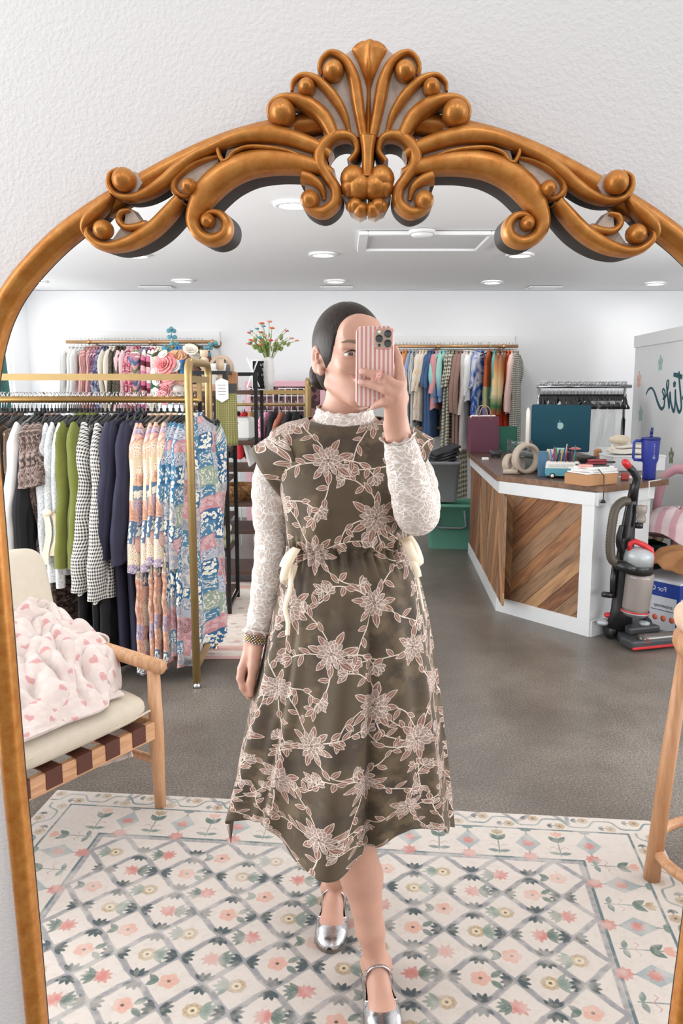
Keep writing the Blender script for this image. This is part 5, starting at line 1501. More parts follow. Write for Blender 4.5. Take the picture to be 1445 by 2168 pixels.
M_WHT = mat('white_cotton', '#dcdad8', .85, var=.03, vscale=20); M_WLACE = blotch('white_lace_top', ['#dfe0e0', '#c9cdcf', '#eceaea', '#b8bfc2'], 120)
M_BLACKT = mat('black_cotton', '#17161a', .9); M_PINKK = mat('pink_knit', '#d8a0a2', .9, bump=.2, bscale=400)
M_POLKA = dots('brown_polka', '#5d4a3c', '#dcd0c0', .030, .17); M_BFLOR = blotch('brown_floral', ['#4c3c36', '#6f5c54', '#85726a', '#3c2f2b', '#9a887e'], 75)
M_GING = gingham('black_white_gingham', '#23262e', '#e3dfd6', .0165)

# ================================================================ FRONT GOLD GARMENT RACK
RKX, RY0, RY1 = -.695, 3.80, 4.37; RYC = 4.085
RACK = empty('garment_rack', (RKX, RYC, 0), 0, 'brushed gold garment rack in front, packed with hanging clothes', 'garment rack')
def rack_end(x, mats, H_=1.545, dy=.285, r_=.019, parent=None, name='end_frame'):
    mb = MB(); rr = .06
    pts = [(x, -dy, .03), (x, -dy, H_ - rr)] + [(x, -dy + rr - rr * cos(t), H_ - rr + rr * sin(t)) for t in np.linspace(.2, pi / 2, 5)] + [(x, dy - rr + rr * sin(t), H_ - rr + rr * cos(t)) for t in np.linspace(0, pi / 2 - .2, 5)] + [(x, dy, H_ - rr), (x, dy, .03)]
    mb.tube(pts, r_, 10); return mb.build(name, mats, parent)
e_ = rack_end(0, M_BRASS, parent=RACK); rack_end(-1.75, M_BRASS, parent=RACK)
for x in (0, -1.75):
    mb = MB(); mb.box((x, 0, .10), (.022, .54, .026)); mb.build('foot_bar', M_BRASS, RACK)
    mb = MB(); mb.box((x, 0, 1.465), (.018, .54, .030)); mb.build('top_bracket', M_BRASS, RACK)
    mb = MB(); mb.box((x + .0, 0, 1.42), (.020, .030, .12)); mb.build('rail_drop', M_BRASS, RACK)
    for y in (-.285, .285):
        mb = MB(); mb.lathe([(.004, .03), (.008, .024), (.018, .016), (.020, 0), (0, 0)], 14, 0, Matrix.Translation((x, y, 0))); mb.build('levelling_foot', M_CHROME, RACK)
mb = MB(); mb.box((-.875, -.27, 1.475), (1.75, .016, .030)); mb.build('top_rail', M_BRASS, RACK)
mb = MB(); mb.tube([(-1.76, 0, 1.368), (.0, 0, 1.368)], .0165, 12); mb.build('hanging_rail', M_BRASSD, RACK)
mb = MB(); mb.box((-.875, .27, .10), (1.75, .022, .026)); mb.build('lower_rail', M_BRASS, RACK)

RAILZ = 1.386; RG = random.Random(11)
def railx(px): return (px - 722.5) / F * (RYC * cos(PITCH) - (RAILZ - CAMZ) * sin(PITCH))
ORD = ['first', 'second', 'third', 'fourth', 'fifth', 'sixth', 'seventh', 'eighth', 'ninth', 'tenth', 'eleventh', 'twelfth', 'thirteenth', 'fourteenth', 'fifteenth', 'sixteenth', 'seventeenth', 'eighteenth', 'nineteenth', 'twentieth']
def ordl(i, n, what, tail=''):
    if n == 1: return what + tail
    if n == 2: return ('left of two ' if i == 0 else 'right of two ') + what + PL(what) + tail
    return ORD[i] + ' from left of the ' + what + PL(what) + tail
def PL(w): return 'es' if w.endswith('dress') else 's'
def hordl(i, n, what, tail):
    return 'black hanger of the ' + ('' if n == 1 else ('left ' if i == 0 else 'right ') if n == 2 else ORD[i] + '-from-left ') + what + ', ' + tail
runs = [  # name, category, what, pixel positions on the rail, maker, garment half turn
    ('hanging_cardigan', 'cardigan', 'pink knit cardigan', [-8, 8], dict(mats=M_PINKK, L=.52, sl=.50, bw=.20)),
    ('hanging_dress', 'dress', 'brown polka dot dress', [24, 38, 52], dict(mats=M_POLKA, L=.98, sl=.0, bw=.25, fold=.012)),
    ('hanging_shirt', 'shirt', 'white long sleeved top', [66, 76], dict(mats=M_WHT, L=.62, sl=.62, sr=.055, bw=.22)),
    ('hanging_blouse', 'blouse', 'black glittering blouse', [86, 94], dict(mats=M_BLACKT, L=.85, sl=.70, bw=.23)),
    ('hanging_dress', 'dress', 'brown floral midi dress', [108, 122, 134], dict(mats=M_BFLOR, L=1.16, sl=.26, sr=.055, bw=.26, waist=(.42, .06), fold=.016, slv_bell=.5)),
    ('hanging_tunic', 'top', 'pale grey lace top', [146, 155, 163], dict(mats=M_WLACE, L=.72, sl=.74, sr=.040, bw=.22)),
    ('hanging_sweater', 'sweater', 'olive green sweater', [172, 184, 196, 208], dict(mats=M_OLIVE, L=.58, sl=.66, sr=.056, bw=.21, th=.024, cuff=.78, fold=.006)),
    ('hanging_dress', 'dress', 'black and white gingham dress', [226, 246], dict(mats=M_GING, L=.84, sl=.78, sr=.062, bw=.27, fold=.014, nf=4, slv_bell=.55)),
    ('hanging_dress', 'dress', 'black long dress', [216, 234, 252], dict(mats=M_BLACKT, L=1.22, sl=0, bw=.25, fold=.016, collar=False)),
    ('hanging_jacket', 'jacket', 'navy blue collared shirt', [264, 280, 296, 312], dict(mats=M_NAVY, L=.66, sl=.62, sr=.060, bw=.23, fold=.008)),
    ('hanging_dress', 'dress', 'peach patchwork shirt dress', [326, 340, 353, 366, 379], dict(mats=M_PWARM, L=1.20, sl=.66, sr=.050, bw=.25, fold=.016, nf=6)),
    ('hanging_dress', 'dress', 'blue and pink patchwork shirt dress', [392, 405, 418, 430, 446], dict(mats=M_PBLUE, L=1.17, sl=.64, sr=.050, bw=.25, fold=.016, nf=6)),
]
for ri, (nm, cat, what, pxs, kw) in enumerate(runs):
    pr = garment(nm, seed=ri + 3, detail=1.2, **kw)
    for i, px in enumerate(pxs):
        x = railx(px); rz = pi / 2 - R(RG.uniform(-6, 6) + (20 if ri > 6 else 15))
        if x > RKX - .02: x = RKX - .025 - .03 * 0
        p = (x, RYC, RAILZ)
        place(pr, i == 0, (p[0], p[1], p[2] - .020), rz, ordl(i, len(pxs), what, ' on front gold rack'), cat, what + 's on the front rack', (1, RG.uniform(.8, 1.05), RG.uniform(.97, 1.03)))
        hang(p, rz, hordl(i, len(pxs), what, 'front gold rack'), 'hangers on the front gold rack')
# navy trousers behind the shirts
def trousers(name, m, L=1.0, seed=0):
    mb = MB()
    for s_ in (-1, 1):
        G = []; U = []
        for i in range(14):
            t = i / 13; G.append([(s_ * .085 + (.088 + .012 * t) * cos(a), (.022 + .008 * t) * sin(a) + .006 * sin(t * 6 + s_), -.14 - t * L + .0 * a) for a in np.linspace(0, 2 * pi, 21)]); U.append([(a * .1, t * L) for a in np.linspace(0, 2 * pi, 21)])
        mb.grid(G, 0, False, U)
    mb.tube([(-.17, 0, -.135), (.17, 0, -.135)], .022, 10, flat=.9)
    return mb.build(name, m)
pr = trousers('hanging_trousers', M_NAVY, 1.10)
for i, px in enumerate([257, 272, 288, 304]):
    p = (railx(px), RYC, RAILZ); rz = pi / 2 + R(RG.uniform(-5, 8))
    place(pr, i == 0, p, rz, ORD[i] + ' from left of four navy wide leg trousers on front gold rack', 'trousers', 'navy trousers on the front rack')
    hang(p, rz, 'black velvet hanger holding the ' + ORD[i] + ' pair of navy trousers from left', 'hangers on the front gold rack')
# empty hangers bunched between the clothes
for i, px in enumerate([-18, 3, 14, 30, 45, 58, 92, 100, 116, 128, 138, 150, 159, 168, 178, 190, 202, 235]):
    hang((railx(px), RYC, RAILZ), pi / 2 + R(RG.uniform(-10, 10)), 'black velvet hanger squeezed between clothes on the left half of the front gold rack', 'spare hangers on the front gold rack')
# cream sash hanging from the brown floral dress
mb = MB(); mb.grid([[(x + .012 * sin(t * 5), .004 * sin(t * 3), -t * .25) for x in (-.014, 0, .014)] for t in np.linspace(0, 1, 12)]); mb.grid([[(x + .03 + .02 * sin(t * 4), .010, -t * .21) for x in (-.012, 0, .012)] for t in np.linspace(0, 1, 12)])
mb.ell((.01, 0, 0), (.024, .012, .018), 12, 8)
o = mb.build('cream_sash', M_RIB); p = at(95, 1085, RYC - .25); o.location = p; tag(o, 'cream fabric sash hanging from a brown floral dress', 'sash')

# ================================================================ WALL RAILS AT THE BACK
def wall_rail(x0, x1, z, label, flx):
    t = empty('wall_clothes_rail', ((x0 + x1) / 2, BACK - .30, z), 0, label, 'clothes rail'); w = (x1 - x0) / 2
    mb = MB(); mb.tube([(-w, 0, 0), (w, 0, 0)], .017, 10); mb.build('pipe', mat('copper_gold_pipe', '#c29a70', .4, metal=.75), t)
    for fx in flx:
        x = fx - (x0 + x1) / 2
        mb = MB(); mb.tube([(x, 0, 0), (x, .29, 0)], .015, 8); T = Matrix.Translation((x, .292, 0)) @ Matrix.Rotation(pi / 2, 4, 'X')
        mb.lathe([(.05, 0), (.05, .008), (.02, .014), (0, .014)], 18, 0, T); mb.ell((x, 0, 0), .026, 12, 8); mb.build('wall_bracket', MATS['copper_gold_pipe'], t)
    mb = MB(); mb.box((0, .285, .05), (2 * w + .05, .018, .14), bev=.003); mb.build('backboard', M_TRIM, t)
    return t
YB = BACK - .30
pl, pr_ = at(140, 724, YB), at(452, 728, YB); ZL = pl.z
wall_rail(pl.x, pr_.x, ZL, 'copper coloured clothes rail on back wall at left, hung with tops', [at(155, 0, YB).x, at(292, 0, YB).x, at(432, 0, YB).x])
ql, qr = at(800, 733, YB), at(1096, 736, YB); ZR = ql.z
wall_rail(ql.x, qr.x, ZR, 'copper coloured clothes rail on back wall at right, hung with bright clothes', [at(942, 0, YB).x, at(1088, 0, YB).x])

def fill(list_, z, rng_seed, where):
    rg = random.Random(rng_seed)
    for ri, (nm, cat, what, pxs, kw, rot) in enumerate(list_):
        pr = garment(nm, seed=ri * 7 + rng_seed, detail=.45, **kw)
        for i, px in enumerate(pxs):
            p = (at(px, 730, YB).x, YB, z + .018); rz = pi / 2 - R(abs(rot) * 1.6 + 4 + rg.uniform(-6, 6))
            place(pr, i == 0, p, rz, ordl(i, len(pxs), what, ' on ' + where), cat, what + 's on the ' + where, (1, rg.uniform(.8, 1.1), rg.uniform(.96, 1.04)))
            hang(p, rz, hordl(i, len(pxs), what, where), 'hangers on the ' + where)
M_SK = bands('sporty_bands', ['#efe9e6', '#d8779a', '#6e2536', '#f2c4c4', '#d98ab0'], .24); M_WAVE = bands('wavy_bands', ['#efe7e2', '#c98a98', '#5b7aa8', '#e9b9b4', '#8a8f6a'], .20, .025)
M_GRC = bands('green_cream', ['#ece6da', '#ece6da', '#2f7a52', '#ece6da'], .5); M_MUS = bands('mustard_knit', ['#c9962f', '#efeae0', '#efeae0', '#2a2a35', '#efeae0', '#2a2a35'], .62)
fill([
    ('hanging_dress', 'dress', 'white sheer dress', [150, 157, 165, 173, 181], dict(mats=M_WHT, L=.95, sl=.5, bw=.30), 8),
    ('hanging_blouse', 'blouse', 'dusty rose striped blouse', [189, 196, 203], dict(mats=bands('rose_stripe', ['#c08a88', '#d9b2aa', '#a86f70'], .05, axis=0), L=.85, sl=.45), 6),
    ('hanging_blouse', 'blouse', 'plum floral blouse', [210, 217], dict(mats=blotch('plum_print', ['#6c4662', '#a77a98', '#c9a4b4', '#574054'], 50), L=.82, sl=.45), 6),
    ('hanging_blouse', 'blouse', 'blue grey floral blouse', [224, 231], dict(mats=blotch('bluegrey_print', ['#5d607e', '#8d90ab', '#3f425c', '#b9bac8'], 50), L=.80, sl=.45), 5),
    ('hanging_blouse', 'blouse', 'cream blouse', [238, 245], dict(mats=mat('cream_cotton', '#e6dccd', .85), L=.72, sl=.5), 6),
    ('hanging_coat', 'coat', 'dark sequinned long top', [252, 260, 268], dict(mats=blotch('dark_sequin', ['#3a3530', '#5a5346', '#7a705c', '#28241f'], 90), L=.75, sl=.5), 5),
    ('hanging_sweater', 'sweater', 'pale pink pullover', [276, 284], dict(mats=mat('blush_knit', '#eec9ce', .9), L=.70, sl=.62, sr=.06), 12),
    ('hanging_tunic', 'top', 'raspberry print top', [292, 299], dict(mats=blotch('raspberry_print', ['#c25d76', '#e7a2ad', '#a23e58', '#edc9cb'], 45), L=.80, sl=.5), 6),
    ('hanging_sweater', 'sweater', 'wavy striped multicolour sweater', [307, 315], dict(mats=M_WAVE, L=.72, sl=.55, sr=.06), 14),
    ('hanging_sweater', 'sweater', 'pink and burgundy banded sweater', [324, 331], dict(mats=M_SK, L=.70, sl=.55), 6),
    ('hanging_sweater', 'sweater', 'cream and green banded sweater', [338, 345, 352], dict(mats=M_GRC, L=.74, sl=.55), 8),
    ('hanging_sweater', 'sweater', 'mustard and white striped sweater', [360, 367], dict(mats=M_MUS, L=.68, sl=.55, sr=.06), 8),
    ('hanging_shirt', 'shirt', 'bright blue shirt', [376, 383, 390, 397, 404], dict(mats=mat('sky_blue_cotton', '#4a8bcb', .85, var=.06, vscale=9), L=.78, sl=.6), 8),
    ('hanging_shirt', 'shirt', 'brown shirt', [413, 421, 429], dict(mats=mat('brown_cotton', '#7a4f3d', .85), L=.72, sl=.6), 6),
], ZL, 3, 'left back rail')
M_TDO = tiedye('orange_tiedye', ['#e8963a', '#f1dcc0', '#efe6da', '#e39138'], 7); M_TDB = tiedye('blue_tiedye', ['#20449a', '#2f62c0', '#e6e8ee', '#7f8fc4'], 6)
M_SUN = bands('sunset_ombre', ['#7a4a3a', '#c58a56', '#e8c48c', '#edd7a8', '#2f7a48', '#d9472a', '#cf3a22'], .82, const=False); M_BWC = gingham('olive_cream_check', '#3a3b2e', '#ded9c6', .034)
fill([
    ('hanging_dress', 'dress', 'white and black spotted dress', [838, 846], dict(mats=dots('spot_white', '#e6e2dd', '#33302f', .03, .2), L=.62, sl=.3), -6),
    ('hanging_blouse', 'blouse', 'orange blouse', [854, 861], dict(mats=mat('apricot_cotton', '#d9905a', .85, var=.08, vscale=10), L=.64, sl=.3), -8),
    ('hanging_shirt', 'shirt', 'pale blue shirt', [868], dict(mats=mat('pale_blue_cotton', '#9fb2d6', .85), L=.60, sl=.3), -8),
    ('hanging_shirt', 'shirt', 'grey striped shirt', [876, 883], dict(mats=bands('grey_stripe', ['#dfe0e0', '#9aa1a4', '#eceaea', '#6e777d'], .045, axis=0), L=.72, sl=.35), -12),
    ('hanging_dress', 'dress', 'orange and white tie dye dress', [891, 898, 905], dict(mats=M_TDO, L=.70, sl=.35, sr=.06, bw=.27), -12),
    ('hanging_shirt', 'shirt', 'denim blue shirt', [912, 918], dict(mats=mat('denim', '#4a6792', .85, var=.08, vscale=30), L=.84, sl=.3), -8),
    ('hanging_tunic', 'top', 'pink ruffled top', [925], dict(mats=mat('rose_cotton', '#dd9da0', .85), L=.55, sl=.35, sr=.06), -10),
    ('hanging_tunic', 'top', 'aqua and blue dip dyed top', [933, 940], dict(mats=bands('aqua_dip', ['#a9dcd2', '#a9dcd2', '#7d9ac4', '#7d9ac4'], .74, const=False), L=.50, sl=.40, sr=.06), -10),
    ('hanging_dress', 'dress', 'dark checked long dress', [952, 959], dict(mats=M_BWC, L=1.0, sl=.3, bw=.28), -14),
    ('hanging_dress', 'dress', 'mauve brown linen dress', [969, 976], dict(mats=mat('mauve_linen', '#9b7c72', .9, var=.08, vscale=14), L=.98, sl=.55, sr=.055), -10),
    ('hanging_dress', 'dress', 'light grey knit dress', [984, 990], dict(mats=mat('grey_linen', '#cfc8c2', .9, var=.06, vscale=14), L=1.02, sl=.6), -10),
    ('hanging_tunic', 'top', 'white eyelet top', [999], dict(mats=blotch('eyelet', ['#efefee', '#dfe2e4', '#f4f3f2'], 90), L=.48, sl=.38, sr=.065), -10),
    ('hanging_dress', 'dress', 'cobalt blue tie dye dress', [1013, 1019], dict(mats=M_TDB, L=.86, sl=.3, bw=.25), -14),
    ('hanging_dress', 'dress', 'rust and sage colour block dress', [1036], dict(mats=bands('rust_sage', ['#b5552f', '#c8643a', '#b9b98a', '#8d7fae'], .86), L=.80, sl=0, sw=.16, bw=.18), -10),
    ('hanging_shirt', 'shirt', 'seafoam green shirt', [1047], dict(mats=mat('seafoam', '#6aa79c', .85), L=.82, sl=.4), -6),
    ('hanging_dress', 'dress', 'sunset ombre dress', [1056, 1072], dict(mats=M_SUN, L=.84, sl=.55, sr=.07, bw=.22), -12),
    ('hanging_tunic', 'top', 'grey patterned scarf top', [1064], dict(mats=blotch('scarf_print', ['#7b6d74', '#a1949a', '#5e5359', '#b9aeb0'], 70), L=.40, sl=0, sw=.12), -8),
    ('hanging_tunic', 'top', 'flame orange top', [1078], dict(mats=mat('flame', '#dd5a26', .85, var=.1), L=.95, sl=0, sw=.13, bw=.10), -8),
    ('hanging_shirt', 'shirt', 'blush pink wide sleeved shirt', [1085], dict(mats=mat('blush_cotton', '#e2c0b8', .85), L=.62, sl=.55, sr=.07), -8),
    ('hanging_dress', 'dress', 'small black check long dress', [1090, 1094], dict(mats=gingham('small_check', '#35372f', '#dcd8cb', .022), L=1.0, sl=.3), -10),
], ZR, 5, 'right back rail')
# an empty triangular hanger among them
hang((at(1036, 730, YB).x, YB - .02, ZR + .018), .35, 'black hanger turned broadside, showing its empty triangle on right back rail', 'hangers on the right back wall rail')
# SALE card above the rail
p = at(881, 716, BACK - .02); SG = empty('sale_sign', p, 0, 'small white card with blue SALE letters above right rail', 'sign')
mb = MB(); mb.box((0, 0, 0), (.105, .004, .078), bev=.001); mb.build('card', mat('card_white', '#f6f6f8', .6), SG)
text_mesh('lettering', 'SALE', .040, mat('sale_blue', '#4a8fc6', .6), SG, (0, -.0024, .004), (pi / 2, 0, 0))
# lower rail and long garments hanging under the right rail
pl, pr_ = at(884, 906, YB), at(1090, 908, YB); wall_rail(pl.x, pr_.x, pl.z, 'lower copper clothes rail behind the person shoulder and shopping bags', [pl.x + .05, pr_.x - .05])
pr = trousers('hanging_trousers', gingham('olive_plaid', '#4a4a36', '#d9d3bd', .05), .78)
for i, px in enumerate([962, 978]):
    q = (at(px, 906, YB).x, YB, pl.z + .018); place(pr, i == 0, q, pi / 2 - R(25), ('left' if i == 0 else 'right') + ' one of two pairs of olive plaid trousers on lower rail', 'trousers', 'olive plaid trousers'); hang(q, pi / 2 - R(25), 'black hanger holding the ' + ('left' if i == 0 else 'right') + ' pair of olive plaid trousers', 'hangers on the lower rail')
# ================================================================ CASH COUNTER
TZ = .875; BZ = .838
A_, B_, C_, D_ = (1.105, 6.97), (1.010, 5.165), (1.434, 4.615), (1.86, 4.93)
M_WHITEP = mat('white_panel_paint', '#e2e4e5', .5, var=.03, vscale=6)
CT = empty('sales_counter', (1.35, 5.4, 0), 0, 'white sales counter faced with reclaimed wood planks in a chevron pattern', 'counter')
def toC(p): return (p[0] - 1.35, p[1] - 5.4)
def wall_panel(mb, p, q, z0, z1, th, inward=True):
    """upright slab from p to q (plan), thickness th inward (to the left of p->q is outward when False)"""
    d = np.array([q[0] - p[0], q[1] - p[1]]); L = np.hypot(*d); d /= L; n = np.array([-d[1], d[0]])
    a = [tuple(np.array(p)), tuple(np.array(q)), tuple(np.array(q) + n * th), tuple(np.array(p) + n * th)]
    mb.prism([toC(x) for x in a], z0, z1)
# carcass: A-B, B-C, C-D faces (outside lies to the right of the direction A->B->C->D)
mb = MB()
for p, q in ((A_, B_), (B_, C_), (C_, D_)): wall_panel(mb, p, q, 0.0, BZ, .03)
wall_panel(mb, D_, (1.80, 5.30), 0, BZ, .03); wall_panel(mb, (1.45, 6.97), A_, 0, BZ, .03)
mb.build('carcass', M_WHITEP, CT)
def facing(p, q, z0, z1, s0, s1, off, th, name, m):
    d = np.array([q[0] - p[0], q[1] - p[1]]); L = np.hypot(*d); d /= L; n = np.array([d[1], -d[0]])
    P = lambda s_, o_: toC(tuple(np.array(p) + d * s_ + n * o_))
    mb = MB(); mb.prism([P(s0, off), P(s0, off + th), P(s1 if s1 > 0 else L + s1, off + th), P(s1 if s1 > 0 else L + s1, off)][::-1], z0, z1); return mb.build(name, m, CT)
for p, q in ((A_, B_), (B_, C_), (C_, D_)):
    facing(p, q, 0, .092, -.006, 0.006 if False else -.0 or math.hypot(q[0] - p[0], q[1] - p[1]) + .006, 0, .018, 'base_board', M_WHITEP)
    facing(p, q, BZ - .075, BZ, -.006, math.hypot(q[0] - p[0], q[1] - p[1]) + .006, 0, .020, 'apron_board', M_WHITEP)
facing(B_, C_, .092, BZ - .075, .615, math.hypot(C_[0] - B_[0], C_[1] - B_[1]) + .004, 0, .016, 'corner_board', M_WHITEP)
# chevron planks
def plankmat(name, c0, c1, c2):
    g = NT(name); v = g.coord('UV', (2.2, 26, 1)); a = g.noise(v, 2.2, 6, .65, .5); b = g.noise(g.coord('UV', (1.2, 7, 1)), 3, 4, .6); k = g.noise(g.coord('UV', (9, 16, 1)), 1.6, 3, .5)
    c = g.ramp(a, [(.3, lin(c0)), (.68, lin(c1))]); c = g.mix(g.ramp(b, [(.48, (0,) * 3), (.72, (.75,) * 3)]), c, lin(c2) + (1,)); c = g.mix(g.ramp(k, [(.72, (0,) * 3), (.80, (.85,) * 3)]), c, lin('#2c211a') + (1,))
    g.col(c); g.rough(.75); g.bump(a, .3, .003); MATS[name] = g.mat; return g.mat
PLK = [plankmat('reclaimed_plank', '#835638', '#ae7f56', '#5f4330'), plankmat('pale_plank', '#9a704c', '#c39a70', '#7a5a42'), plankmat('grey_plank', '#7d5f47', '#a98565', '#574436'), plankmat('red_plank', '#6d452d', '#99694a', '#4a3325')]
def clip(poly, a, b, c):
    out = []
    for i in range(len(poly)):
        p, q = poly[i], poly[(i + 1) % len(poly)]; dp, dq = a * p[0] + b * p[1] - c, a * q[0] + b * q[1] - c
        if dp <= 0: out.append(p)
        if (dp < 0 < dq) or (dq < 0 < dp): t = dp / (dp - dq); out.append((p[0] + (q[0] - p[0]) * t, p[1] + (q[1] - p[1]) * t))
    return out
def chevron(p, q, z0, z1, zones, width, off, seed):
    rg = random.Random(seed); d = np.array([q[0] - p[0], q[1] - p[1]]); L = np.hypot(*d); d /= L; n = np.array([d[1], -d[0]]); mb = MB()
    for s0, s1, ang in zones:
        u = (cos(ang), sin(ang)); v = (-sin(ang), cos(ang)); k = -6.0
        while k < 6:
            w = width * rg.uniform(.75, 1.2)
            poly = [(s0, z0), (s1, z0), (s1, z1), (s0, z1)]
            poly = clip(poly, v[0], v[1], k + w - .0022); poly = clip(poly, -v[0], -v[1], -k - .0) if len(poly) > 2 else []
            if len(poly) > 2:
                o_ = off + rg.uniform(0, .005); mi = rg.randrange(4); ru, rv = rg.uniform(0, 9), rg.uniform(0, 9)
                P3 = lambda s_, z_, oo: toC(tuple(np.array(p) + d * s_ + n * oo)) + (z_,)
                m = len(poly); n0 = len(mb.v)
                vs = [P3(s_, z_, o_) for s_, z_ in poly] + [P3(s_, z_, 0) for s_, z_ in poly]
                mb.add(vs, [tuple(range(m))] + [(i, m + i, m + (i + 1) % m, (i + 1) % m) for i in range(m)], mi, False)
                for i, (s_, z_) in enumerate(poly):
                    mb.uv[n0 + i] = (s_ * u[0] + z_ * u[1] + ru, s_ * v[0] + z_ * v[1] + rv); mb.uv[n0 + m + i] = mb.uv[n0 + i]
            k += w
    return mb.build('plank_panel', PLK, CT)
chevron(B_, C_, .092, BZ - .075, [(.004, .105, -R(52)), (.105, .615, R(43))], .082, .008, 4)
chevron(A_, B_, .092, BZ - .075, [(.0, .75, R(62)), (.75, 1.20, -R(60)), (1.20, 1.78, R(66)), (1.78, 2.04, -R(62))], .10, .008, 6)
# worktop
M_TOP = wood('dark_walnut_top', '#3d2a22', '#67493a', 1, .8, .35); M_TOPE = wood('walnut_edge', '#5a3d2b', '#8a6548', 0, .8, .5)
A2, B2, C2, D2 = (1.054, 6.90), (.974, 5.17), (1.475, 4.60), (1.976, 4.96)
mb = MB(); pts = [A2, B2, C2, D2, (2.0, 5.5), (1.98, 6.92)]; mb.prism([toC(p) for p in pts], BZ, TZ)
for i in range(2, len(mb.f)): mb.m[i] = 1
o = mb.build('worktop', [M_TOP, M_TOPE]); o.location = (1.35, 5.4, 0); shade(o, .003); tag(o, 'dark walnut worktop lying on the sales counter', 'worktop')

def onc(px, py): return onz(px, py, TZ)
M_KRAFT = mat('kraft_card', '#b98a62', .8, var=.06, vscale=10); M_PAPER = mat('white_paper', '#eeeeec', .7)
# ---- paper bags
def paper_bag(p, w, h, d, rz, color, label, handles=True):
    t = empty('paper_bag', p, rz, label, 'bag'); m = mat('bag_' + color.strip('#'), color, .75, var=.08, vscale=7, bump=.25, bscale=16, bdist=.01)
    mb = MB(); G = []
    for z, k, j in ((0, 1, 1), (h * .02, 1.0, 1), (h * .35, .99, .94), (h * .7, .97, .8), (h * .98, .965, .74)):
        x, y = w / 2 * k, d / 2 * j
        G.append([(-x, -y, z), (0, -y - .002, z), (x, -y, z), (x, 0, z) if z < h * .3 else (x - .03 * z / h, 0, z), (x, y, z), (0, y, z), (-x, y, z), (-x, 0, z) if z < h * .3 else (-x + .03 * z / h, 0, z)])
    mb.grid(G, 0, True, smooth=False); mb.add(G[0], [tuple(range(7, -1, -1))], 0, False); o = mb.build('bag_body', m, t); so = o.modifiers.new('t', 'SOLIDIFY'); so.thickness = .002
    mb = MB(); mb.box((0, -d / 2 - .0015, h * .12), (w * .98, .002, h * .22)); mb.build('bottom_fold', m, t)
    if handles:
        for y in (-d * .36, d * .36):
            mb = MB(); mb.tube([(-w * .2, y, h * .90)] + [(-w * .2 * cos(q), y, h * .99 + h * .27 * sin(q)) for q in np.linspace(.1, pi - .1, 12)] + [(w * .2, y, h * .90)], .0042, 8); mb.build('rope_handle', mat('rope_handle', '#b89a80', .8), t)
        mb = MB()
        rg = random.Random(2)
        for i in range(7): mb.ell((-w * .36 + i * w * .12, rg.uniform(-.02, .02), h * .965), (w * .10, d * .22, h * .05), 8, 6)
        mb.build('tissue', mat('tissue_paper', '#f2e4de', .8), t)
    return t
p = onc(1021, 957); paper_bag(p, .245, .305, .12, R(10), '#6d3f50', 'burgundy paper carrier bag with rope handles standing on the counter')
p = onc(1071, 956); paper_bag(p, .16, .215, .10, R(4), '#2c6a58', 'dark green paper bag behind the burgundy bag on the counter', False)
# ---- computer
p = onc(1197, 968) + Vector((0, .20, 0)); IM = empty('computer', (p.x, p.y, TZ), R(-24), 'teal all-in-one desktop computer seen from behind on the counter', 'computer')
M_TEAL = mat('teal_metal', '#0f4656', .38, metal=.5)
W_, H_ = .462, .372
mb = MB(); slab(mb, W_, H_, .016, -.006, .006, (0, .215), 0, .002); mb.build('display_shell', M_TEAL, IM)
mb = MB(); slab(mb, W_ - .02, H_ - .02, .012, -.0075, -.0058, (0, .215), 0, .0005); mb.build('screen', mat('screen_black', '#0b0c0f', .12), IM)
mb = MB(); mb.box((0, .035, .0035), (.13, .13, .007), bev=.002); mb.tube([(0, .05, .006), (0, .055, .10), (0, .006, .15)], .03, 8, flat=.25, up=(1, 0, 0)); mb.build('stand', mat('pale_teal_metal', '#8fb3b6', .4, metal=.5), IM)
def apple(): 
    P = []
    for k in range(64):
        a = 2 * pi * k / 64; x, y = sin(a), cos(a); r_ = .92 + .10 * abs(sin(a)) ** 2; yy = y * (1.02 if y < 0 else .92)
        if y > 0: yy -= .16 * math.exp(-(x / .22) ** 2)
        else: yy += .10 * math.exp(-(x / .20) ** 2)
        xx = x * r_ * (1.0 if y > 0 else .90 + .10 * (1 + y)) * .86
        dx, dy = xx + .96, yy - .12                                # bite, mirrored to the left
        dd = math.hypot(dx, dy)
        if dd < .36: xx = -.96 + dx / dd * .36; yy = .12 + dy / dd * .36
        P.append((xx, yy))
    return P
mb = MB(); s_ = .030; T = Matrix.Translation((0, .0,  .235)) 
mb.prism([(x * s_, y * s_) for x, y in apple()][::-1], .0060, .0066, 0, T @ XZ)
mb.prism([(s_ * (-.02 - .34 * q * .8 + .13 * k), s_ * (1.0 + .42 * q + .07 * k)) for q, k in ((0, 0), (.5, -1), (1, 0), (.5, 1))], .0060, .0066, 0, T @ XZ)
o = mb.build('fruit_emblem', mat('emblem_mint', '#a9cfca', .25), IM)
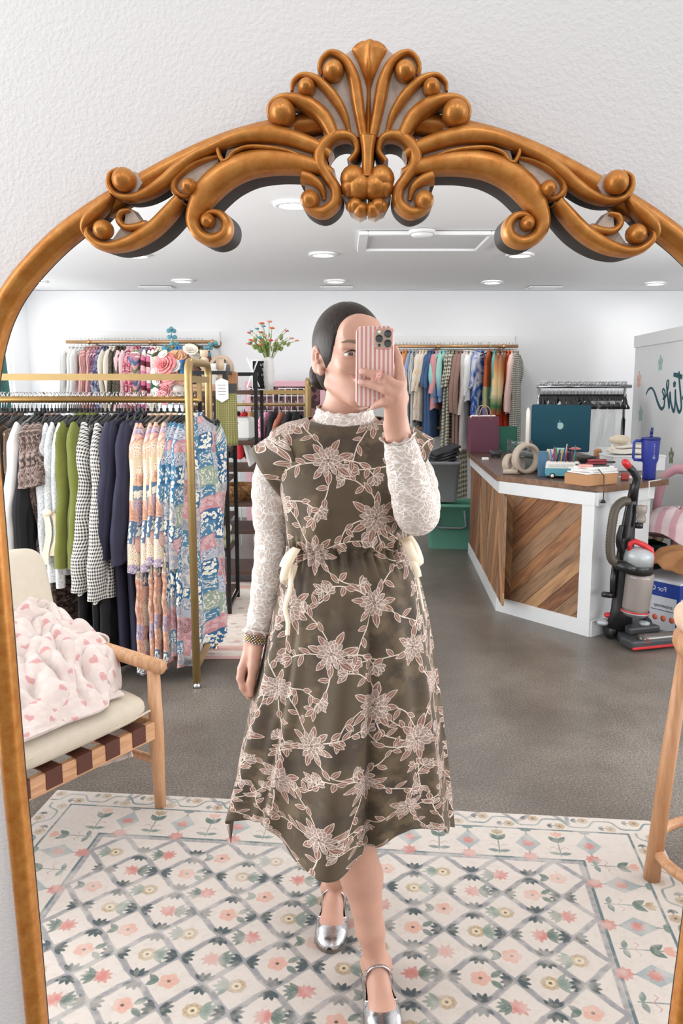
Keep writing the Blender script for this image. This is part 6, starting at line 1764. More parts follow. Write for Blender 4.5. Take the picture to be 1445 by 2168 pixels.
# emblem and shell face the lens: the shell's back is at local -y
# ---- ring candle holder and candle
M_TAUPE = mat('taupe_ceramic', '#bfae9d', .6, var=.06, vscale=20)
p = onc(1112, 1003); CHO = empty('candle_holder', p, R(-12), 'taupe candle holder made of two upright rings on the counter', 'candle holder')
def ring(mb, c, r_, tk, dp, rz=0):
    T = Matrix.Translation(c) @ Matrix.Rotation(rz, 4, 'Z') @ Matrix.Rotation(pi / 2, 4, 'X')
    mb.lathe([(r_, -dp / 2), (r_ + .002, 0), (r_, dp / 2), (r_ - tk, dp / 2), (r_ - tk, -dp / 2), (r_, -dp / 2)], 40, 0, T, cap=False)
mb = MB(); ring(mb, (.0, 0, .098), .098, .022, .045, R(38)); mb.build('large_ring', M_TAUPE, CHO)
mb = MB(); ring(mb, (-.092, .02, .062), .062, .019, .045, R(48)); mb.build('small_ring', M_TAUPE, CHO)
mb = MB(); mb.tube([(-.14, -.05, .017), (-.05, -.06, .017)], .017, 12); mb.build('foot', M_TAUPE, CHO)
mb = MB(); mb.lathe([(.0125, 0), (.0125, .19), (.011, .205), (.004, .222), (0, .224)], 16); o = mb.build('taper_candle', mat('candle_wax', '#f3ece2', .5)); o.location = (p.x + .004, p.y + .003, TZ + .196); tag(o, 'white taper candle standing on the large ring of candle holder', 'candle')
# ---- dark round box
p = onc(1133, 1000); o = None
t = empty('round_box', (p.x + .03, p.y + .10, TZ), 0, 'dark grey green round lidded box behind the ring candle holder', 'box')
mb = MB(); mb.lathe([(0, 0), (.072, 0), (.076, .006), (.076, .085), (.070, .09), (0, .09)], 32); mb.build('body', mat('grey_green_tin', '#4b5048', .5), t)
mb = MB(); mb.lathe([(.079, .088), (.080, .112), (.074, .118), (0, .119)], 32); mb.build('lid', MATS['grey_green_tin'], t)
# ---- acrylic tray with bits
p = onc(1100, 968); t = empty('acrylic_organiser', (p.x, p.y + .02, TZ), R(6), 'clear acrylic organiser filled with white bits behind the candle holder', 'organiser')
M_CLEAR = mat('clear_acrylic', '#eef3f4', .06, trans=.92)
for k in range(3):
    mb = MB(); z = .004 + k * .045; mb.box((0, 0, z), (.17, .10, .004)); mb.box((0, -.05, z + .017), (.17, .003, .034)); mb.box((-.084, 0, z + .02), (.003, .10, .044)); mb.box((.084, 0, z + .02), (.003, .10, .044)); mb.build('drawer', M_CLEAR, t)
    rg = random.Random(k); mb = MB()
    for _ in range(9): mb.ell((rg.uniform(-.07, .07), rg.uniform(-.035, .03), z + .014), (.014, .012, .010), 8, 6)
    mb.build('cotton_bits', M_PAPER, t)
# ---- van shaped pen holder
p = onc(1193, 1013); VAN = empty('van_pen_holder', (p.x, p.y + .03, TZ), R(-13), 'teal and white camper van shaped pen holder on the counter', 'pen holder')
M_VT = mat('van_teal', '#5fa3b4', .45); M_VW = mat('van_white', '#f0ede6', .45)
def vanbody(mb, prof, hw, mi=0):
    G = [[(x * k, y, z) for x, z in prof] for y, k in ((-hw, .985), (-hw * .82, 1.0), (hw * .82, 1.0), (hw, .985))]
    G = [[(x, (y if abs(z - prof[0][1]) < 9 else y), z) for x, y, z in r] for r in G]
    mb.grid(G, mi, True); k = len(prof); mb.add(G[0], [tuple(range(k))], mi, False); mb.add(G[3], [tuple(range(k - 1, -1, -1))], mi, False)
mb = MB(); vanbody(mb, [(-.103, .016), (.100, .016), (.104, .03), (.104, .062), (-.105, .062), (-.106, .03)], .042); mb.build('lower_body', M_VT, VAN)
mb = MB(); vanbody(mb, [(-.105, .062), (.104, .062), (.096, .092), (.088, .100), (-.092, .100), (-.101, .092)], .041); ub_ = mb.build('upper_body', M_VW, VAN)
mb = MB()
for k in range(5): mb.box((-.075 + k * .037, -.0418, .080), (.030, .003, .018), bev=.001)
mb.build('window_band', mat('van_window', '#dfe3e0', .3), ub_)
for x in (-.062, .062):
    for y in (-.040, .040):
        mb = MB(); T = Matrix.Translation((x, y, .0165)) @ Matrix.Rotation(pi / 2, 4, 'X'); mb.lathe([(.0, -.006), (.0165, -.006), (.0165, .006), (0, .006)], 20, 0, T); wl = mb.build('wheel', mat('black_rubber', '#1c1c1d', .7), VAN)
        mb = MB(); mb.lathe([(0, .0062), (.011, .0062), (.009, .0085), (0, .009)], 16, 0, T); mb.build('hubcap', M_VW, wl)
rg = random.Random(8)
pens = ['#c23a4a', '#3b78b8', '#5b3d78', '#1d1d22', '#cf4a7a', '#3d8a66', '#e0a23c', '#254a8a', '#7a2f3a', '#d8d4cc', '#1d1d22', '#6a4b9a', '#b8342c', '#2c6d74']
for i, c in enumerate(pens):
    x = -.075 + i * .0105; q = VAN.matrix_basis @ Vector((0, 0, 0))
    mb = MB(); l_ = rg.uniform(.075, .11); tx, ty = rg.uniform(-.3, .3), rg.uniform(-.2, .2)
    mb.tube([(0, 0, 0), (tx * l_, ty * l_, l_)], .0042, 8); mb.tube([(tx * l_, ty * l_, l_), (tx * l_ * 1.12, ty * l_ * 1.12, l_ * 1.1)], [.0042, .002], 8)
    o = mb.build('pen', mat('pen_' + c.strip('#'), c, .4)); d = Vector((x * cos(R(-13)), x * sin(R(-13)), 0)); o.location = Vector((p.x, p.y + .03, TZ + .088)) + d + Vector((0, rg.uniform(-.015, .02), 0))
    nm = {'#c23a4a': 'crimson', '#3b78b8': 'sky blue', '#5b3d78': 'violet', '#1d1d22': 'black', '#cf4a7a': 'hot pink', '#3d8a66': 'green', '#e0a23c': 'amber', '#254a8a': 'navy', '#7a2f3a': 'maroon', '#d8d4cc': 'pale grey', '#6a4b9a': 'purple', '#b8342c': 'red', '#2c6d74': 'teal'}[c]
    tag(o, (nm + ' pen standing in the van shaped pen holder'), 'pen', 'pens in the van holder')
for i, (dx, w, h, c, lb) in enumerate([(-.085, .06, .115, '#4a7390', 'blue grey notebook standing at left behind the van pen holder'), (-.035, .05, .125, '#e3d7b8', 'cream notebook standing behind the van pen holder'), (.02, .075, .13, '#a9d3c6', 'mint green notebook standing behind the van pen holder'), (.035, .05, .11, '#3f6f8d', 'slate blue notebook standing behind the pens'), (.085, .05, .11, '#4a2a38', 'dark plum notebook standing behind the pens at right')]):
    mb = MB(); mb.box((0, 0, h / 2), (w, .012, h), bev=.002); o = mb.build('notebook', mat('nb_' + c.strip('#'), c, .6)); o.location = (p.x + dx - .02, p.y + .105 + .013 * (i % 3), TZ); o.rotation_euler = (0, 0, R(-12)); 
    o.scale = (1, 1, 1.35); tag(o, lb, 'notebook', 'notebooks behind the van')
t = empty('flower_pen', (p.x + .055, p.y + .015, TZ + .09), 0, 'pink gerbera flower pen standing in the van pen holder', 'pen')
mb = MB(); mb.tube([(0, 0, 0), (.006, 0, .05), (.010, 0, .085)], .0045, 8); mb.build('stem', mat('leaf_green', '#6f9a58', .6), t)
mb = MB()
for lay, (n, r_, zz) in enumerate(((16, .036, 0), (12, .026, .005), (8, .016, .009))):
    for k in range(n):
        a = 2 * pi * k / n + lay * .2; mb.ell((.010 + r_ * .55 * cos(a), r_ * .55 * sin(a), .087 + zz), (r_ * .5, .006, .003), 8, 6, 0, Matrix.Rotation(a, 4, 'Z') @ Matrix.Rotation(-.15, 4, 'Y'))
mb.build('flower_head', mat('gerbera_pink', '#e08a86', .6), t)
# ---- cardboard box, papers, stapler
pb = onc(1268, 1027); BX = empty('cardboard_box', (pb.x - .01, pb.y + .085, TZ), R(31), 'shallow brown cardboard box at the front corner of counter', 'box')
mb = MB(); mb.box((-.02, 0, .031), (.25, .17, .062), bev=.002); mb.build('carton', M_KRAFT, BX)
mb = MB(); mb.box((-.02, 0, .0635), (.252, .004, .002)); mb.build('lid_seam', mat('kraft_dark', '#8f6a48', .8), BX)
for i, (w, d, z, rz, c) in enumerate([(.235, .165, .064, 26, '#ecebe8'), (.215, .155, .074, 34, '#f2f1ee'), (.22, .16, .083, 22, '#e6e5e2'), (.19, .14, .092, 38, '#f4f3f0'), (.15, .12, .100, 12, '#454a4a')]):
    mb = MB(); mb.box((0, 0, .0045), (w, d, .0085), bev=.001); o = mb.build('notepad', mat('pad_' + c.strip('#'), c, .7)); o.location = (pb.x - .015 + .008 * (i % 2), pb.y + .085 + .004 * i, TZ + z - .001); o.rotation_euler.z = R(rz)
    tag(o, ['bottom white notepad of the stack on the cardboard box', 'second white notepad from bottom of the stack on the cardboard box', 'third notepad from bottom of the stack on the cardboard box', 'small white notepad near top of the stack on the cardboard box', 'dark grey notepad on top of the white stack'][i], 'notepad', 'notepads on the cardboard box')
t = empty('stapler', (pb.x + .005, pb.y + .09, TZ + .109), R(8), 'dark red stapler lying on the stack of notepads', 'stapler')
mb = MB(); mb.box((0, 0, .006), (.12, .028, .011), bev=.004); mb.build('base', mat('dark_red_plastic', '#8a2530', .35), t)
mb = MB(); mb.box((.004, 0, .022), (.115, .026, .016), bev=.006); mb.build('arm', MATS['dark_red_plastic'], t)
mb = MB(); mb.box((.085, 0, .012), (.06, .016, .012), bev=.004); mb.build('nose', mat('black_plastic', '#1a1a1c', .4), t)
mb = MB(); mb.lathe([(0, 0), (.030, 0), (.032, .006), (.028, .012), (0, .013)], 20); o = mb.build('tape_disc', mat('coral_disc', '#e4a49b', .5)); o.location = (pb.x - .07, pb.y + .045, TZ + .100); o.scale = (1.4, .9, 1); tag(o, 'pale pink oval compact beside the dark red stapler', 'compact')
# ---- paper roll, cups, glass bowl, white box with cloth
p = onc(1268, 985); mb = MB(); mb.box((0, 0, .055), (.055, .035, .115), bev=.012); o = mb.build('paper_roll_pack', M_KRAFT); o.location = (p.x, p.y + .05, TZ); tag(o, 'upright kraft paper pack beside the teal computer', 'paper pack')
def cup(px, py, r0, r1, h, m, name, label, dY=0):
    p = onc(px, py); mb = MB(); mb.lathe([(0, 0), (r0, 0), (r1, h), (r1 + .002, h), (r1 + .001, h - .002), (r1 - .002, h - .001), (r0 - .002, .003), (0, .003)], 24, cap=False); o = mb.build(name, m); o.location = (p.x, p.y + dY, TZ); tag(o, label, 'cup'); return o
cup(1290, 990, .028, .036, .088, mat('blue_plastic', '#3f74b8', .3), 'cup', 'translucent blue plastic cup behind the notepads', .02)
cup(1306, 993, .028, .038, .080, M_CLEAR, 'cup', 'clear plastic cup beside the blue cup on the counter', 0)
cup(1325, 995, .030, .040, .085, mat('milky_plastic', '#e7dfe4', .2, trans=.6), 'cup', 'milky plastic cup left of the blue tumbler', 0)
p = onc(1242, 985); mb = MB(); mb.lathe([(0, 0), (.03, 0), (.065, .045), (.068, .062), (.066, .062), (.028, .004), (0, .004)], 28, cap=False); o = mb.build('glass_bowl', mat('thin_glass', '#f4f6f6', .03, trans=.95)); o.location = (p.x, p.y + .02, TZ); tag(o, 'small clear glass bowl behind the van pen holder', 'bowl')
p = onc(1040, 968); mb = MB(); mb.lathe([(0, 0), (.035, 0), (.05, .055), (.048, .055), (.033, .003), (0, .003)], 24, cap=False); o = mb.build('glass_bowl', MATS['thin_glass']); o.location = (p.x + .03, p.y - .02, TZ); tag(o, 'small clear glass dish in front of the paper bags', 'bowl')
p = onc(1028, 975); mb = MB(); mb.box((0, 0, .010), (.05, .035, .020), bev=.004); o = mb.build('small_box', M_PAPER); o.location = (p.x, p.y + .03, TZ); tag(o, 'tiny white box at the left end of the counter', 'box')
p = onc(1368, 1003); WB = empty('white_box', (p.x, p.y + .28, TZ), R(6), 'low white box at the back right of the counter under folded cloths', 'box')
mb = MB(); mb.box((0, 0, .045), (.36, .22, .09), bev=.003); mb.build('carton', M_WHITEP, WB); mb = MB(); mb.box((0, 0, .094), (.366, .226, .014), bev=.003); mb.build('lid', M_WHITEP, WB)
for i in range(3):
    mb = MB(); G = [[(x, y, .006 * sin(x * 40 + i) * (1 - abs(y) * 8) + .004 * sin(y * 50 + i * 2)) for x in np.linspace(-.11, .11, 14)] for y in np.linspace(-.07, .07, 10)]; mb.grid(G); o = mb.build('folded_cloth', mat('cream_muslin', '#e9e1d5', .9)); so = o.modifiers.new('t', 'SOLIDIFY'); so.thickness = .016
    o.location = (p.x - .05 + .015 * i, p.y + .26, TZ + .128 + .017 * i); tag(o, ['bottom', 'middle', 'top'][i] + ' cream folded cloth in the small pile on the white box', 'cloth', 'folded cloths on the white box')
mb = MB(); mb.ell((0, 0, .03), (.055, .045, .035), 18, 12); o = mb.build('straw_hat', mat('straw', '#d9cbb4', .9, var=.1, vscale=90, bump=.3, bscale=300)); o.location = (p.x - .09, p.y + .28, TZ + .172); o.scale = (1.3, 1, .9); tag(o, 'small woven straw bowl cap on top of the folded cloths', 'hat')
# ---- tumbler
p = onc(1377, 1016); TB = empty('tumbler', (p.x, p.y + .035, TZ), R(0), 'cobalt blue insulated tumbler with handle and straw on counter', 'tumbler')
M_COB = mat('cobalt_coat', '#27358f', .45, var=.04, vscale=200, bump=.1, bscale=900)
mb = MB(); mb.lathe([(0, 0), (.036, 0), (.038, .004), (.0395, .095), (.049, .118), (.0535, .24), (.0535, .244), (0, .244)], 36); mb.build('body', M_COB, TB)
mb = MB(); mb.lathe([(.0545, .236), (.0545, .250), (.050, .254), (0, .255)], 36); mb.build('lid', mat('cobalt_lid', '#1f2a70', .4), TB)
mb = MB(); mb.tube([(-.05, 0, .232), (-.088, 0, .232), (-.100, 0, .222), (-.100, 0, .130), (-.092, 0, .118), (-.048, 0, .115)], .009, 12, flat=.8); mb.build('handle', M_COB, TB)
mb = MB(); mb.tube([(0, 0, .25), (0, 0, .275)], .009, 12); mb.tube([(0, 0, .27), (.004, 0, .31)], [.0095, .0075], 12); mb.build('straw', MATS['cobalt_lid'], TB)
mb = MB()
for k in range(6): mb.ell((.004, -.0540, .150 + .0125 * k), (.003, .0012, .0035 - .0012 * (k % 2)), 8, 6)
mb.tube([(.004 + .0062 * cos(q), -.0525, .134 + .0075 * sin(q)) for q in np.linspace(0, 2 * pi, 16, endpoint=False)], .0016, 6, closed=True); mb.ell((.004, -.0522, .134), (.003, .0012, .003), 8, 6)
mb.build('printed_mark', mat('silver_print', '#aab2d6', .4), TB)
# ---- cord hanging over the edge, sheet, charging cable
q0, q1 = at(1277, 1003, C2[1] - .004), at(1272, 1056, C2[1] - .006)
mb = MB(); mb.tube([tuple(Vector((C2[0] - .02, C2[1] + .10, TZ + .10))), tuple(Vector((C2[0] - .012, C2[1] - .012, TZ + .06))), tuple(Vector((C2[0] - .010, C2[1] - .020, TZ - .02))), (C2[0] - .012, C2[1] - .020, .80)], .0025, 6)
o = mb.build('cord', MATS['black_plastic']); tag(o, 'thin black cord hanging over the front corner of the counter', 'cord')
mb = MB(); mb.lathe([(.016, 0), (.012, .012), (.004, .018), (0, .018)], 14, 0, Matrix.Translation((C2[0] - .012, C2[1] - .020, .785))); mb.build('end_weight', MATS['black_plastic'], o)
p = onc(1345, 1012); mb = MB(); mb.box((0, 0, .0015), (.15, .10, .003)); o = mb.build('paper_sheet', M_PAPER); o.location = (p.x, p.y + .05, TZ); o.rotation_euler.z = R(30); tag(o, 'white paper sheet lying at the right end of the counter', 'paper')
p = onc(1328, 1018); mb = MB(); mb.box((0, 0, .02), (.045, .02, .04), bev=.003); o = mb.build('card_pack', mat('red_card', '#a83a34', .6)); o.location = (p.x, p.y + .05, TZ); tag(o, 'small red patterned card pack beside the cardboard box', 'card pack')
mb = MB(); mb.tube([(1.90, 4.89, TZ + .004), (1.80, 4.81, TZ + .003), (1.795, 4.79, TZ - .03), (1.79, 4.80, .70)], .003, 6); o = mb.build('charging_cable', M_PAPER); tag(o, 'white charging cable dangling from the right end of the counter', 'cable')

# ================================================================ LETTERED PARTITION at the right
M_PART = mat('partition_white', '#f2f3f4', .6)
pe = at(1346, 712, 8.25); PZ = pe.z; px0, py0 = pe.x, 8.25; q_ = onx(1445, 690, 2.80); 
# direction in plan from the far edge toward the lens
far = Vector((px0, py0, 0)); 
d_ = ray(1445, 690.5); t_ = (PZ - CAMZ) / d_.z; nr = CAMP + d_ * t_; near = Vector((nr.x, nr.y, 0))
du = (near - far).normalized(); PLEN = 4.2; pn = Vector((du.y, -du.x, 0))            # pn: facing side
if pn.x > 0: pn = -pn
PM = Matrix(((du.x, 0, pn.x, px0), (du.y, 0, pn.y, py0), (0, 1, 0, 0), (0, 0, 0, 1)))   # local (s along, z up, out)
mb = MB(); mb.box((PLEN / 2, PZ / 2, -.05), (PLEN, PZ, .10)); o = mb.build('wall_partition', M_PART); o.matrix_world = PM; tag(o, kind='structure')
mb = MB(); mb.box((PLEN / 2, PZ - .055, .008), (PLEN + .01, .11, .018)); o = mb.build('trim_1', M_TRIM); o.matrix_world = PM; tag(o, kind='structure')
def onp(px, py):
    d = ray(px, py); n = pn; t = (far - CAMP + Vector((0, 0, 0))).dot(n) / d.dot(n); q = CAMP + d * t; return ((q - far).dot(du), q.z)
W3 = lambda x, y: onp(1280 + x / 6.776, 680 + y / 6.776)
DEC = [((795, 605), 120, '#a9ccc6', '#d99a84', 'mint flower decal at the top of the lettered partition'), ((488, 840), 125, '#f0c4b6', '#de8f74', 'pink flower decal at the far left edge of the lettered partition'), ((510, 1330), 118, '#a9ccc6', '#e2b7a6', 'mint flower decal near the partition edge below the pink flower'), ((590, 1810), 120, '#efb9b0', '#d98c80', 'pink flower decal partly behind the blue tumbler'), ((950, 1935), 125, '#8a9377', '#f2f3f4', 'sage green flower decal right of the blue tumbler')]
for (c, h, c1, c2, lb) in DEC:
    s0, z0 = W3(*c); s1, z1 = W3(c[0], c[1] - h); R_ = abs(z1 - z0); t = empty('flower_decal', (0, 0, 0), 0, lb, 'wall decal', 'flower decals on the partition'); t.matrix_world = PM @ Matrix.Translation((s0, z0, 0))
    mb = MB()
    for k in range(5):
        a = pi / 2 + k * 2 * pi / 5 + .1; n = 14
        mb.prism([(R_ * .56 * cos(a) + R_ * (.46 * cos(q) * cos(a) - .36 * sin(q) * sin(a)), R_ * .56 * sin(a) + R_ * (.46 * cos(q) * sin(a) + .36 * sin(q) * cos(a))) for q in np.linspace(0, 2 * pi, n, endpoint=False)], .0002, .0014 + .0001 * k)
    mb.build('petals', mat('decal_' + c1.strip('#'), c1, .7), t)
    mb = MB(); mb.prism([(R_ * .17 * cos(q), R_ * .17 * sin(q)) for q in np.linspace(0, 2 * pi, 16, endpoint=False)], .001, .0024); mb.build('centre', mat('decal_' + c2.strip('#'), c2, .7), t)
SCR = empty('script_lettering', (0, 0, 0), 0, 'dark teal brush script lettering on the white partition', 'lettering'); SCR.matrix_world = PM
def brush(pts, name):
    mb = MB(); P = catmull([W3(x, y) + (w,) for x, y, w in pts], 8); L_ = [(s_, z_) for s_, z_, w in P]; G = []
    for i, (s_, z_, w) in enumerate(P):
        a = L_[max(i - 1, 0)]; b = L_[min(i + 1, len(L_) - 1)]; tx, tz = b[0] - a[0], b[1] - a[1]; l_ = math.hypot(tx, tz) or 1; nx, nz = -tz / l_ * w / 2, tx / l_ * w / 2
        G.append([(s_ - nx * 1.6, z_ - nz, .0003), (s_ - nx * 1.6, z_ - nz, .0025), (s_ + nx * 1.6, z_ + nz, .0025), (s_ + nx * 1.6, z_ + nz, .0003)])
    mb.grid(G, smooth=False); return mb.build(name, mat('script_teal', '#1d5660', .6), SCR)
k = .020
brush([(590, 1055, k * .7), (620, 985, k), (670, 960, k), (710, 1020, k * 1.2), (760, 1170, k * 1.5), (805, 1255, k * 1.5), (845, 1225, k * 1.2), (855, 1130, k), (840, 1050, k * .9), (825, 1010, k * .8), (838, 970, k * .8), (862, 1010, k * .9), (858, 1080, k), (830, 1120, k * .8), (875, 1080, k * .8), (905, 960, k), (915, 870, k * .8), (900, 850, k * .7), (885, 920, k * .9), (905, 1100, k * 1.2), (922, 1255, k * 1.1)], 'letter')
brush([(922, 1250, k), (930, 1120, k * .9), (935, 1020, k * .9), (950, 1180, k * 1.1), (985, 1295, k * 1.4), (1005, 1200, k), (1010, 980, k * .9)], 'letter')
brush([(1010, 980, k), (1020, 1150, k * 1.1), (1060, 1300, k * 1.5), (1095, 1240, k * 1.1), (1085, 1050, k * 1.2), (1070, 880, k * 1.2), (1062, 720, k)], 'letter')
brush([(985, 765, k * 1.6), (1050, 780, k * 2), (1110, 805, k * 1.8)], 'letter_bar')
brush([(1110, 1120, k), (1140, 1060, k), (1175, 1180, k * 1.2), (1210, 1300, k * 1.2), (1250, 1150, k)], 'letter')
mb = MB(); s0, z0 = W3(998, 905)
for q in range(5):
    a = q * 1.257 + .3; mb.prism([(s0 + .022 * cos(a) + .018 * cos(t), z0 + .016 * sin(a) + .013 * sin(t)) for t in np.linspace(0, 2 * pi, 10, endpoint=False)], .0003, .0022 + .0001 * q)
mb.build('letter_dot', MATS['script_teal'], SCR)
# ================================================================ UPRIGHT VACUUM CLEANER
M_BLKP = mat('black_gloss_plastic', '#18181a', .32); M_DKG = mat('dark_grey_plastic', '#37373a', .45); M_REDP = mat('red_plastic', '#c0262c', .35); M_SILP = mat('silver_plastic', '#aeb2b5', .35, metal=.2)
M_SMOKE = mat('smoky_clear', '#b9aea6', .1, trans=.45); M_HOSE = mat('hose_brown', '#4a4236', .5)
VY = 4.50; v0 = onz(1340, 1350, 0); VAC = empty('vacuum_cleaner', (v0.x, VY, 0), 0, 'black and red upright vacuum cleaner standing against the counter end', 'vacuum cleaner')
def V(px, py, Y=VY): return tuple(Vector(at(px, py, Y)) - Vector((v0.x, VY, 0)))
va = R(16); VM = Matrix.Translation((.01, -.03, 0)) @ Matrix.Rotation(va, 4, 'Z')
mb = MB(); mb.prism([(-.15, -.12), (.15, -.12), (.155, -.02), (.10, .10), (.06, .20), (-.06, .20), (-.10, .10), (-.155, -.02)], .014, .062, 0, VM); mb.prism([(-.10, -.02), (.10, -.02), (.06, .19), (-.06, .19)], .06, .105, 0, VM); o = mb.build('floor_head', M_DKG, VAC); shade(o, .012, 3)
mb = MB(); mb.tube([tuple(VM @ Vector((x, -.085, .056))) for x in np.linspace(-.085, .14, 8)], .034, 14, flat=.9); mb.build('brush_window', mat('brown_smoke', '#4c433e', .15, coat=.5), VAC)
mb = MB(); mb.box((0, -.122, .022), (.305, .010, .014), M=VM, bev=.003); mb.build('red_bumper', M_REDP, VAC)
for sx in (-1, 1):
    mb = MB(); T = VM @ Matrix.Translation((sx * .115, .14, .055)) @ Matrix.Rotation(pi / 2, 4, 'Y'); mb.lathe([(0, -.018), (.05, -.018), (.055, -.01), (.055, .01), (.05, .018), (.03, .019), (.028, .012), (0, .012)], 24, 0, T); wl = mb.build('rear_wheel', M_BLKP, VAC)
mb = MB(); mb.lathe([(0, 0), (.028, 0), (.030, .012), (.02, .018), (0, .019)], 18, 0, VM @ Matrix.Translation((.02, .02, .105))); mb.build('foot_dial', M_SILP, VAC)
mb = MB(); mb.ell(V(1275, 1318, VY + .05), (.034, .03, .018), 14, 8); mb.build('silver_pedal', M_SILP, VAC)
mb = MB(); mb.ell(V(1287, 1302, VY + .06), (.026, .022, .016), 14, 8); mb.build('release_pedal', M_REDP, VAC)
mb = MB(); mb.tube([V(1310, 1330, VY + .04), V(1315, 1290, VY + .045), V(1318, 1230, VY + .05), V(1322, 1180, VY + .05), V(1327, 1130, VY + .05), V(1336, 1070, VY + .05), V(1343, 1025, VY + .05)], [.075, .060, .052, .048, .042, .032, .026], 16, flat=.75); mb.build('upright_body', M_BLKP, VAC)
mb = MB(); mb.tube([V(1338, 1060, VY + .04), V(1344, 1030, VY + .04), V(1348, 1012, VY + .035), V(1338, 996, VY + .02), V(1326, 983, VY)], [.024, .023, .022, .020, .019], 14); hd = mb.build('handle', M_BLKP, VAC)
mb = MB(); mb.tube([V(1330, 988, VY + .005), V(1323, 979, VY - .004), V(1319, 976, VY - .008)], [.0200, .0205, .014], 14); mb.build('red_grip', M_REDP, hd)
mb = MB(); mb.lathe([(.0, 0), (.066, 0), (.074, .03), (.076, .20), (.074, .225)], 30, 0, Matrix.Translation(V(1343, 1296, VY - .02)) @ Matrix.Rotation(R(5), 4, 'Y')); bn = mb.build('dust_bin', M_SMOKE, VAC)
mb = MB(); mb.lathe([(0, .0), (.045, .0), (.052, .14), (0, .15)], 20, 0, Matrix.Translation(V(1343, 1288, VY - .02)) @ Matrix.Rotation(R(5), 4, 'Y')); mb.build('dust', mat('dust_grey', '#6a625c', .95, var=.2, vscale=60, bump=.4, bscale=150), bn)
mb = MB(); mb.lathe([(.0, -.02), (.055, -.02), (.070, -.004), (.0775, .0), (.0775, .008), (.0, .010)], 30, 0, Matrix.Translation(V(1343, 1296, VY - .02)) @ Matrix.Rotation(R(5), 4, 'Y')); mb.build('bin_base', M_SILP, bn)
mb = MB(); mb.lathe([(.0775, 0), (.079, .004), (.0775, .009)], 30, 0, Matrix.Translation(V(1343, 1294, VY - .02)) @ Matrix.Rotation(R(5), 4, 'Y'), cap=False); mb.build('red_band', M_REDP, bn)
mb = MB(); mb.lathe([(.076, 0), (.082, .006), (.083, .045), (.078, .055), (0, .055)], 30, 0, Matrix.Translation(V(1347, 1214, VY - .02)) @ Matrix.Rotation(R(5), 4, 'Y')); mb.build('bin_collar', M_BLKP, VAC)
mb = MB(); mb.lathe([(.080, 0), (.080, .055), (.074, .075), (.055, .090), (.03, .098), (0, .10)], 30, 0, Matrix.Translation(V(1349, 1196, VY - .02)) @ Matrix.Rotation(R(6), 4, 'Y')); mb.build('bin_lid', M_SILP, VAC)
mb = MB(); mb.tube([V(1331, 1166, VY - .03), V(1334, 1150, VY - .03), V(1343, 1146, VY - .03), V(1362, 1154, VY - .035), V(1377, 1164, VY - .04), V(1379, 1178, VY - .04), V(1377, 1200, VY - .04)], [.012, .015, .016, .017, .018, .017, .014], 12); mb.build('carry_handle', M_REDP, VAC)
hp = [V(1330, 1062, VY + .02), V(1318, 1062, VY + .01), V(1302, 1078, VY), V(1295, 1110, VY - .01), V(1291, 1150, VY - .015), V(1293, 1180, VY - .02), V(1304, 1192, VY - .03), V(1322, 1198, VY - .05)]
P = catmull(hp, 12); mb = MB(); mb.tube(P, [.024 + .0022 * (i % 2) for i in range(len(P))], 14); mb.build('hose', M_HOSE, VAC)
mb = MB(); mb.tube([V(1306, 1195, VY - .035), V(1325, 1202, VY - .06), V(1345, 1206, VY - .075)], [.028, .030, .026], 12); mb.build('hose_elbow', M_BLKP, VAC)
mb = MB(); mb.tube([V(1295, 1265, VY + .02), V(1297, 1230, VY + .02), V(1300, 1195, VY + .02)], [.014, .018, .014], 10); mb.tube([V(1274, 1258, VY + .02), V(1290, 1260, VY + .02), V(1300, 1258, VY + .02)], [.016, .018, .014], 10); mb.build('crevice_tool', M_BLKP, VAC)
mb = MB()
for k in range(4): mb.tube(catmull([V(1312 + k * 2, 1112, VY - .005), V(1304 + k * 3, 1145, VY - .012 - .004 * k), V(1313 + k * 2, 1172, VY - .005), V(1318 + k, 1140, VY)], 6), .0045, 6)
mb.build('cord_loops', M_BLKP, VAC)
mb = MB(); mb.lathe([(0, 0), (.022, 0), (.026, .02), (.020, .045), (.028, .055), (.030, .085), (.026, .095), (0, .096)], 20, 0, Matrix.Translation(V(1356, 1106, VY - .01))); tb = mb.build('clear_turbo_brush', M_SMOKE, VAC)
mb = MB(); mb.ell(V(1357, 1088, VY - .01), (.017, .017, .022), 12, 8); mb.ell(V(1356, 1074, VY - .01), (.016, .016, .014), 12, 8); mb.build('red_rotor', M_REDP, tb)
mb = MB(); mb.lathe([(0, 0), (.021, 0), (.021, .03), (0, .03)], 16, 0, Matrix.Translation(V(1352, 1118, VY - .01))); mb.build('nozzle_neck', M_BLKP, tb)
# red marks printed on the brush window
mb = MB(); T = VM @ Matrix.Translation((-.055, -.1195, .056)) @ Matrix.Rotation(R(-4), 4, 'X') @ XZ
mb.prism([(-.012, .006), (.010, .006), (.002, .018)], -.001, .0015, 0, T); mb.prism([(-.012, -.008), (.014, -.008), (.014, -.002), (-.012, -.002)], -.001, .0015, 0, T); mb.build('red_emblem', mat('dull_red_print', '#9a3a34', .6), VAC)

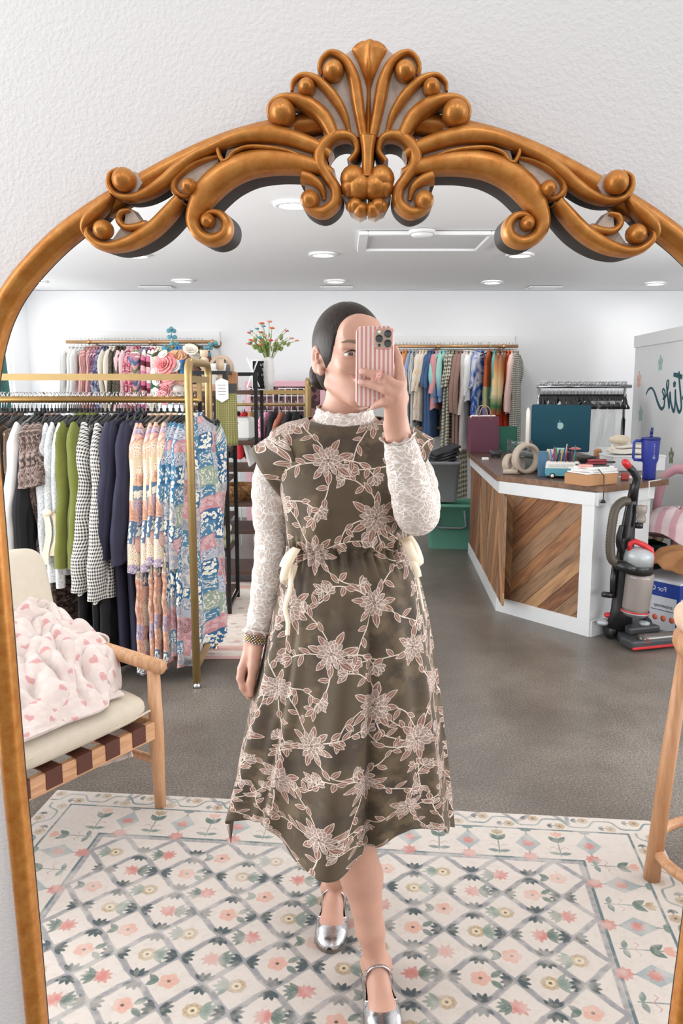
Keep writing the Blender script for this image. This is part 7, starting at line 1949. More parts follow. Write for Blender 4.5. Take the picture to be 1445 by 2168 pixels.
# ================================================================ BINS beside the counter
def tote(p, w, d, h, rz, color, label, name='storage_bin', handle=True, fl=.86):
    t = empty(name, p, rz, label, 'bin'); m = mat('tote_' + color.strip('#'), color, .5)
    def rr(w_, d_, z): return [(x, y, z) for x, y in rrect(w_, d_, .035, 5)]
    rows = [rr(w * fl, d * fl, 0), rr(w * fl, d * fl, .004), rr(w * .985, d * .985, h - .03), rr(w * 1.03, d * 1.03, h - .03), rr(w * 1.03, d * 1.03, h), rr(w * .97, d * .97, h), rr(w * .96, d * .96, h - .04), rr(w * (fl - .02), d * (fl - .02), .008)]
    mb = MB(); mb.grid(rows, 0, True); k = len(rows[0]); mb.add(rows[0], [tuple(range(k - 1, -1, -1))], 0, False); mb.add(rows[-1], [tuple(range(k))], 0, False); mb.build('tub', m, t)
    if handle:
        mb = MB(); mb.tube([(-w * .26, -d * .50, h - .05), (-w * .30, -d * .53, h - .19), (-w * .22, -d * .55, h - .205), (w * .22, -d * .55, h - .205), (w * .30, -d * .53, h - .19), (w * .26, -d * .50, h - .05)], .010, 8); mb.build('swing_handle', mat('grey_handle', '#7d8486', .5), t)
    return t
gp = onz(948, 1163, 0); tote((gp.x + .04, gp.y + .19, 0), .44, .40, .40, R(-6), '#68a892', 'sea green storage bin with grey swing handle on the floor by counter')
GZ = .405
tote((gp.x - .06, gp.y + .24, GZ), .36, .30, .36, R(-6), '#8d9092', 'grey storage bin stacked on the sea green bin', handle=False)
t = tote((gp.x - .06, gp.y + .24, GZ), .01, .01, .01, 0, '#7b7e80', 'x') if False else None
for i in range(6):
    mb = MB(); mb.box((0, 0, 0), (.24, .20, .022), bev=.004); o = mb.build('black_tray', mat('black_tray_plastic', '#232427', .45)); o.location = (gp.x - .05 + .008 * i, gp.y + .24 + .004 * i, GZ + .30 + .030 * i); o.rotation_euler = (R(4), R(-8 - 2.5 * i), R(-10 + 4 * i))
    tag(o, ORD[i] + ' black flat tray from bottom of the pile in the grey bin', 'tray', 'black trays in the grey bin')
    mb = MB(); mb.box((0, -.101, 0), (.08, .003, .012)); mb.build('label_plate', mat('tray_label', '#55585c', .4), o)

# ================================================================ THINGS BEHIND THE COUNTER END
bp = onz(1395, 1340, 0)
t = empty('shipping_carton', (bp.x + .17, bp.y + .22, 0), R(36), 'blue and white printed shipping carton on the floor behind the vacuum', 'box')
M_BLUEB = mat('carton_blue', '#1f3f9a', .6); M_WB = mat('carton_white', '#dcdfe6', .6)
mb = MB(); mb.box((0, 0, .10), (.40, .30, .20)); mb.build('white_lower', M_WB, t); mb = MB(); mb.box((0, 0, .245), (.402, .302, .09)); mb.build('blue_upper', M_BLUEB, t); mb = MB(); mb.box((0, 0, .2925), (.41, .31, .012)); mb.build('lid', M_WB, t)
mb = MB(); mb.box((-.1935, -.1435, .10), (.016, .016, .2)); mb.build('blue_corner', M_BLUEB, t)
M_WT = mat('white_print', '#e9ecf5', .6); M_BT = mat('dark_print', '#30405f', .6)
text_mesh('lettering', 'Carton Sale', .042, M_WT, t, (-.03, -.1512, .245), (pi / 2, 0, 0)); text_mesh('lettering', 'For Carton', .042, M_WT, t, (-.2012, .03, .245), (pi / 2, 0, -pi / 2))
text_mesh('lettering', 'snowmey', .032, M_BT, t, (-.2008, -.05, .145), (pi / 2, 0, -pi / 2))
mb = MB(); mb.box((-.2004, -.05, .118), (.001, .16, .004)); mb.build('underline', M_BT, t)
for k in range(4):
    mb = MB(); mb.lathe([(0, 0), (.018, 0), (.018, .001), (0, .001)], 16, 0, Matrix.Translation((-.2002, -.11 + k * .055, .07)) @ Matrix.Rotation(-pi / 2, 4, 'Y')); mb.build('round_mark', mat('coral_print', '#d9694a', .6), t)
mb = MB(); mb.box((-.15, -.1505, .16), (.05, .001, .04)); mb.build('teal_mark', mat('teal_print', '#3f9aa0', .6), t)
# tan cloth crumpled on the carton
mb = MB(); G = []
for i in range(40):
    r_ = []
    for j in range(40):
        x, y = -.19 + .40 * i / 39, -.15 + .30 * j / 39; e_ = (1 - (x / .23) ** 2) * (1 - (y / .19) ** 2)
        r_.append((x, y, .012 + .12 * max(0, e_) ** .6 + .026 * sin(x * 32 + 3 * sin(y * 21)) * max(0, e_) ** .5 + .016 * sin(y * 52 + x * 30 + 2 * sin(x * 20))   * max(0, e_)))
    G.append(r_)
mb.grid(G); o = mb.build('tan_jacket', mat('tan_suede', '#a9784e', .9, var=.12, vscale=12)); o.location = (bp.x + .17, bp.y + .22, .302); o.rotation_euler.z = R(36); so = o.modifiers.new('t', 'SOLIDIFY'); so.thickness = .008; tag(o, 'crumpled tan jacket heaped on the blue shipping carton', 'jacket')
# small wire table with the pink throw
tp = Vector((2.17, 5.27, 0)); t = empty('wire_side_table', tp, 0, 'small round side table on thin black wire legs behind the counter', 'table')
mb = MB(); mb.lathe([(0, .53), (.20, .53), (.205, .54), (.20, .55), (0, .55)], 36); mb.build('tabletop', M_BLKP, t)
for a in (.6, 2.7, 4.8):
    mb = MB(); mb.tube([(.17 * cos(a), .17 * sin(a), .53), (.20 * cos(a), .20 * sin(a), .25), (.21 * cos(a + .06), .21 * sin(a + .06), 0)], .007, 8); mb.build('leg', M_BLKP, t)
mb = MB(); mb.tube([(.203 * cos(a), .203 * sin(a), .20) for a in np.linspace(0, 2 * pi, 40, endpoint=False)], .005, 6, closed=True); mb.build('wire_ring', M_BLKP, t)
mb = MB(); G = []
for i in range(24):
    q = i / 23; r_ = []
    for j in range(60):
        a = 2 * pi * j / 60; rad = .02 + .21 * min(1, q * 1.25); z = .552 + .10 * (1 - min(1, q * 1.2) ** 2) ** .8 + .008 * sin(5 * a + q * 6)
        if q > .8: z -= (q - .8) * (.35 + .2 * sin(3 * a)); rad += (q - .8) * .05 + .006 * sin(9 * a)
        r_.append((rad * cos(a), rad * sin(a), max(z, .553) if q < .8 else z))
    G.append(r_)
g = NT('pink_striped_plush'); v = g.coord('Object', (1, 1, 1), (0, 0, .6)); sx = g.n('SeparateXYZ'); g.t.links.new(v, sx.inputs[0])
f = g.math('ADD', g.math('SINE', g.math('MULTIPLY', sx.outputs[0], 70)), g.math('MULTIPLY', g.noise(v, 14, 2), .8)); g.col(g.ramp(f, [(.3, lin('#f2dcdd')), (.7, lin('#e2aeb4'))])); g.rough(.95); g.p.inputs['Sheen Weight'].default_value = .4
mb.grid(G, 0, True); o = mb.build('plush_throw', g.mat); o.location = tp; tag(o, 'pink striped plush throw folded over the small wire table', 'blanket')
# pink moulded chair
cp = Vector((2.40, 5.80, 0)); t = empty('pink_chair', cp, R(-50), 'pink moulded plastic chair behind the wire side table', 'chair'); M_PCH = mat('pink_moulded', '#e0a9b4', .45)
mb = MB(); mb.tube([(-.19, .02, .42), (-.205, .06, .60), (-.19, .09, .77), (-.10, .10, .835), (.10, .10, .835), (.19, .09, .77), (.205, .06, .60), (.19, .02, .42)], .034, 12, flat=.55); mb.build('back_loop', M_PCH, t)
mb = MB(); cushion(mb, (0, -.19, .43), (.44, .42, .05)); mb.build('seat', M_PCH, t)
for sx in (-1, 1):
    for y in (-.36, -.02): mb = MB(); mb.tube([(sx * .16, y, .42), (sx * .20, y + (.05 if y > -.1 else -.03), 0)], [.022, .014], 10); mb.build('leg', M_PCH, t)
tote((2.10, 5.62, 0), .22, .22, .36, R(10), '#1d4a40', 'dark green waste bin under the wire side table', 'waste_bin', False)
dp = onz(1418, 1205, 0); t = empty('wooden_tray', (dp.x - .16, dp.y + .1, 0), R(-14), 'dark brown open crate on the floor with shoes on it', 'crate')
M_DKW = wood('dark_crate', '#3e2a20', '#65452f', 0, 1.2)
for y in (-.15, .15): mb = MB(); mb.box((0, y, .07), (.50, .018, .14)); mb.build('side_board', M_DKW, t)
for x in (-.24, .24): mb = MB(); mb.box((x, 0, .07), (.018, .30, .14)); mb.build('end_board', M_DKW, t)
mb = MB(); mb.box((0, 0, .135), (.48, .29, .012)); mb.build('top_panel', M_DKW, t)
for i, (dx, lb) in enumerate([(-.10, 'left olive sneaker resting on the dark brown crate'), (.05, 'right olive sneaker resting on the dark brown crate')]):
    mb = MB(); mb.tube([(0, -.13, .045), (0, -.06, .05), (0, .03, .065), (0, .10, .075), (0, .13, .06)], [.022, .040, .044, .044, .03], 14, flat=1.15); o = mb.build('sneaker', mat('olive_suede', '#a5a070', .85, var=.1)); o.location = (dp.x - .16 + dx, dp.y + .1, .143); o.rotation_euler.z = R(-40)
    mb = MB(); mb.tube([(0, -.15, .014), (0, -.05, .014), (0, .06, .014), (0, .14, .014)], [.03, .045, .042, .035], 12, flat=.35, up=(1, 0, 0)); mb.build('sole', mat('pale_sole', '#e2ddcf', .7), o)
    mb = MB()
    for k in range(5): mb.tube([(-.03, -.04 + .025 * k, .086 + .006 * k), (0, -.03 + .025 * k, .096 + .006 * k), (.03, -.04 + .025 * k, .086 + .006 * k)], .004, 6)
    mb.build('laces', mat('dark_lace', '#3c4636', .8), o); tag(o, lb, 'shoe', 'olive sneakers')

# ================================================================ RACK OF EMPTY HANGERS behind the counter
hl, hr_ = at(1136, 818, 7.75), at(1336, 820, 7.75); HZ = hl.z; xc = (hl.x + hr_.x) / 2; hw = (hr_.x - hl.x) / 2
t = empty('hanger_rack', (xc, 7.75, 0), 0, 'chrome and black rolling rack full of empty hangers against the back wall', 'garment rack')
mb = MB(); mb.tube([(-hw, 0, HZ), (hw, 0, HZ)], .016, 10); mb.build('top_rail', M_CHROME, t)
for x in (-hw + .02, hw - .06):
    mb = MB(); mb.tube([(x, 0, .06), (x, 0, HZ - .30)], .019, 10); mb.build('lower_post', M_BLKP, t); mb = MB(); mb.tube([(x, 0, HZ - .32), (x, 0, HZ)], .013, 10); mb.build('upper_post', M_CHROME, t)
    mb = MB(); mb.tube([(x, -.24, .06), (x, .24, .06)], .016, 8); mb.build('foot_bar', M_BLKP, t)
    for y in (-.22, .22): mb = MB(); mb.lathe([(0, -.012), (.028, -.012), (.028, .012), (0, .012)], 14, 0, Matrix.Translation((x, y, .028)) @ Matrix.Rotation(pi / 2, 4, 'Y')); mb.build('caster', M_BLKP, t)
rg = random.Random(4)
for i in range(72):
    x = xc - hw + .03 + (2 * hw - .08) * i / 71
    hang((x, 7.75, HZ + .017), pi / 2 + R(rg.uniform(-22, 10)), 'empty black velvet hanger in the dense row on the chrome and black rack', 'empty hangers on the chrome rack').scale = (1.1, 1.5, 1.5)
# clear garment covers hanging from it
for i, px in enumerate((1268, 1292, 1308)):
    mb = MB(); q = at(px, 850, 7.55); G = [[(s_ * (.05 + .05 * t_) , .02 * sin(s_ * 4 + t_ * 5), -t_ * .42) for s_ in np.linspace(-1, 1, 10)] for t_ in np.linspace(0, 1, 8)]; mb.grid(G); o = mb.build('clear_garment_cover', mat('thin_plastic', '#eef0f1', .25, alpha=.35)); o.location = (q.x, 7.62, HZ - .13); tag(o, ['left', 'middle', 'right'][i] + ' clear plastic garment cover hanging below the empty hangers', 'garment cover', 'clear garment covers')
# teal curtain far left
c_ = at(14, 702, 8.05); mb = MB(); G = []
for i in range(20):
    q = i / 19; G.append([(LEFTX + .10 + .035 * sin(s_ * 30 + .8) * (.5 + .5 * q) + .05 * q * (1 if s_ > .8 else 0), 7.2 + 1.0 * s_ * (.80 + .20 * q), c_.z - q * (c_.z - .04)) for s_ in np.linspace(0, 1, 70)])
mb.grid(G); o = mb.build('curtain', mat('teal_curtain_cloth', '#4d7f7b', .85, var=.06, vscale=6)); so = o.modifiers.new('t', 'SOLIDIFY'); so.thickness = .004; tag(o, 'teal curtain hanging on the left wall at the far left', 'curtain')

# ================================================================ BLACK FRAMED SHELVES behind the front rack
M_IRON = mat('black_iron', '#1d1d1f', .45, metal=.3); M_SHELF = wood('dark_shelf_board', '#3c2a22', '#5f4436', 0, 1.0, .5)
SHZ = [1.395, 1.04, .85, .60, .40, .10]
def etagere(x0, x1, y0, y1, H_, label):
    t = empty('shelving_unit', (x0, y0, 0), 0, label, 'shelf'); w, d = x1 - x0, y1 - y0
    for x in (0, w):
        for y in (0, d): mb = MB(); mb.box((x, y, H_ / 2), (.024, .024, H_)); mb.build('post', M_IRON, t)
    for x in (0, w):
        mb = MB(); mb.box((x, d / 2, H_ - .011), (.022, d, .022)); mb.build('end_rail', M_IRON, t)
        mb = MB(); mb.box((x, d / 2, .055), (.018, d, .018)); mb.build('foot_rail', M_IRON, t)
    for y in (0, d): mb = MB(); mb.box((w / 2, y, H_ - .011), (w, .022, .022)); mb.build('top_rail', M_IRON, t)
    for z in SHZ: mb = MB(); mb.box((w / 2, d / 2, z - .014), (w - .02, d - .0, .028), bev=.002); mb.build('shelf_board', M_SHELF, t)
    return t
fa, fb = onz(482, 1290, 0), onz(513, 1265, 0)
AX1, AY0, AY1 = -.705, 5.06, 5.48; AX0 = -.93
etagere(AX0, AX1, AY0, AY1, 1.52, 'black framed shelving unit with dark boards just behind the front rack')
BX1, BY0, BY1 = -.600, 5.85, 6.28; BX0 = -.95
etagere(BX0, BX1, BY0, BY1, 1.52, 'second black framed shelving unit with dark boards, farther back')
def put(name, cat, label, mbf, mats, loc, rz=0, group=None):
    mb = MB(); mbf(mb); o = mb.build(name, mats); o.location = loc; o.rotation_euler.z = rz; return tag(o, label, cat, group)
# green tea towel with tag
tw = at(478, 812, 5.03); t = empty('tea_towel', (tw.x, 5.035, 0), R(6), 'green windowpane checked tea towel displayed upright with a hexagonal white tag', 'towel')
zt, zb = tw.z, at(478, 943, 5.03).z; wd = (at(500, 812, 5.03).x - at(457, 812, 5.03).x); M_TOW = windowpane('towel_check', '#7f7a48', '#a7a36c', .0125, .16, '#6e6a3c')
mb = MB(); G = []; U = []
for i in range(14):
    q = i / 13; G.append([(wd * (s_ - .5), -.012 - .006 * sin(s_ * 9 + 1) * q, zt - q * (zt - zb)) for s_ in np.linspace(0, 1, 16)]); U.append([(wd * s_, q * (zt - zb)) for s_ in np.linspace(0, 1, 16)])
mb.grid(G, 0, False, U); o = mb.build('cloth', M_TOW, t); so = o.modifiers.new('t', 'SOLIDIFY'); so.thickness = .016
mb = MB(); mb.box((.035, -.031, zt - .028), (wd * .48, .004, .056)); mb.build('dark_band', mat('charcoal_band', '#3a3a38', .8), t)
mb = MB(); cz = zt - .040; mb.prism([(-.062 - .0, cz + .055), (-.024, cz + .072), (.014, cz + .055), (.014, cz - .05), (-.024, cz - .072), (-.062, cz - .05)],   .0345, .0365, 0, XZ); tg = mb.build('hexagon_tag', M_PAPER, t)
for k in range(4): mb = MB(); mb.box((-.024, -.0372, cz + .03 - k * .018), (.05 - .008 * (k % 2), .0008, .004)); mb.build('printed_line', mat('grey_print', '#8b8b8b', .7), tg)
# stacks, boxes and baskets on the boards
rg = random.Random(21)
def stack(x, y, z, cols, w, d, th, lb, nm='folded_towel', ct='towel'):
    for i, (c, cn) in enumerate(cols):
        put(nm, ct, cn + ' ' + lb, lambda mb: cushion(mb, (0, 0, th / 2), (w, d, th), n=8), mat('fold_' + c.strip('#'), c, .9), (x + rg.uniform(-.008, .008), y + rg.uniform(-.006, .006), z + i * (th - .001)), rg.uniform(-.08, .08), lb)
stack(-.83, 5.25, SHZ[1], [('#d9d6d0', 'pale grey'), ('#efece6', 'ivory'), ('#c9cfd4', 'blue grey')], .22, .28, .045, 'folded cloth on the nearer shelf below the checked towel')
put('wicker_basket', 'basket', 'brown wicker basket on the nearer shelving unit at middle height', lambda mb: mb.lathe([(0, 0), (.11, 0), (.13, .07), (.14, .11), (.13, .11), (.12, .01), (0, .01)], 24), blotch('wicker', ['#8a6038', '#a87c4c', '#6b4628'], 60, kind='Object'), (-.86, 5.27, SHZ[2]))
stack(-.84, 5.24, SHZ[3], [('#5d6a3a', 'olive'), ('#3c4a33', 'dark green'), ('#8a7a4a', 'mustard')], .22, .26, .04, 'folded knit on the nearer shelf at knee height')
put('toy_caterpillar', 'toy', 'string of coral wooden beads on the dark green knits', lambda mb: [mb.ell((k * .038, 0, .02), .022, 12, 8) for k in range(5)], mat('coral_wood', '#d08a74', .6), (-.90, 5.20, SHZ[3] + .118), .2)
stack(-.84, 5.24, SHZ[4], [('#b9b596', 'sage patterned'), ('#d9d2bd', 'oatmeal')], .24, .28, .075, 'folded blanket on the nearer shelf near the floor')
put('book', 'book', 'white and blue boxed card set on the nearer shelf', lambda mb: mb.box((0, 0, .07), (.07, .05, .14), bev=.002), mat('soft_blue_card', '#c9d3da', .6), (-.76, 5.14, SHZ[2]))
put('picture_frame', 'picture frame', 'white leaning picture frame on the nearer shelving unit top board', lambda mb: [mb.box((0, 0, .09), (.16, .016, .18), bev=.003, M=Matrix.Rotation(R(-12), 4, 'X'))], mat('frame_white', '#ecebe8', .5), (-.82, 5.36, SHZ[0]), R(-40))
put('framed_print', 'picture frame', 'tan edged stacked frames lying on the nearer top board', lambda mb: [mb.box((0, 0, .012 + k * .022), (.2, .15, .020), bev=.002) for k in range(2)], mat('tan_frame', '#c9a184', .6), (-.84, 5.22, SHZ[0]))
put('foil_pouch', 'pouch', 'silver foil pouch lying on the nearer shelf beside the checked towel', lambda mb: mb.ell((0, 0, .02), (.09, .06, .02), 16, 8), mat('silver_foil', '#c9cdd0', .25, metal=.8, bump=.6, bscale=30, bdist=.01), (-.745, 5.30, SHZ[1] + .135))
# farther unit
put('white_bin', 'bin', 'white rectangular bin on the farther shelving unit', lambda mb: mb.box((0, 0, .08), (.26, .30, .16), bev=.02), mat('frame_white', '#ecebe8', .5), (-.77, 6.06, SHZ[1]))
put('white_tray', 'tray', 'white leaning board standing on the farther shelving unit', lambda mb: mb.box((0, 0, .11), (.02, .26, .22), bev=.004, M=Matrix.Rotation(R(-14), 4, 'Y')), mat('frame_white', '#ecebe8', .5), (-.66, 6.08, SHZ[2]))
put('wicker_basket', 'basket', 'wide brown wicker basket on the farther shelving unit', lambda mb: mb.lathe([(0, 0), (.12, 0), (.14, .07), (.15, .11), (.14, .11), (.13, .01), (0, .01)], 24), MATS['wicker'], (-.77, 6.06, SHZ[3]))
put('open_card', 'card', 'white folded card standing open on the farther shelving unit', lambda mb: [mb.box((-.035, 0, .10), (.004, .12, .22), M=Matrix.Rotation(R(22), 4, 'Y')), mb.box((.05, 0, .10), (.004, .12, .22), M=Matrix.Rotation(R(-22), 4, 'Y'))], M_PAPER, (at(533, 800, 5.98).x, 5.98, SHZ[0] + .015), R(10))
lbx = at(545, 775, 6.1); t = empty('letter_board', (lbx.x + .02, 6.12, SHZ[0]), R(-10), 'small white framed black letter board on the farther shelving unit', 'letter board')
mb = MB(); mb.box((0, 0, .11), (.135, .014, .22), bev=.003); mb.build('frame', mat('frame_white', '#ecebe8', .5), t); mb = MB(); mb.box((0, -.0075, .11), (.115, .002, .20)); mb.build('felt', mat('black_felt', '#161616', .9), t)
for k, w_ in enumerate(['UTY !', 'TO', 'BOB', 'B', '+']): text_mesh('lettering', w_, .024, M_WT, t, (.028, -.0092, .182 - k * .036), (pi / 2, 0, 0), mirror=False)
# white vase with wild flowers
vz = at(569, 800, 6.05); t = empty('flower_vase', (vz.x, 6.05, SHZ[0]), 0, 'tall white diamond textured vase of wildflowers on the farther shelving unit', 'vase')
g = NT('diamond_ceramic'); v = g.coord('Object'); w_ = g.n('TexVoronoi', feature='DISTANCE_TO_EDGE'); mp = g.n('Mapping'); mp.inputs['Scale'].default_value = (45, 45, 22); g.t.links.new(v, mp.inputs[0]); g.t.links.new(mp.outputs[0], w_.inputs['Vector']); w_.inputs['Scale'].default_value = 1; w_.inputs['Randomness'].default_value = .1
g.col(lin('#eceae8') + (1,)); g.rough(.5); g.bump(w_.outputs['Distance'], .8, .01)
vh = vz.z - SHZ[0] + at(0, 756, 6.05).z - at(0, 800, 6.05).z
mb = MB(); mb.lathe([(0, 0), (.030, 0), (.038, vh * .3), (.040, vh * .6), (.034, vh * .9), (.026, vh), (.022, vh), (.03, vh * .7), (0, vh * .6)], 28); mb.build('vase_body', g.mat, t)
M_STEM = mat('stem_green', '#8a9a58', .7)
rg = random.Random(6); cols = [('#d9694a', 'poppy'), ('#e08a6a', 'salmon'), ('#5f9aa8', 'blue'), ('#c94f44', 'red'), ('#d9a08a', 'peach')]
mb = MB(); tips = []
for k in range(30):
    a = rg.uniform(0, 2 * pi); l_ = rg.uniform(.10, .26); sp_ = rg.uniform(.02, .17) * (1.0 if k % 3 else 1.2); e_ = (sp_ * cos(a) * 1.1, sp_ * sin(a) * .7, vh + l_ * (1 - sp_ * 1.3)); mb.tube([(.008 * cos(a), .008 * sin(a), vh - .05), (e_[0] * .4, e_[1] * .4, vh + l_ * .5), e_], .0022, 5); tips.append(e_)
    for q in (.45, .7): mb.ell((e_[0] * q, e_[1] * q, vh + l_ * q * .85), (.012, .005, .02), 6, 5, 0, Matrix.Rotation(a, 4, 'Z') @ Matrix.Rotation(.6, 4, 'Y'))
mb.build('stems', M_STEM, t)
for k, e_ in enumerate(tips[:26]):
    c, cn = cols[k % 5]; mb = MB(); r_ = rg.uniform(.010, .020)
    for q in range(6): mb.ell((e_[0] + r_ * .6 * cos(q * 1.05), e_[1] + r_ * .6 * sin(q * 1.05), e_[2] + .003 * (q % 2)), (r_ * .55, r_ * .55, r_ * .35), 7, 5)
    mb.build('blossom', mat('wild_' + c.strip('#'), c, .7), t)
# big bouquet, candlesticks and arched wooden mirror on the nearer unit
def rose(mb, c, r_, seed, up=(0, -.5, .8), layers=4):
    rg = random.Random(seed); up = Vector(up).normalized(); M_ = up.to_track_quat('Z', 'Y').to_matrix().to_4x4(); M_.translation = Vector(c)
    for l in range(layers):
        n = 4 + 2 * l; rad = r_ * (.18 + .25 * l); tilt = .15 + .30 * l; ps = r_ * (.45 + .10 * l)
        for k in range(n):
            a = 2 * pi * k / n + l * .5 + rg.uniform(-.15, .15); G = []
            for i in range(5):
                q = i / 4; row = []
                for j in range(5):
                    s_ = (j - 2) / 2; w_ = ps * .75 * math.sin(pi * (.18 + .70 * q)) ; rr = rad * (.5 + .5 * q) + ps * .5 * q * math.sin(tilt) - .22 * ps * s_ * s_ * (1 - .3 * l); zz = ps * q * math.cos(tilt) * .9 - .05 * l * r_ - .12 * ps * (q > .9)
                    row.append(M_ @ Vector((rr * cos(a) - s_ * w_ * sin(a), rr * sin(a) + s_ * w_ * cos(a), zz)))
                G.append(row)
            mb.grid(G)
bq = Vector((at(385, 800, 5.27).x - .01, 5.24, SHZ[0] - .08))
put('pedestal', 'pedestal', 'white square pedestal behind the front rack carrying the big bouquet', lambda mb: mb.box((0, 0, (SHZ[0] - .08) / 2), (.16, .26, SHZ[0] - .08), bev=.006), M_WHITEP, (bq.x - .03, 5.24, 0)); t = empty('bouquet', bq, 0, 'large bouquet of pink peonies, cream roses and blue eucalyptus in a vase', 'bouquet')
mb = MB(); mb.lathe([(0, 0), (.05, 0), (.065, .05), (.06, .10), (.045, .13), (.04, .13), (.055, .09), (0, .02)], 24); mb.build('vase', mat('vase_cream', '#e6e0d6', .5), t)
def bpos(px, py, Y=5.2): return tuple(at(px, py, Y) - bq)
FL = [(345, 772, .062, '#e58a8c', 'peony'), (352, 790, .055, '#e89a9c', 'peony'), (369, 756, .050, '#f0b48e', 'rose'), (382, 752, .040, '#efc0a0', 'rose'), (366, 775, .045, '#f1e6df', 'rose'), (345, 750, .030, '#f4ece4', 'rose'), (403, 740, .045, '#f2e8da', 'rose'), (412, 752, .035, '#f2ede2', 'rose'), (328, 790, .034, '#f3e9e3', 'rose'), (331, 805, .032, '#f0dcd6', 'rose'), (360, 800, .036, '#eeb0ae', 'peony'), (348, 826, .036, '#ea9d9f', 'peony'), (344, 842, .036, '#e58f92', 'peony'), (371, 838, .034, '#ecdcd6', 'rose'), (385, 806, .026, '#efb6a8', 'rose'), (330, 830, .028, '#f3ebe5', 'rose')]
for k, (px, py, r_, c, kd) in enumerate(FL):
    mb = MB(); rose(mb, bpos(px, py, 5.14 + .02 * (k % 4)), r_ * .85, k, ((px - 375) / 90, -.8, (790 - py) / 90 + .25), 5 if kd == 'peony' else 4); o = mb.build(kd, mat('petal_' + c.strip('#'), c, .7, var=.08, vscale=30), t); so = o.modifiers.new('t', 'SOLIDIFY'); so.thickness = .0012
mb = MB(); rg = random.Random(12)
for k in range(80):
    px, py = rg.gauss(378, 32), rg.gauss(785, 30); e_ = bpos(px, py, 5.24 + rg.uniform(-.04, .05)); M_ = Matrix.Rotation(rg.uniform(0, 6), 4, 'Z') @ Matrix.Rotation(rg.uniform(-1, 1), 4, 'X') @ Matrix.Rotation(rg.uniform(-1, 1), 4, 'Y'); mb.ell(e_, (.036, .014, .003), 8, 5, 0, M_)
mb.build('leaves', mat('dark_leaf', '#5d6650', .7, var=.2, vscale=20), t)
M_EUC = mat('eucalyptus_blue', '#4e8490', .7, var=.12, vscale=20)
for br in ([(375, 770), (372, 740), (364, 715), (362, 696)], [(405, 760), (425, 750), (440, 738), (456, 726)], [(370, 765), (360, 748), (352, 738)], [(400, 770), (420, 762), (436, 752)]):
    P = catmull([bpos(x, y, 5.22) for x, y in br], 5); mb = MB(); mb.tube(P, .003, 6)
    for i, p in enumerate(P[4::3]):
        for s_ in (-1, 1): mb.ell((p[0] + s_ * .016, p[1] + .006 * s_, p[2] + .004), (.015, .005, .014), 8, 6, 0, Matrix.Rotation(s_ * .5, 4, 'Y'))
    mb.ell(P[-1], (.013, .006, .014), 8, 6); mb.build('eucalyptus_sprig', M_EUC, t)
M_PALEW = wood('pale_turned_wood', '#c3a78c', '#dcc6ae', 2, 1.2, .6)
def candlestick(px, Y, H_, lb):
    p = at(px, 800, Y); prof = [(0, 0), (.034, 0), (.034, .012), (.018, .02)]; z = .02
    while z < H_ - .07: prof += [(.016, z), (.026, z + .010), (.028, z + .018), (.026, z + .026), (.016, z + .036)]; z += .038
    prof += [(.016, z), (.024, z + .006), (.027, H_), (.018, H_), (0, H_ - .01)]
    put('candlestick', 'candlestick', lb, lambda mb: mb.lathe(prof, 22), M_PALEW, (p.x, Y, SHZ[0]))
candlestick(433, 5.17, at(0, 741, 5.17).z - SHZ[0], 'pale turned wood candlestick with bead shapes beside the bouquet')
candlestick(466, 5.30, at(0, 760, 5.30).z - SHZ[0], 'shorter pale turned wood candlestick in front of the arched mirror')
am = at(468, 800, 5.40); t = empty('arched_table_mirror', (am.x, 5.42, SHZ[0]), R(-8), 'small arched wooden table mirror on the nearer shelving unit', 'mirror'); ah = at(0, 752, 5.4).z - SHZ[0]
arch = lambda r_, h_: [(-r_, 0), (r_, 0)] + [(r_ * cos(q), h_ - r_ + r_ * sin(q)) for q in np.linspace(0, pi, 20)]
mb = MB(); o_ = arch(.082, ah); i_ = arch(.062, ah - .02); n = len(o_)
vs = [(x, y, z) for z in (-.012, .012) for x, y in o_] + [(x, max(y, .02), z) for z in (-.012, .012) for x, y in i_]; fs = []
for i in range(n): j = (i + 1) % n; fs += [(i, j, 2 * n + j, 2 * n + i), (n + j, n + i, 3 * n + i, 3 * n + j), (j, i, n + i, n + j), (2 * n + i, 2 * n + j, 3 * n + j, 3 * n + i)]
mb.add(vs, fs, 0, False, XZ); mb.build('arch_frame', M_PALEW, t)
mb = MB(); mb.prism(arch(.063, ah - .018), -.008, -.004, 0, XZ); mb.build('mirror_glass', mat('silvered_glass', '#e6e9ec', .03, metal=1), t)
put('wood_block', 'block', 'square brown wooden block beside the arched table mirror', lambda mb: mb.box((0, 0, .06), (.06, .05, .12), bev=.004), wood('brown_block', '#9a6a48', '#b98660', 2), (at(491, 790, 5.3).x, 5.33, SHZ[0]))

# ================================================================ MIDDLE GOLD RACK with small clothes
RY = 6.95; r1 = at(652, 804, RY); R2 = empty('garment_rack', (r1.x, RY, 0), 0, 'smaller gold garment rack behind the person shoulder with children clothes', 'garment rack')
rack_end(0, M_BRASS, H_=r1.z, dy=.22, r_=.017, parent=R2); rack_end(-1.05, M_BRASS, H_=r1.z, dy=.22, r_=.017, parent=R2)
mb = MB(); mb.box((-.525, -.2, r1.z - .10), (1.05, .014, .035)); mb.build('top_rail', M_BRASS, R2); mb = MB(); mb.tube([(-1.05, 0, r1.z - .205), (0, 0, r1.z - .205)], .013, 10); mb.build('hanging_rail', M_BRASS, R2)
for x in (0, -1.05): mb = MB(); mb.box((x, 0, r1.z - .10), (.016, .42, .025)); mb.build('top_bracket', M_BRASS, R2)
for x in (0, -1.05): mb = MB(); mb.box((x, 0, .10), (.02, .42, .024)); mb.build('foot_bar', M_BRASS, R2)
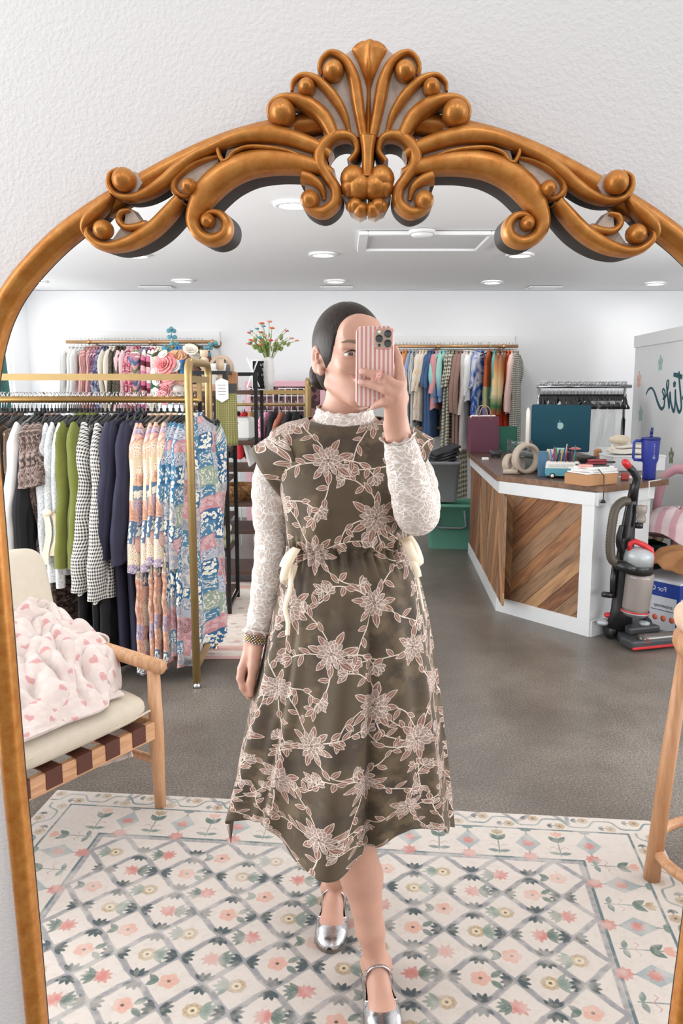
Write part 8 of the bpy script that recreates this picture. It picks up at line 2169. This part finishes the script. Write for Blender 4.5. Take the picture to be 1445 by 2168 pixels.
kid = [('#1c1c20', 'black'), ('#2a2a30', 'charcoal'), ('#b5705a', 'clay'), ('#26262b', 'jet black'), ('#e7a5c0', 'pink printed'), ('#8f8f94', 'grey'), ('#b98a5c', 'camel'), ('#c2303a', 'red'), ('#1f1f24', 'black cotton'), ('#5d6b45', 'moss green'), ('#3a4a38', 'dark green'), ('#c9c3bb', 'stone'), ('#4a3a5a', 'plum'), ('#c98a8a', 'rose')]
for i, (c, cn) in enumerate(kid):
    m = mat('kid_' + c.strip('#'), c, .85) if cn != 'pink printed' else blotch('kid_pink', ['#e7a5c0', '#f2c9d8', '#d96a96'], 60)
    o = garment('hanging_shirt', m, L=.36, sw=.13, bw=.15, sl=.18, sr=.035, detail=.35, seed=i, collar=False); p = (r1.x - .10 - .062 * i, RY, r1.z - .19); rz = pi / 2 - R(14)
    o.location = p; o.rotation_euler.z = rz; tag(o, cn + " child's shirt on the smaller gold rack", 'shirt', "children's shirts on the smaller gold rack")
    h_ = hang(p, rz, 'hanger of the ' + cn + " child's shirt on the smaller gold rack", 'hangers on the smaller gold rack'); h_.scale = (.68, .8, .9)
for i in range(4):       # white wire grid hangers' panel behind
    mb = MB()
    for k in range(5): mb.tube([(-.11 + .055 * k, 0, 0), (-.11 + .055 * k, 0, .26)], .004, 6); mb.tube([(-.11, 0, .065 * k), (.11, 0, .065 * k)], .004, 6)
    o = mb.build('wire_grid_panel', M_PAPER); o.location = (r1.x - .18 - .27 * i + .02, RY + .34, 1.14); tag(o, ORD[i] + ' white wire grid panel from right, behind the smaller gold rack', 'grid panel', 'white wire grid panels'); 
    mb = MB()
    for x in (-.08, .08): mb.tube([(x, 0, 0), (x, 0, -1.14)], .005, 6)
    mb.build('stand', M_PAPER, o)
# pink framed backdrop panel
a_, b_ = at(560, 806, 8.35), at(690, 806, 8.35); t = empty('backdrop_panel', ((a_.x + b_.x) / 2 - .1, 8.35, 0), 0, 'pink framed panel with dark floral wallpaper behind the smaller gold rack', 'panel'); hw = (b_.x - a_.x) / 2 + .1; ht = a_.z
mb = MB(); mb.box((0, .02, ht / 2), (2 * hw - .05, .03, ht - .06)); mb.build('wallpaper', blotch('dark_floral_paper', ['#4a2c33', '#5d3a40', '#7a5358', '#3c242a', '#8f6a6c'], 14, kind='Object'), t)
M_PKF = mat('pink_frame_paint', '#e3b3bd', .5)
for x in (-hw + .03, hw - .03): mb = MB(); mb.box((x, 0, ht / 2), (.06, .06, ht), bev=.004); mb.build('side_post', M_PKF, t)
mb = MB(); mb.box((0, 0, ht - .03), (2 * hw, .08, .06), bev=.006); mb.build('top_rail', M_PKF, t)
# small rug on the floor behind the front rack
g = NT('faded_pink_rug'); v = g.coord('Object'); s_ = g.n('SeparateXYZ'); g.t.links.new(v, s_.inputs[0])
n_ = g.noise(v, 9, 3, .6); base = g.ramp(n_, [(.35, lin('#d9cbbd')), (.55, lin('#e6dbd2')), (.7, lin('#cdb3a6'))])
bx = g.math('ABSOLUTE', s_.outputs[0]); by = g.math('ABSOLUTE', s_.outputs[1]); dd = g.math('MAXIMUM', g.math('SUBTRACT', bx, .62), g.math('SUBTRACT', by, .85))
bnd = g.math('LESS_THAN', g.math('ABSOLUTE', g.math('ADD', dd, .16)), .045); b2 = g.math('GREATER_THAN', dd, -.03)
bl = g.n('TexVoronoi'); bl.inputs['Scale'].default_value = 9; g.t.links.new(v, bl.inputs['Vector']); spots = g.math('LESS_THAN', bl.outputs['Distance'], .22)
c = g.mix(g.math('MULTIPLY', spots, .6), base, lin('#b98a84') + (1,)); c = g.mix(g.math('MULTIPLY', bnd, .7), c, lin('#d49a90') + (1,)); c = g.mix(g.math('MULTIPLY', b2, .7), c, lin('#d79a9c') + (1,))
g.col(c); g.rough(.95); mb = MB(); mb.box((0, 0, .004), (1.24, 1.70, .008), bev=.002); o = mb.build('runner_rug', g.mat); o.location = (-.86, 5.06, 0); tag(o, 'faded pink and cream rug on the floor under the black shelving', 'rug')
